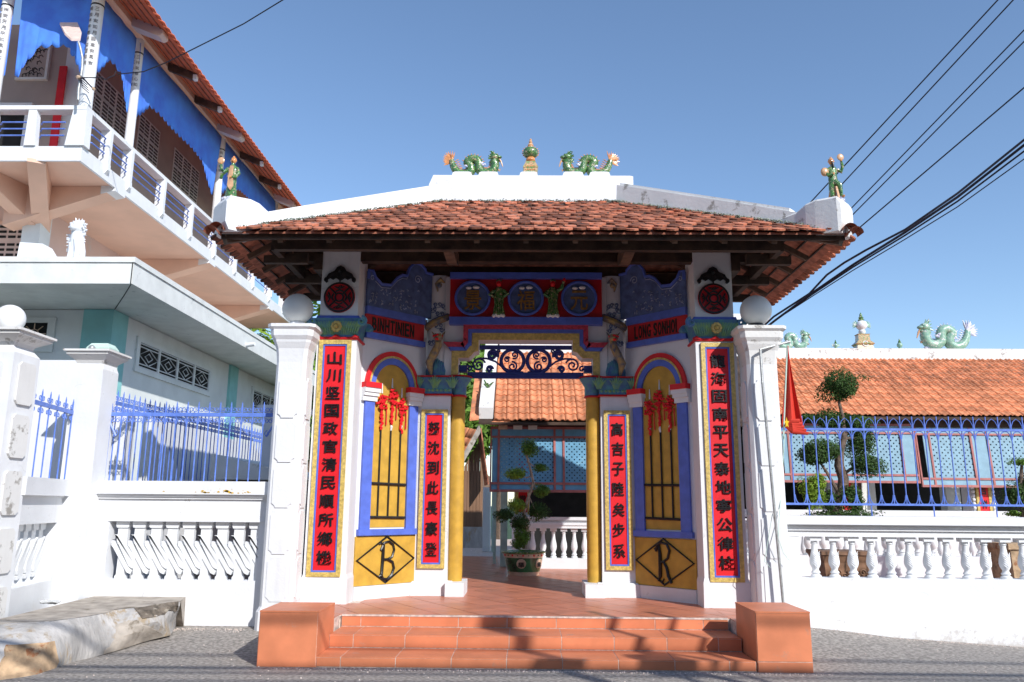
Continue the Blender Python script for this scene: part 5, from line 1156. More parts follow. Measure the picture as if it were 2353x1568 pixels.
# ---- potted trees
def pad(T, c, r, n, mt, seed, size=.028): return foliage(c, r, n, size, seed, shell=.15).build('foliage_pad', mt, T)
def pot_round(T, x, y, z0, rb, rt_, h):
    q = MB().lathe((x, y, z0), [(rb, 0), (rb*1.04, .015), (rb*1.06, h*.16), (rb*1.10, h*.20)], 28); q.build('pot_foot', 'cream', T, smooth=True)
    k = (rt_-rb)/h
    q = MB().lathe((x, y, z0), [(rb+k*h*.18, h*.19), (rb+k*h*.40+.015, h*.45), (rb+k*h*.76, h*.76)], 28); b = q.build('pot_body', 'pot_green', T, smooth=True)
    q = MB().lathe((x, y, z0), [(rb+k*h*.74+.008, h*.755), (rt_*.985, h*.90), (rt_*.97, h*.905)], 28); q.build('pot_band', 'cream', T, smooth=True)
    q = MB().lathe((x, y, z0), [(rt_*.97, h*.90), (rt_*1.06, h*.93), (rt_*1.08, h*.97), (rt_*1.0, h), (rt_*.9, h), (rt_*.88, h*.93)], 28); q.build('pot_rim', 'gglaze', T, smooth=True)
    q = MB().lathe((x, y, z0), [(rt_*.9, h*.93), (.01, h*.96)], 20); q.build('soil', 'soil', T)
    return b
PT = thing('potted_tree', 'small cloud pruned tree in a green glazed pot in the middle of the gate opening', 'potted plant', aZ(1205, 1307, PZ), 'bonsai trees in pots')
pc_ = aZ(1205, 1303, PZ); px_, py_ = pc_.x, pc_.y-.9
pc_ = Vector((aY(1203, 1300, 14.9).x, 14.9, PZ)); rbv = .29
b = pot_round(PT, pc_.x, pc_.y, PZ-.02+.0, .27, .375, .44)
for a, ch in ((-.12, '華'), (.95, '華')):
    cc = Vector((pc_.x+.325*math.sin(a), pc_.y-.325*math.cos(a), PZ+.215)); nn_ = Vector((math.sin(a), -math.cos(a), -.25)).normalized(); uu_ = Vector((math.cos(a), math.sin(a), 0))
    q = MB(); ring = [cc+uu_*.085*math.cos(t)+nn_.cross(uu_)*.085*math.sin(t) for t in [2*math.pi*i/24 for i in range(24)]]; q.prism([p-nn_*.02 for p in ring], nn_*.035); q.build('round_badge', 'cream', b)
    q = MB(); letter(q, ch, cc+nn_*.016, .11, .125, uu_, nn_, .006, .02); q.build('character', 'black', b)
for i in range(9):
    a = -1.1+.27*i; q = MB().sphere((pc_.x+.372*math.sin(a), pc_.y-.372*math.cos(a), PZ+.355), .013 if i % 2 else .018, 8, sy=.5); q.build('band_rosette', 'red' if i % 2 == 0 else 'gglaze', b, smooth=True)
yq = 14.9
tr = [aY(1207, 1262, yq), aY(1208, 1215, yq), aY(1204, 1180, yq), aY(1215, 1140, yq), aY(1226, 1110, yq), aY(1218, 1075, yq), aY(1208, 1040, yq), aY(1206, 1010, yq)]
MB().tube(tr, [.045, .038, .032, .028, .026, .022, .018, .010], 9).build('trunk', 'bark_pale', PT, smooth=True)
for (x, y, rx, rz_, mt, n, yo) in ((1215, 1030, 21, 20, 'leaf_mid', 1500, 0), (1187, 1090, 23, 13, 'leaf_bright', 1300, -.05), (1242, 1075, 15, 10, 'leaf_mid', 700, .05), (1246, 1127, 21, 14, 'leaf_mid', 1200, .05), (1187, 1160, 22, 14, 'leaf_bright', 1300, -.08), (1236, 1175, 24, 20, 'leaf', 1500, .05), (1160, 1182, 22, 13, 'leaf', 1300, -.05), (1196, 1200, 24, 18, 'leaf', 1500, 0), (1200, 1232, 20, 20, 'leaf_mid', 1500, -.02), (1192, 1250, 15, 12, 'leaf_mid', 700, -.05)):
    k = 14.9/FPX; c = aY(x, y, yq+yo); pad(PT, c, (rx*k*1.08, rx*k, rz_*k*1.12), int(n*1.4), mt, x+y, .018)
for a_, b_ in (((1222, 1095), (1195, 1095)), ((1212, 1060), (1235, 1075)), ((1226, 1115), (1240, 1128)), ((1210, 1165), (1192, 1165)), ((1208, 1200), (1170, 1185)), ((1208, 1205), (1228, 1180)), ((1215, 1140), (1240, 1190))):
    p, q_ = aY(*a_, yq), aY(*b_, yq); MB().tube([p, p.lerp(q_, .5)+Z_*-.02, q_], [.013, .010, .006], 6).build('branch', 'bark_pale', PT, smooth=True)
# big bonsai at the right
BZ = thing('bonsai_tree', 'tall dark bonsai with layered pads in a brown planter behind the right fence', 'potted plant', aY(1930, 1320, 12.2), 'bonsai trees in pots')
yq = 12.3; k = yq/FPX
tr = [(1925, 1235), (1920, 1195), (1922, 1160), (1936, 1128), (1938, 1100), (1928, 1070), (1930, 1040), (1940, 1005), (1937, 960), (1928, 925), (1936, 895)]
MB().tube([aY(*p, yq) for p in tr], [.12, .10, .085, .085, .08, .075, .06, .045, .03, .022, .012], 10).build('trunk', 'bark', BZ, smooth=True)
for (x, y, rx, rz_, mt, n, yo) in ((1932, 888, 45, 28, 'leaf', 3000, 0), (1890, 1035, 50, 18, 'leaf', 2400, -.1), (1855, 960, 22, 8, 'leaf', 600, .2), (1872, 1045, 36, 22, 'leaf', 1600, -.2), (1868, 1130, 26, 26, 'leaf_bright', 1500, -.3), (1880, 1105, 18, 14, 'leaf_bright', 600, -.3), (1975, 1010, 38, 34, 'leaf', 2200, .1), (1990, 1066, 36, 20, 'leaf', 1700, -.1), (1960, 1145, 26, 28, 'leaf', 1500, -.1), (1910, 965, 40, 22, 'leaf', 1500, .15), (1960, 970, 42, 14, 'leaf', 1200, .1), (1905, 1150, 16, 22, 'leaf', 700, -.2), (1930, 1182, 90, 8, 'leaf', 900, 0)):
    pad(BZ, aY(x, y, yq+yo), (rx*k*1.05, rx*k*.95, rz_*k*1.3), int(n*1.5), mt, x+y, .022)
q = foliage(aY(1975, 868, yq), (.28, .2, .07), 160, .018, 77, shell=.1); stuff(q.build('stray_leaves', 'leaf', BZ))
for a_, b_ in (((1936, 1040), (1890, 1040)), ((1930, 1095), (1985, 1068)), ((1930, 1130), (1960, 1145)), ((1925, 1130), (1875, 1050)), ((1936, 1010), (1975, 1010)), ((1878, 1060), (1882, 1130))):
    p, q_ = aY(*a_, yq), aY(*b_, yq); MB().tube([p, p.lerp(q_, .5)+Z_*.03, q_], [.03, .022, .012], 7).build('branch', 'bark', BZ, smooth=True)
c = aY(1932, 1300, yq)
MB().frus((c.x, c.y), [(.30, .25, PZ), (.34, .28, PZ+.45), (.37, .31, .90), (.39, .33, .92), (.39, .33, .97), (.33, .27, .97)]).build('planter', 'pot_brown', BZ)
q = MB()
for i in range(7): q.tube(spiral((c.x-.25+.09*i, c.y-.285, .62+.05*(i % 2)), .05, .01, 0, 8, X_, Z_, 14), .012, 5)
q.build('planter_carving', 'pot_brown', BZ)
# a second bonsai at the right edge
B2 = thing('bonsai_tree', 'loose leafed bonsai in a pale brown planter at the right edge of the photo', 'potted plant', aY(2340, 1300, 12.2), 'bonsai trees in pots')
MB().tube([aY(*p, 12.4) for p in ((2350, 1250), (2352, 1180), (2345, 1120), (2348, 1070))], [.06, .05, .04, .02], 9).build('trunk', 'bark', B2, smooth=True)
for (x, y, rx, rz_, mt, n) in ((2352, 1062, 28, 10, 'leaf_mid', 500), (2335, 1135, 34, 26, 'leaf', 1600), (2365, 1110, 26, 24, 'leaf', 1200), (2330, 1180, 18, 8, 'leaf_mid', 300), (2375, 1170, 30, 30, 'leaf', 1200)): pad(B2, aY(x, y, 12.4), (rx*.0068, rx*.006, rz_*.0068), n, mt, x+y, .022)
c = aY(2350, 1300, 12.3); MB().frus((c.x, c.y), [(.28, .26, PZ), (.33, .30, 1.0), (.37, .33, 1.02), (.37, .33, 1.1), (.3, .3, 1.1)]).build('planter', 'stone', B2)
# trees far behind
def far_tree(c, r, n, lab, seed, mt='leaf_mid', hz=None, size=.16):
    T = thing('tree', lab, 'tree', (c[0], c[1], 0), 'trees behind the temple'); MB().tube([(c[0], c[1], -.3), (c[0]+.1, c[1], c[2]*.5), (c[0], c[1], c[2])], [.25, .2, .1], 9).build('trunk', 'bark', T, smooth=True)
    q = foliage(c, r, n, size, seed, shell=.2); q.build('crown', mt, T)
c = aY(1085, 900, 26); far_tree((c.x, 26, c.z-.2), (1.3, 1.3, 2.6), 9000, 'bushy green tree seen through the gate left of the tiled roof', 1)
c = aY(612, 800, 30); far_tree((c.x, 30, c.z-2.2), (2.6, 2, 3.0), 9000, 'bright green tree top between the pale house and the left lamp post', 2, 'leaf_bright', size=.2)
c = aY(730, 850, 27); far_tree((c.x-.2, 27, c.z-1.0), (1.4, 1.4, 2.6), 7000, 'green tree showing between the left gate post and couplet pillar', 3)
c = aY(1150, 850, 30); far_tree((c.x, 30, c.z-.8), (1.4, 1.4, 1.6), 4000, 'dark tree behind the ridge seen through the iron transom', 4, 'leaf')
# ================================================================== LEFT HOUSES
# --- pale house with flat concrete canopy
PH_ = thing('pale_house', 'pale blue single storey house with grey concrete canopy and turquoise corner, left of the gate', 'house', (-9, 16, 0))
wx, wy, cxX, cyY, zs_ = -7.67, 14.3, -6.46, 12.5, 5.10
m = MB(); m.box(-16, wx, wy, wy+.2, -.2, zs_-.01); m.box(wx-.2, wx, wy+.2, 27, -.2, zs_-.01); m.build('wall', 'palewall', PH_)
m = MB(); m.box(-16, cxX, cyY, 27, zs_, zs_+.36); cn = m.build('canopy', 'greywhite', PH_)
m = MB(); m.box(-16.0, cxX+.025, cyY-.025, 27, zs_+.36, zs_+.45); m.build('canopy_lip', 'greywhite', PH_)
MB().tube([(cxX-.01, cyY+.0, zs_-.004), (cxX-.5, cyY+.75, zs_-.004), (wx+.02, wy-.02, zs_-.004)], .008, 5).tube([(cxX-.013, cyY-.013, zs_), (cxX-.013, cyY-.013, zs_+.36)], .008, 5).build('corner_crack', 'blackiron', PH_)
MB().box(-8.20, wx+.035, wy-.06, wy+.0, -.2, zs_-.01).box(wx, wx+.035, wy, wy+.5, -.2, zs_-.01).build('corner_pilaster', 'teal', PH_)
MB().box(wx, wx+.06, 20.2, 20.75, -.2, zs_-.01).build('pilaster', 'teal', PH_)
for (ya, yb) in ((15.35, 18.95), (22.1, 25.2)):
    n = 4; z0, z1 = 4.20, 4.70
    fr_ = MB().box(wx, wx+.045, ya-.12, yb+.12, z1, z1+.10).box(wx, wx+.045, ya-.12, yb+.12, z0-.10, z0).box(wx, wx+.045, ya-.12, ya, z0, z1).box(wx, wx+.045, yb, yb+.12, z0, z1)
    wnd = fr_.build('window', 'palewall', PH_); MB().box(wx+.0005, wx+.004, ya, yb, z0, z1).build('dark_opening', 'dark', wnd)
    L_ = (yb-ya)/n
    for k in range(n):
        y0, y1 = ya+k*L_+.03, ya+(k+1)*L_-.05; yc, zc_ = (y0+y1)/2, (z0+z1)/2; hy, hz = (y1-y0)/2, (z1-z0)/2
        g = MB(); d = wx+.022
        for a, b in (((y0, z0+.02), (y1, z0+.02)), ((y0, z1-.02), (y1, z1-.02)), ((y0, z0), (y0, z1)), ((y1, z0), (y1, z1)), ((y0, z1-.08), (y1, z1-.08)), ((y0, z0+.08), (y1, z0+.08))): g.tube([(d, *a), (d, *b)], .013, 4)
        g.tube([(d, yc-hy, zc_), (d, yc, zc_+hz-.08), (d, yc+hy, zc_), (d, yc, zc_-hz+.08)], .013, 4, closed=True); g.tube([(d, yc-hy*.4, zc_), (d, yc, zc_+hz*.35), (d, yc+hy*.4, zc_), (d, yc, zc_-hz*.35)], .013, 4, closed=True)
        g.build('vent_grille', 'white_smooth', wnd)
        MB().box(wx+.0045, wx+.04, y1+.005, y1+.07, z0, z1).build('mullion', 'palewall', wnd)
z0, z1 = 4.42, 4.84; xa, xb = -10.4, -8.86
wnd = MB().box(xa-.1, xb+.14, wy-.04, wy, z1, z1+.10).box(xa-.1, xb+.14, wy-.04, wy, z0-.13, z0).box(xb, xb+.14, wy-.04, wy, z0, z1).build('window', 'palewall', PH_); MB().box(xa, xb, wy-.005, wy-.001, z0, z1).build('dark_opening', 'dark', wnd)
for k in range(3):
    x1 = xb-.02-.5*k; x0 = x1-.46; xc, zc_ = (x0+x1)/2, (z0+z1)/2; g = MB(); d = wy-.022
    for i in range(8):
        a = i*math.pi/4; g.tube([(xc+.08*math.cos(a), d, zc_+.08*math.sin(a)), (xc+.225*math.cos(a), d, zc_+.2*math.sin(a))], .010, 4)
    g.tube([(xc+.085*math.cos(t*.4), d, zc_+.085*math.sin(t*.4)) for t in range(16)], .010, 4, closed=True); g.build('star_grille', 'cream', wnd)
MB().tube([(cxX, 17.95, 5.16), (cxX+.22, 17.90, 5.18)], .05, 10).build('drain_pipe', 'white_smooth', PH_, smooth=True)
MB().box(-8.35, -8.0, 12.9, 13.15, 5.55, 5.78).build('parapet_block', 'white', PH_) if 0 else None
# small ledge objects on the canopy
o = MB().frus((aY(252, 597, 13.2).x, 13.2), [(.10, .08, 5.55), (.09, .07, 5.63), (.07, .06, 5.65)]).build('white_block', 'white_smooth'); tag(o, 'small white block on the canopy roof right of the lion statue', 'block')
c0_ = aY(75, 600, 13.6)
m = MB().prism([(c0_.x-.32, 13.6, 5.5), (c0_.x+.38, 13.6, 5.5), (c0_.x+.36, 13.6, 5.72), (c0_.x+.28, 13.6, 5.95), (c0_.x+.14, 13.6, 6.15), (c0_.x-.28, 13.6, 6.18)], (0, .3, 0)); o = m.build('chamfered_pier', 'white'); tag(o, 'white pier with rounded shoulder standing on the canopy at far left', 'pier')
# white lion statue
LS = thing('lion_statue', 'white rearing lion statue on the canopy of the pale house', 'statue', aY(178, 598, 13.0))
b = aY(176, 596, 13.0); x, y, z = b.x, 13.0, 5.55; k = 13.0/FPX
q = MB()
def lp(px, py, d=0): v = aY(px, py, 13.0+d); return v
q.tube([lp(172, 590), lp(176, 570), lp(178, 550), lp(180, 532), lp(178, 520)], [.09, .12, .115, .10, .08], 12)       # body
q.tube([lp(186, 560, -.05), lp(190, 578, -.1), lp(188, 594, -.12)], [.06, .045, .05], 8); q.tube([lp(166, 560, -.05), lp(163, 578, -.08), lp(160, 593, -.1)], [.06, .045, .05], 8)
q.tube([lp(176, 550, -.1), lp(177, 575, -.13), lp(175, 597, -.13)], [.05, .04, .05], 8)
q.build('body', 'white_smooth', LS, smooth=True)
q = MB(); R = random.Random(2); c = lp(180, 522, -.03); q.sphere(c, .115, 14, sz=1.05); q.sphere(c+Vector((-.03, -.10, -.03)), .06, 10); q.sphere(c+Vector((-.06, -.13, .02)), .02, 6); q.sphere(c+Vector((.0, -.13, .02)), .02, 6)
for i in range(70):
    d = Vector((R.gauss(0, 1), R.gauss(0, .8), R.gauss(.2, 1))).normalized()
    if d.y < -.5: continue
    q.tube([c+d*.10, c+d*.15+Z_*R.uniform(-.03, .02)], [.022, .006], 5)
for i in range(40):
    t = R.random(); p = lp(190-8*t, 535+45*t, 0); d = Vector((R.uniform(.2, 1), R.uniform(-1, .3), R.uniform(-.4, .8))).normalized(); q.tube([p, p+d*.07], [.025, .006], 5)
for i in range(22):
    t = R.random(); p = lp(160, 540+40*t, 0); d = Vector((-1, R.uniform(-.6, .3), R.uniform(-.4, .8))).normalized(); q.tube([p+X_*.05, p+d*.05], [.025, .008], 5)
q.build('mane', 'white_smooth', LS, smooth=True)
# --- two storey house with balcony
BH = thing('balcony_house', 'two storey building with white balcony, peach soffits and red tile eaves at upper left', 'house', (-11, 17, 0))
BX, BY = -8.05, 13.3
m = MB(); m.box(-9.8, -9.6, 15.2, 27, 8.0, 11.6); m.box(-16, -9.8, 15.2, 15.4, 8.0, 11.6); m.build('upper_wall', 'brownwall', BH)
m = MB(); m.box(-10.4, -10.2, 15.6, 28, 4.9, 7.66); m.box(-16, -10.4, 15.6, 15.8, 4.9, 7.66); m.build('lower_wall', 'pinkwall', BH)
m = MB(); m.box(-9.98, -9.62, 14.85, 15.2, 4.9, 7.3); m.build('corner_column', 'palewall', BH)
m = MB(); m.box(-16, BX-.06, BY+.06, 27.5, 7.66, 7.80); m.build('balcony_slab', 'peach', BH)
m = MB(); m.box(-16, BX, BY, BY+.05, 7.62, 7.90); m.box(BX-.05, BX, BY+.05, 27.5, 7.62, 7.90); m.build('fascia', 'white', BH)
def beam(a, b, w, name='cantilever_beam'):
    a, b = Vector(a), Vector(b); d = (b-a); d.z = 0; d.normalize(); n_ = Vector((-d.y, d.x, 0))*w/2
    ztop = 7.655
    pts = [a-n_, a+n_, b+n_, b-n_]
    vs = [(p.x, p.y, p.z) for p in pts]+[(p.x, p.y, ztop) for p in pts]
    return MB().add(vs, [(3, 2, 1, 0), (4, 5, 6, 7), (0, 1, 5, 4), (1, 2, 6, 5), (2, 3, 7, 6), (3, 0, 4, 7)]).build(name, 'peach', BH)
beam((-10.2, 14.75, 6.85), (BX-.002, 14.75, 7.58), .36); beam((-9.75, 15.1, 6.9), (-8.85, BY+.002, 7.58), .30); beam((-9.85, 15.0, 6.9), (-10.2, BY+.002, 7.58), .30)
for y in (19.5, 24.3): beam((-10.2, y, 6.9), (BX-.002, y, 7.56), .38)
for y in (14.75, 19.5, 24.3):    # white painted beam ends
    MB().prism([(BX+.001, y-.20, 7.56), (BX+.001, y-.20, 7.66), (BX-.28, y-.20, 7.66), (BX-.28, y-.20, 7.50)], (0, .40, 0)).build('beam_end', 'white', BH)
# balcony rail
m = MB(); m.box(-16, BX+.03, BY-.05, BY+.17, 8.60, 8.68); m.box(BX-.17, BX+.03, BY+.17, 27.5, 8.60, 8.68); m.build('hand_rail', 'white', BH)
for y in (14.15, 15.0, 16.5, 18.0, 19.5, 21.0, 22.5, 24.0, 25.5):
    MB().prism([(BX-.14, y-.05, 7.905), (BX+.05, y-.05, 7.92), (BX+.05, y-.05, 8.60), (BX-.14, y-.05, 8.60)], (0, .10, 0)).prism([(BX+.001, y-.05, 7.72), (BX+.06, y-.05, 7.80), (BX+.06, y-.05, 7.92), (BX+.001, y-.05, 7.92)], (0, .1, 0)).build('balcony_fin', 'white', BH)
MB().prism([(BX-.30, BY-.045, 7.905), (BX+.05, BY-.045, 7.905), (BX+.03, BY-.045, 8.60), (BX-.22, BY-.045, 8.60)], (0, .20, 0)).build('balcony_fin', 'white', BH)
for x in (-9.0, -9.75, -10.5): MB().prism([(x-.1, BY-.04, 7.905), (x+.1, BY-.04, 7.905), (x+.06, BY-.04, 8.60), (x-.09, BY-.04, 8.60)], (0, .12, 0)).build('balcony_fin', 'white', BH)
ys_ = [13.5, 14.15, 15.0, 16.5, 18.0, 19.5, 21.0, 22.5, 24.0]
for i in range(len(ys_)-1):
    for z in (8.10, 8.25, 8.40):
        y0, y1 = ys_[i]+.05, ys_[i+1]-.06; q = MB().tube([(BX-.05, y0, z), (BX+.0, y0+.03, z), (BX+.0, y1-.06, z), (BX-.06, y1, z)], .014, 6); q.build('rail_bar', 'fenceblue', BH)
xs_ = [-8.32, -9.0, -9.75, -10.5]
for i in range(3):
    for z in (8.12, 8.25, 8.38): MB().tube([(xs_[i]-.10, BY+.02, z), (xs_[i+1]+.16, BY+.02, z), (xs_[i+1]+.10, BY+.08, z-.02)], .014, 6).build('rail_bar', 'fenceblue', BH)
# columns with pasted characters
def column(x, y, r, n, seed, sq=True):
    q = MB(); (q.box(x-r, x+r, y-r, y+r, 8.0, 11.2) if 0 else q.lathe((x, y, 0), [(r*1.05, 8.0), (r, 9.0), (r*.97, 11.2)], 18)); c = q.build('balcony_column', 'white', BH, smooth=True)
    R = random.Random(seed); g = MB()
    chars = '一天三月明心春風和氣吉祥如意安平'
    for k in range(n):
        for a in (-.45, .5):
            ch = R.choice(chars); z = 10.72-.125*k; cc = Vector((x+(r+.002)*math.sin(a), y-(r+.002)*math.cos(a), z)); letter(g, ch, cc, .075, .075, (math.cos(a), math.sin(a), 0), (math.sin(a), -math.cos(a), 0), .004, .01)
    if n: stuff(g.build('pasted_characters', mat('grey ink', (.26, .25, .26), .8, .2, 10, 0), c))
    q = MB().lathe((x, y, 0), [(r*1.02, 10.82), (r*1.06, 10.83), (r*1.02, 10.85)], 18); q.build('column_ring', 'black', c)
column(-8.18, 13.46, .115, 10, 1); column(-8.18, 15.1, .09, 6, 2); column(-8.18, 19.75, .10, 5, 3); column(-8.18, 24.4, .10, 0, 4); column(-9.92, 13.46, .10, 9, 5); column(-11.7, 13.46, .10, 0, 6)
MB().box(-8.32, -8.06, 13.3, 27, 11.16, 11.42).box(-16, -8.32, 13.34, 13.6, 11.16, 11.42).build('edge_beam', 'peach', BH)
# vent blocks, window, red couplet on the shaded wall
M['ventdark'] = mat('painted slot shade', (.10, .09, .085), .9, .2, 6, 0)  # dark grey stands in for the shade inside the slots
def vent(x, y, z, ax, w=.5, h=.45):
    g = MB(); 
    for k in range(5):
        zz = z+h*k/5+.02
        if ax == 'y': g.box(x, x+.02, y+.02, y+w/2-.02, zz, zz+h/5-.045).box(x, x+.02, y+w/2+.02, y+w-.02, zz, zz+h/5-.045)
        else: g.box(x+.02, x+w/2-.02, y-.02, y, zz, zz+h/5-.045).box(x+w/2+.02, x+w-.02, y-.02, y, zz, zz+h/5-.045)
    stuff(g.build('vent_slots', 'ventdark', BH))
    q = MB()
    if ax == 'y': q.box(x-.01, x+.012, y-.03, y+w+.03, z-.03, z+h+.03)
    else: q.box(x-.03, x+w+.03, y-.012, y+.01, z-.03, z+h+.03)
    q.build('vent_block', 'greywhite', BH)
for y0, n, zb_ in ((15.85, 3, 10.05), (18.1, 2, 10.1), (20.1, 3, 10.1)):
    for k in range(n):
        for r in (0, 1): vent(-9.6, y0+.56*k, zb_+.5*r, 'y')
wx0, wx1, wz0, wz1 = -10.78, -10.10, 10.33, 11.3
wn = MB().box(wx0, wx1, 15.13, 15.2, wz0-.05, wz0).box(wx0, wx1, 15.13, 15.2, wz1, wz1+.05).box(wx1-.05, wx1, 15.13, 15.2, wz0, wz1).build('screen_window', 'greywhite', BH); MB().box(wx0, wx1-.05, 15.17, 15.199, wz0, wz1).build('screen', 'brownwall', wn)
g = MB(); R = random.Random(12)
for i in range(60): x_, z_ = R.uniform(wx0+.05, wx1-.1), R.uniform(wz0+.05, wz1-.05); g.tube([(x_+.05*math.cos(t), 15.165, z_+.05*math.sin(t)) for t in (0, 1.3, 2.6, 3.9)], .009, 4)
stuff(g.build('screen_tracery', 'blackiron', wn))
dr_ = MB().box(-11.2, -10.32, 15.12, 15.2, 9.62, 9.74).box(-10.44, -10.32, 15.12, 15.2, 7.9, 9.62).build('door_frame', 'white_smooth', BH); MB().box(-11.2, -10.44, 15.17, 15.199, 7.9, 9.62).build('door_leaf', 'dark', dr_)
q = MB().box(-9.70, -9.55, 14.90, 14.94, 7.92, 10.45); T = thing('hanging_scroll', 'long red hanging scroll on the shaded balcony wall', 'scroll', (-9.62, 14.92, 8.4)); q.build('red_panel', 'red', T)
MB().box(-9.64, -9.3, 15.0, 15.19, 8.0, 11.3).build('wall_pier', 'palewall', BH)
# vent wall low left
for i in range(3):
    for j in range(6): 
        xx = -10.95+.20*i; zz = 6.55+.11*j+(.06 if j > 2 else 0); MB().box(xx, xx+.15, 15.585, 15.605, zz, zz+.05).build('vent_slot', 'dark', BH)
MB().box(-11.0, -10.36, 15.56, 15.584, 7.23, 7.30).box(-11, -10.36, 15.56, 15.584, 6.42, 6.5).build('vent_frame', 'peach', BH)
# eaves: rafters, purlins, red tile underside
ey0, ey1 = 12.3, 27.5
rx = lambda x: 10.97+(-7.3-x)*.42
q = MB().prism([(-7.32, ey0, rx(-7.32)), (-7.32, ey1, rx(-7.32)), (-11, ey1, rx(-11)), (-11, ey0, rx(-11))], (0, 0, .03)); rs_ = q.build('roof_slope', 'tile_red', BH)
q = MB(); 
for k in range(4): x = -7.45-.17*k; q.tube([(x, ey0, rx(x)-.012), (x, ey1, rx(x)-.012)], .014, 4)
q.build('batten', 'tile_under', rs_)
for k in range(67):
    y = ey0+.225*k; q = MB().prism([(-7.24, y, 10.945), (-7.24, y+.10, 10.975), (-7.24, y+.205, 10.945), (-7.55, y+.205, 11.09), (-7.55, y, 11.09)], (0, 0, .02)); q.build('eave_tile', 'tile_red', rs_)
for i, y in enumerate((13.0, 14.6, 16.2, 17.66, 19.2, 20.8, 22.45, 24.0)):
    big = i in (1, 4, 7); w = .26 if big else .09
    q = MB().prism([(-8.06, y-w/2, 11.10), (-7.48, y-w/2, 10.86), (-7.40, y-w/2, 10.90), (-7.40, y-w/2, 11.0), (-8.06, y-w/2, 11.36)], (0, w, 0)); q.build('outrigger', 'pinkwall' if big else 'woodlight', BH)
    if not big: MB().box(-7.47, -7.39, y-w/2-.004, y+w/2+.004, 10.86, 10.98).build('outrigger_cap', 'white_smooth', BH)
# --- blue drapes between the columns
def drape(pts_edge, top, mapf, nrm, lab, nm='scalloped_drape'):
    """pts_edge: lower outline left to right in photo pixels; top: upper outline"""
    P = [mapf(*p) for p in pts_edge]; T_ = [mapf(*p) for p in top]
    def samp(L_, t):
        d = [0]
        for a, b in zip(L_, L_[1:]): d.append(d[-1]+(b-a).length)
        s_ = t*d[-1]
        for i in range(len(L_)-1):
            if s_ <= d[i+1] or i == len(L_)-2: return L_[i].lerp(L_[i+1], (s_-d[i])/max(1e-6, d[i+1]-d[i]))
    n, r = 150, 10; vs = []
    m = MB(); total = sum((b-a).length for a, b in zip(P, P[1:])); ns = max(3, round(total/.2))
    for i in range(n+1):
        t = i/n; b = samp(P, t); tp_ = samp(T_, t); sc = .075*abs(math.sin(math.pi*ns*t)); b = b-Z_*(sc-.03)
        for j in range(r+1): s_ = j/r; p = tp_.lerp(b, s_); vs.append(p+nrm*(.008*math.sin(t*46)*s_*(1.2-s_)+.008*math.sin(t*17+j*.3)))
    m.add(vs, [(i*(r+1)+j, i*(r+1)+j+1, (i+1)*(r+1)+j+1, (i+1)*(r+1)+j) for i in range(n) for j in range(r)])
    o = m.build(nm, M['cloth'], smooth=True); tag(o, lab, 'drape', 'blue scalloped drapes hung between the balcony columns'); md = o.modifiers.new('s', 'SOLIDIFY'); md.thickness = .004; return o
fF = lambda x, y: aY(x, y, 13.52); fX = lambda x, y: aX(x, y, -8.12)
c4 = lambda a, b: (a*.1641, b*.1641)
drape([c4(0, 1070)]+[c4(*p) for p in ((60, 1075),)], [c4(0, -60), c4(230, -60)], fF, Y_, 'sliver of blue drape left of the leftmost balcony column') if 0 else None
drape([c4(-400, 900), c4(-150, 1050), c4(60, 1070)], [c4(-400, -100), c4(230, -100)], fF, Y_, 'blue drape left of the leftmost balcony column, cut by the photo edge')
drape([c4(*p) for p in ((200, 1075), (260, 1060), (330, 920), (410, 800), (480, 750), (510, 660), (630, 650), (740, 645), (860, 640), (970, 635), (985, 730), (1040, 790), (1080, 900), (1120, 990), (1200, 1000))], [c4(320, -100), c4(1340, -100)], fF, Y_, 'blue scalloped drape arching over the front balcony bay at upper left')
c1 = lambda a, b: (a*.3283, b*.3283)
drape([c1(*p) for p in ((655, 540), (700, 490), (760, 420), (800, 440), (850, 520), (880, 700), (890, 800))], [c1(735, 0), c1(960, 270)], fX, X_, 'narrow blue drape between the corner column and the second column')
drape([c1(*p) for p in ((940, 820), (1000, 790), (1050, 740), (1110, 790), (1180, 870), (1260, 950), (1340, 1030), (1420, 1130), (1450, 1250), (1485, 1370))], [c1(985, 300), c1(1555, 960)], fX, X_, 'long blue drape over the side bay with the vent blocks')
drape([c1(*p) for p in ((1540, 1370), (1600, 1310), (1680, 1330), (1760, 1400), (1850, 1480), (1930, 1560))], [c1(1570, 980), c1(1930, 1410)], fX, X_, 'blue drape of the farthest bay behind the green robed statue')
# --- solar street lamp on the balcony corner
SL = thing('street_lamp', 'cream solar street lamp on a curved grey arm clamped to the balcony corner', 'lamp', aY(185, 230, 13.05))
yl_ = 13.05
MB().tube([aY(*c4(*p), yl_) for p in ((1095, 1400), (1100, 1250), (1130, 1100), (1150, 950), (1155, 820), (1130, 690), (1100, 590))], .022, 10).build('curved_arm', 'steel', SL, smooth=True)
pn = [aY(*c4(*p), yl_+d) for p, d in (((835, 345), .45), ((1080, 345), .45), ((1140, 490), .1), ((1125, 575), .0), ((1000, 575), .0), ((905, 490), .1))]
q = MB().prism(pn, (0, 0, .045)); q.build('lamp_panel', 'lampbody', SL)
q = MB()
a_, b_, c_ = pn[0], pn[1], pn[5]
for i in range(5):
    for j in range(4):
        o_ = a_.lerp(b_, .12+.17*i)+(c_-a_)*(.12+.2*j); q.prism([o_, o_+(b_-a_)*.13, o_+(b_-a_)*.13+(c_-a_)*.14, o_+(c_-a_)*.14], (0, 0, -.006))
stuff(q.build('led_cells', mat('dull led lenses', (.4, .33, .3), .4, .1, 20, 0), SL))
q = MB()
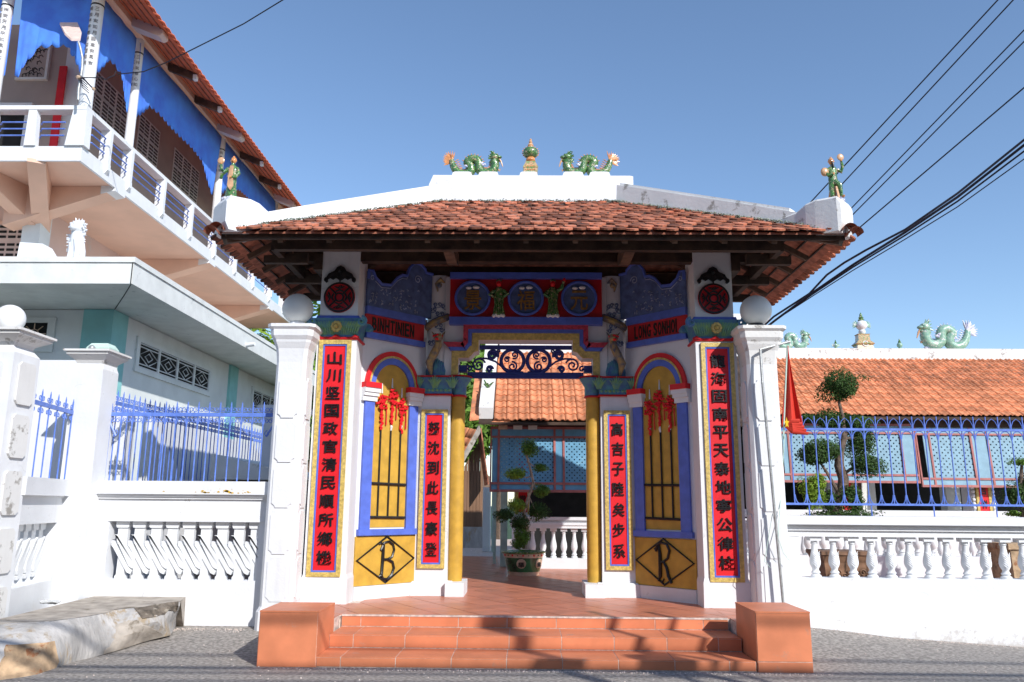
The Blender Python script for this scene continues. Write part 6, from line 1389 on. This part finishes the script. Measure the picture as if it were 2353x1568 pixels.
for k in range(5): q.tube([aY(*c4(1080+14*k, 1060+(k % 2)*60), yl_-.04), aY(*c4(1150, 1100+30*k), yl_-.06), aY(*c4(1210+10*k, 1150+40*k), yl_+.1)], .008, 5)
q.tube([aY(*c4(1150, 1080), 13.1), aY(*c4(1240, 1180), 13.2), aY(*c4(1310, 1250), 13.2)], .014, 5)
q.build('clamp_wire', 'cable', SL)
q = MB().sphere(aY(*c4(1100, 1085), yl_-.05), .05, 8, sz=.6).sphere(aY(*c4(1310, 1245), yl_+.1), .035, 8); q.build('insulator', 'cream', SL, smooth=True)
# ================================================================== ROOF ORNAMENTS
def dragon(fn, k, mats, lab, grp, fan=True):
    """glazed ridge dragon: wavy scaled body, maned head with jaws, flame tail, cloud puffs; fn maps drawing px to the place, k = metres per px"""
    G_, O_, Wm = mats; T = thing('ridge_dragon', lab, 'dragon figure', fn(500, 600), grp); R = random.Random(len(lab))
    def smooth_path(pts, n=6):
        out = []
        for i in range(len(pts)-1):
            p0, p1, p2, p3 = (Vector(pts[max(0, i-1)]), Vector(pts[i]), Vector(pts[i+1]), Vector(pts[min(len(pts)-1, i+2)]))
            for j in range(n):
                t = j/n; out.append(.5*((2*p1)+(p2-p0)*t+(2*p0-5*p1+4*p2-p3)*t*t+(3*p1-p0-3*p2+p3)*t**3))
        out.append(Vector(pts[-1])); return out
    path = smooth_path([fn(*p) for p in ((215, 395), (240, 480), (290, 550), (370, 580), (440, 540), (425, 470), (400, 420), (450, 382), (505, 395), (530, 450), (535, 520), (600, 560), (680, 535), (710, 460), (690, 400))])
    n = len(path); rs_ = [k*1.3*(24+18*math.sin(min(1, i/20)*1.57)) for i in range(n)]; q = MB(); q.tube(path, rs_, 10); q.build('body', G_, T, smooth=True)
    q = MB()
    for i in range(2, n-2, 2):
        p = path[i]; t = (path[i+1]-path[i-1]).normalized(); up_ = Vector((-t.z, 0, t.x)); up_ = up_ if up_.z*1+.01 > 0 else -up_; q.tube([p+up_*rs_[i]*.8, p+up_*(rs_[i]+k*22)+t*k*8], [k*9, k*2], 5)
        for s_ in (-1, 1): q.sphere(p+Vector((0, -rs_[i]*.85, 0))+Z_*k*8*s_, k*8, 6, sy=.5)
    stuff(q.build('spine_fins', O_, T, smooth=True))
    if fan:
        q = MB()
        for i in range(11):
            a = rad(75+i*14); c = Vector(fn(225, 400)); d = Vector((math.cos(a)*(1 if fn(1, 0).x > fn(0, 0).x else -1), R.uniform(-.12, .12), math.sin(a))); q.tube([c, c+d*k*75, c+d*k*(118+R.uniform(-12, 12))+Z_*k*8], [k*14, k*17, k*2], 6, flat=.5)
        for i in range(6): c = Vector(fn(270+12*i, 400+25*i)); q.tube([c, c+Vector(((fn(1, 0)-fn(0, 0)).normalized()*k*30))+Z_*k*18], [k*9, k*2], 5)
        q.build('flame_tail', O_, T, smooth=True)
    sgn = 1 if fn(1, 0).x > fn(0, 0).x else -1
    q = MB(); c = Vector(fn(705, 360)); kk0 = k; k = k*1.25; q.sphere(c, k*48, 12, sz=.8); q.sphere(c+Vector((sgn*k*42, -k*10, -k*2)), k*30, 10, sz=.55); q.sphere(c+Vector((sgn*k*36, -k*10, -k*34)), k*22, 8, sz=.5)
    for s_ in (-1, 1): q.sphere(c+Vector((sgn*k*26, s_*k*26-k*8, k*16)), k*11, 6)
    for s_ in (-1, 1): q.tube([c+Vector((0, s_*k*18, k*28)), c+Vector((-sgn*k*30, s_*k*26, k*52)), c+Vector((-sgn*k*50, s_*k*28, k*50))], [k*9, k*6, k*2], 5)
    q.build('head', G_, T, smooth=True)
    q = MB()
    for i in range(14):
        a = rad(100+i*13); d = Vector((sgn*math.cos(a), R.uniform(-.6, .6), math.sin(a))).normalized(); q.tube([c+d*k*30, c+d*k*R.uniform(62, 84)], [k*13, k*3], 5)
    q.build('mane', G_, T, smooth=True); k = kk0
    q = MB(); q.tube([c+Vector((sgn*k*50, -k*10, -k*12)), c+Vector((sgn*k*78, -k*14, -k*60)), c+Vector((sgn*k*100, -k*10, -k*125))], [k*10, k*12, k*5], 6); q.tube([Vector(fn(720, 490)), Vector(fn(765, 535)), Vector(fn(775, 505))], [k*14, k*10, k*4], 6); q.build('beard_and_claw', 'skin', T, smooth=True)
    q = MB()
    for cx_, cy_ in ((415, 475), (555, 455)):
        for dx, dy, r_ in ((-35, 8, 22), (0, -8, 30), (35, 8, 22), (-18, 16, 20), (18, 16, 20)): q.sphere(Vector(fn(cx_+dx, cy_+dy))+Vector((0, -k*34, 0)), k*r_, 8, sy=.5, sz=.7)
    for cx_, cy_ in ((355, 590), (650, 585)):
        for dx in (-60, -30, 0, 30, 60): q.sphere(Vector(fn(cx_+dx, cy_+5)), k*26, 8, sz=.7)
    stuff(q.build('cloud_puffs', Wm, T, smooth=True))
    return T
zb_ = 6.51; kk = .2031*11.4/FPX
RYo = 11.40
def fnL(x, y): v = aY(993+.2031*x, 276+.2031*600, RYo); return Vector((v.x, RYo, zb_+(600-y)*kk))
def fnR(x, y): v = aY(1220*2-(993+.2031*x), 400, RYo); return Vector((v.x, RYo, zb_+(600-y)*kk))
gm = ('gglaze', 'oglaze', 'wglaze')
dragon(fnL, kk, gm, 'green dragon with orange flame tail at the left end of the gate ridge', 'green dragons on the gate ridge')
dragon(fnR, kk, gm, 'green dragon facing left at the right end of the gate ridge', 'green dragons on the gate ridge')
FN = thing('ridge_finial', 'green glazed jewel finial on a mottled pedestal in the middle of the gate ridge', 'finial', (0.03, RYo, zb_))
xf_ = aY(1219, 400, RYo).x
def fl(z): return zb_+(600-z)*kk
q = MB().frus((xf_, RYo), [(85*kk, 60*kk, fl(605)), (80*kk, 58*kk, fl(520)), (92*kk, 64*kk, fl(505)), (80*kk, 58*kk, fl(480)), (60*kk, 46*kk, fl(440)), (62*kk, 46*kk, fl(425))]); q.build('pedestal', 'mosaic', FN)
q = MB()
for i in range(5):
    for j in range(3): q.sphere((xf_+(-50+25*i)*kk, RYo-62*kk, fl(585-45*j)), 11*kk, 6, sy=.5)
stuff(q.build('pedestal_reliefs', 'oglaze', FN, smooth=True))
q = MB().lathe((xf_, RYo, 0), [(40*kk, fl(425)), (58*kk, fl(400)), (55*kk, fl(380)), (45*kk, fl(362))], 18); q.build('neck', 'oglaze', FN, smooth=True)
q = MB().lathe((xf_, RYo, 0), [(45*kk, fl(364)), (78*kk, fl(345)), (92*kk, fl(310)), (90*kk, fl(275)), (70*kk, fl(248)), (45*kk, fl(238))], 24); q.build('globe', 'gglaze', FN, smooth=True)
q = MB().lathe((xf_, RYo, 0), [(46*kk, fl(240)), (44*kk, fl(225)), (30*kk, fl(218)), (38*kk, fl(205)), (28*kk, fl(185)), (16*kk, fl(175)), (24*kk, fl(160)), (12*kk, fl(140)), (16*kk, fl(128)), (4*kk, fl(112))], 16); q.build('spire', 'skin', FN, smooth=True)
q = MB()
for i in range(9):
    a = rad(-50+i*22)
    for s_ in (-1, 1): c = Vector((xf_+s_*92*kk*math.cos(a), RYo, fl(300)+85*kk*math.sin(a)*.9)); q.tube([c, c+Vector((s_*16*kk, 0, 14*kk))], [10*kk, 2*kk], 5)
q.build('flame_rim', 'oglaze', FN, smooth=True)
# statues on the corner blocks
def statue(px, Yp, zbase, sgn, lab, kind):
    x0 = aY(px, 440, Yp).x; k = Yp/FPX*1.06; T = thing('glazed_statue', lab, 'statue', (x0, Yp, zbase), 'glazed figures on the roof corners')
    def p(dx, h, dy=0): return Vector((x0+dx*k*sgn, Yp+dy*k, zbase+h*k))
    q = MB()
    for i in range(12): a = i*.5236; q.sphere(p(17*math.cos(a), 3, 12*math.sin(a)), k*5, 6)
    q.lathe((x0, Yp, zbase-.04), [(k*20, 0), (k*19, k*8)], 16, sy=.75); q.build('rocky_base', 'wglaze', T, smooth=True)
    # one continuous body surface
    body = MB()
    if kind == 'robed':
        n = 20; prof = [(12, 7, 6), (13.5, 8, 10), (11, 7, 28), (10, 6.5, 46), (11, 7, 62), (12.5, 7, 74), (11.5, 6.5, 82), (6, 4.5, 87), (3.5, 3.5, 90), (3.5, 3.5, 93)]
        vs = []
        for j, (a, b, h) in enumerate(prof):
            for i in range(n):
                t = 2*math.pi*i/n; r_ = 1+.09*math.sin(t*6+j*.6)*(h < 50); vs.append(p(a*r_*math.cos(t), h, b*r_*math.sin(t)))
        body.add(vs, [(j*n+i, j*n+(i+1) % n, (j+1)*n+(i+1) % n, (j+1)*n+i) for j in range(len(prof)-1) for i in range(n)]); body.build('robe', 'gglaze', T, smooth=True)
        q = MB(); q.tube([p(-10, 80), p(-20, 68, -3), p(-25, 74, -5), p(-26, 88, -6)], [k*4.5, k*5, k*4.2, k*3], 8); q.tube([p(10, 80), p(15, 66, -3), p(10, 56, -8), p(2, 54, -10)], [k*4.5, k*5, k*4.5, k*3], 8); q.tube([p(-22, 66, -4), p(-26, 54, -2), p(-22, 56, -4)], [k*5, k*3, k*2], 6); q.build('sleeves', 'gglaze', T, smooth=True)
        q = MB(); q.prism([p(-4, 84, -7), p(4, 84, -7), p(5, 60, -9.5), p(8, 34, -9), p(2, 22, -10), p(-4, 30, -9.5), p(-7, 36, -9), p(-5, 60, -9)], (0, -k*1.2, 0)); q.tube([p(-9, 58, -6), p(0, 56, -9.5), p(9, 58, -6)], k*1.6, 6); q.build('apron_sash', 'skin', T)
        q = MB().sphere(p(-27, 97, -6), k*8.5, 14, sy=.25); q.build('disc', 'skin', T, smooth=True)
        q = MB().sphere(p(-26, 89.5, -6), k*2.8, 8).sphere(p(1, 54, -11), k*2.8, 8); q.build('hands', 'oglaze', T, smooth=True)
        hx, hh = 0, 99
    else:
        n = 18; prof = [(7, 6, 40), (10, 7, 46), (10.5, 7, 56), (9.5, 6.5, 66), (11.5, 7, 78), (9, 6, 84), (4, 4, 88), (3.5, 3.5, 92)]
        vs = []
        for j, (a, b, h) in enumerate(prof):
            for i in range(n): t = 2*math.pi*i/n; vs.append(p(a*math.cos(t)-3, h, b*math.sin(t)))
        body.add(vs, [(j*n+i, j*n+(i+1) % n, (j+1)*n+(i+1) % n, (j+1)*n+i) for j in range(len(prof)-1) for i in range(n)]+[tuple(range(n))[::-1]])
        body.tube([p(0, 50, -2), p(8, 38, -9), p(10, 24, -7), p(11, 12, -7)], [k*7, k*6, k*4.5, k*3.5], 9); body.tube([p(-6, 50), p(-8, 32), p(-7, 14)], [k*7, k*6, k*5], 9)
        body.build('robe', 'gglaze', T, smooth=True)
        q = MB(); q.tube([p(8, 80), p(17, 74), p(20, 86, -3), p(17, 98, -5)], [k*4.5, k*4.8, k*4, k*2.8], 8); q.tube([p(-12, 80), p(-20, 70, -3), p(-16, 62, -8), p(-6, 64, -10)], [k*4.5, k*4.8, k*4.2, k*3], 8); q.build('sleeves', 'gglaze', T, smooth=True)
        q = MB().sphere(p(-22, 72, -4), k*9.5, 12, sy=.6, sz=1.15); q.prism([p(-5, 60, 5), p(8, 56, 6), p(14, 8, 7), p(-12, 6, 7)], (0, k*3, 0)); q.build('cloak', 'skin', T, smooth=True)
        q = MB().lathe((x0-3*k*sgn, Yp+5*k, zbase), [(k*13, k*4), (k*10, k*20), (k*7, k*44)], 12, sy=.4); q.build('tree_stump', 'oglaze', T, smooth=True)
        q = MB().sphere(p(16, 108, -5), k*8, 14, sy=.25, sz=1.05); q.build('disc', 'skin', T, smooth=True)
        q = MB().sphere(p(17, 99.5, -5), k*2.8, 8).sphere(p(-5, 65, -11), k*3, 8).sphere(p(13, 10, -12), k*3.4, 8, sy=1.8); q.build('hands', 'oglaze', T, smooth=True)
        hx, hh = -4, 99
    q = MB().sphere(p(hx, hh), k*6.6, 12, sz=1.2); q.sphere(p(hx, hh-1, -6.4), k*1.4, 6)
    for s_ in (-1, 1): q.sphere(p(hx+s_*6.5, hh), k*1.6, 6, sz=1.4)
    q.build('head', 'oglaze', T, smooth=True)
    q = MB().sphere(p(hx-2.3, hh+1.5, -6), k*.9, 6).sphere(p(hx+2.3, hh+1.5, -6), k*.9, 6); q.tube([p(hx-2, hh-4, -5.8), p(hx+2, hh-4, -5.8)], k*.6, 5); q.build('eyes_and_mouth', 'blackiron', T)
    q = MB().sphere(p(hx, hh+4, 1.5), k*6.4, 12, sz=.8).sphere(p(hx, hh+9.5, 1), k*2.8, 8); q.build('hair', 'oglaze' if kind == 'robed' else 'skin', T, smooth=True)
    if kind != 'robed': q = MB().tube([p(hx+1, hh-4, -6), p(hx+1.5, hh-12, -8), p(hx+1, hh-20, -8)], [k*3, k*2.2, k*.6], 6); q.build('beard', 'black', T, smooth=True)
statue(531, 9.24, 5.25, 1, 'green robed glazed statue raising a round disc on the left roof corner', 'robed')
statue(1919, 9.26, 5.25, 1, 'bearded green glazed statue with raised right arm and bent knee on the right roof corner', 'stride')
# ornaments on the right house ridge
ym_ = rp.y+.14; kr = ym_/FPX
gm2 = ('gglaze_pale', 'wglaze', 'wglaze')
def rfn(xl, xr, flip):
    w = xr-xl; sc = w/640
    def f(x, y):
        u = (x-140) if not flip else (820-x); v = aY(xl+u*sc*.95, 790, ym_); return Vector((v.x, ym_, RIDZ+(612-y)*sc*kr))
    return f, sc*kr
f_, k_ = rfn(1775, 1865, False); dragon(f_, k_*1.0, gm2, 'pale green dragon beside the lamp globe on the right house ridge', 'pale dragons on the right house ridge')
f_, k_ = rfn(2105, 2240, True); dragon(f_, k_*1.0, gm2, 'pale green dragon with yellow green tail right of the jar finial on the house ridge', 'pale dragons on the right house ridge')
def jar(px, h, lab, wings=True, big=True):
    x = aY(px, 790, ym_).x; T = thing('ridge_finial', lab, 'finial', (x, ym_, RIDZ)); u = h*kr/90
    if big:
        MB().frus((x, ym_), [(20*u, 15*u, RIDZ-.02), (18*u, 13*u, RIDZ+8*u), (22*u, 16*u, RIDZ+12*u), (14*u, 10*u, RIDZ+20*u), (13*u, 10*u, RIDZ+34*u), (15*u, 11*u, RIDZ+36*u)]).build('pedestal', 'mosaic', T)
        MB().tube([(x+6*u*math.cos(t*.5), ym_-14*u, RIDZ+11*u+6*u*math.sin(t*.5)) for t in range(13)], 1.3*u, 5).build('white_ring', 'white_smooth', T)
        b0 = RIDZ+36*u
    else: b0 = RIDZ-.01; u *= 1.5
    MB().lathe((x, ym_, b0), [(5*u, 0), (8*u, 4*u), (8*u, 9*u), (6*u, 11*u), (12*u, 17*u), (13.5*u, 24*u), (10*u, 31*u), (5*u, 34*u)], 18).build('jar', 'white_smooth' if big else 'gglaze_pale', T, smooth=True)
    MB().lathe((x, ym_, b0+33*u), [(6*u, 0), (8*u, 2*u), (5*u, 5*u), (6*u, 8*u), (3*u, 12*u), (3.5*u, 15*u), (.5*u, 21*u)], 12).build('spire', 'gglaze', T, smooth=True)
    if wings:
        q = MB()
        for s_ in (-1, 1):
            for i in range(7): a = rad(-30+i*18); c = Vector((x+s_*11*u, ym_, b0+22*u)); q.tube([c, c+Vector((s_*12*u*math.cos(a), 0, 13*u*math.sin(a)))], [2.4*u, .6*u], 5)
        q.build('leaf_wings', 'gglaze_pale', T, smooth=True)
jar(1983, 88, 'tall white jar finial with leaf wings on the right house ridge'); jar(2067, 30, 'small pale green jar finial right of the tall one', False, False); jar(1920, 26, 'small round rayed finial left of the tall jar finial', True, False)
# ================================================================== WIRES
def wire(pts, r, lab, sag=0, mt='cable', grp='power lines at the right'):
    o = MB().tube(pts, r, 6).build('power_line', mt, smooth=True); tag(o, lab, 'cable', grp); return o
def wl(a, b, Ya, Yb, r, lab, n=14, bow=0):
    A_, B_ = aY(*a, Ya), aY(*b, Yb); return wire([A_.lerp(B_, i/n)-Z_*bow*4*(i/n)*(1-i/n) for i in range(n+1)], r, lab)
wl((1700, 641), (2430, -148), 15, 10.5, .011, 'thin black wire passing just behind the right roof statue, uppermost of five')
wl((1850, 515), (2440, -120), 15, 10.5, .011, 'thin black wire crossing behind the right roof statue, second from the top')
wl((1800, 640), (2440, -20), 15, 10.5, .010, 'thin black wire leaving the right roof corner, third from the top')
wl((1800, 655), (2440, 8), 15, 10.5, .010, 'thin black wire leaving the right roof corner, fourth from the top')
wl((1750, 715), (2440, 128), 15, 10.5, .011, 'thin black wire reaching the right photo edge halfway to the thick bundle')
for i, (d, r) in enumerate(((0, .019), (12, .021), (26, .014), (44, .009))):
    P = [(1700, 800), (1782, 736), (1870, 668+d*.25), (1960, 604+d*.4), (2080, 528+d*.5), (2200, 445+d*.7), (2353, 322+d), (2440, 250+d)]
    if i == 0: P[1:4] = [(1778, 728), (1860, 675), (1900, 632), (1940, 604), (1990, 575)]
    n = len(P); wire([aY(x, y, 15-4*j/(n-1)) for j, (x, y) in enumerate(P)], r, ('thick kinked black cable, top of the sagging bundle at right', 'thick black cable, middle of the sagging bundle at right', 'black cable along the underside of the sagging bundle at right', 'thin slack wire below the bundle at right')[i])
wire([aY(*p, Y_c) for p, Y_c in (((760, -70), 10.5), ((650, 0), 11.2), ((560, 55), 11.8), ((440, 115), 12.3), ((380, 145), 12.6), ((330, 165), 12.8))]+[aY(*c1(*p), 13.0) for p in ((880, 515), (830, 520), (810, 500), (800, 530), (760, 545), (740, 560), (710, 540), (680, 545), (600, 545), (555, 545))], .010, 'twisted service cable from the upper sky to the balcony corner', grp='service cable')
# tie fence roller pipes seen through the left fence (handled as one gate rail)
# ================================================================== THINGS ACROSS THE STREET (poles and cables shade the steps; added houses and trees cut sky light)
def pole(name, x, y, h, r, lab):
    T = thing(name, lab, 'pole', (x, y, 0), 'concrete poles across the street'); MB().lathe((x, y, 0), [(r*1.3, 0), (r, h)], 14).build('pole_shaft', 'concrete', T, smooth=True); return T
T1 = pole('utility_pole', 6.75, -.43, 8.3, .085, 'tall concrete utility pole behind the camera with a drum transformer')
MB().lathe((6.75, -.2, 7.7), [(.11, 0), (.14, .05), (.14, .4), (.08, .45)], 16).build('transformer_drum', 'steel', T1, smooth=True); MB().box(6.5, 7.0, -.47, -.39, 7.1, 7.18).build('crossarm', 'woodlight', T1)
T2 = pole('utility_pole', 6.25, 2.05, 5.6, .06, 'thin concrete pole behind the camera carrying a meter cabinet')
MB().box(5.80, 6.20, 1.95, 2.1, 4.95, 5.4).build('meter_cabinet', 'steel', T2); MB().tube([(6.25, 2.05, 5.5), (6.6, 1.8, 5.62), (6.9, 1.5, 5.6)], .04, 6).build('lamp_arm', 'steel', T2)
for i, (x_, d_) in enumerate(((5.93, .05), (6.6, .04))):
    o = MB().tube([(x_-.42*.5, 2.7+.45, 5.8), (x_+.42*3, 2.7-2.7, 5.85), (x_+.42*9, 2.7-8.1, 6.3)], d_, 6).build('power_line', 'cable'); tag(o, 'slanting black service cable overhead behind the camera, '+('left one', 'right one')[i], 'cable', 'street cables overhead')
for i, (y, z, r) in enumerate(((-.6, 7.0, .026), (-1.35, 7.3, .024), (-.15, 6.8, .028), (-1.0, 8.0, .03), (.3, 6.5, .022))):
    o = MB().tube([(-30, y, z), (-10, y, z-.25), (6.2, y, z), (30, y, z)], r, 6).build('power_line', 'cable'); tag(o, 'black overhead cable along the street, '+('thick middle one', 'thin one above the middle', 'medium one below the middle', 'highest and thickest one', 'lowest one')[i], 'cable', 'street cables overhead')
for i, (x0, x1, h, mt) in enumerate(((-26, -14.2, 5.6, 'brownwall'), (-14, -4.2, 6.4, 'pinkwall'), (-4, 7.8, 5.4, 'brownwall'), (8, 20, 6.2, 'woodlight'))):  # unseen row added to hide low sky and deepen shade under the gate
    T = thing('added_shophouse', ('buff shophouse farthest left across the street, added unseen to cut sky light', 'pink shophouse across the street, second from the left, added unseen to cut sky light', 'buff shophouse directly across the street from the gate, added unseen to cut sky light', 'brown shophouse on the right across the street, added unseen to cut sky light')[i], 'house', (x0, -15, 0))
    h += 2.6; MB().box(x0, x1, -13, -7, 0, h).build('wall', mt, T); MB().box(x0-.2, x1+.2, -13.2, -6.2, h, h+.18).build('roof', 'tile_red', T)
    for k in range(3):
        xa = x0+1+k*3.6; MB().box(xa, xa+2.2, -6.99, -6.94, .3, 2.6).build('shutter_door', 'wood', T); MB().box(xa+.3, xa+1.7, -6.99, -6.95, 3.4, 4.6).build('window', 'dark', T)
for i, (x, y) in enumerate(((-9, -5), (-3.5, -5.5), (12, -5))):  # unseen trees, added with the houses to block low sky light
    T = thing('tree', ('street tree across the road behind the camera to the left, added unseen to cut sky light', 'street tree across the road straight behind the camera, added unseen to cut sky light', 'street tree across the road behind the camera to the right, added unseen to cut sky light')[i], 'tree', (x, y, 0)); MB().tube([(x, y, 0), (x+.1, y, 1.8), (x, y, 3.2)], [.18, .14, .08], 8).build('trunk', 'bark', T, smooth=True); foliage((x, y, 3.9), (2.2, 1.5, 1.4), 3500, .14, i, shell=.1).build('crown', 'leaf', T)
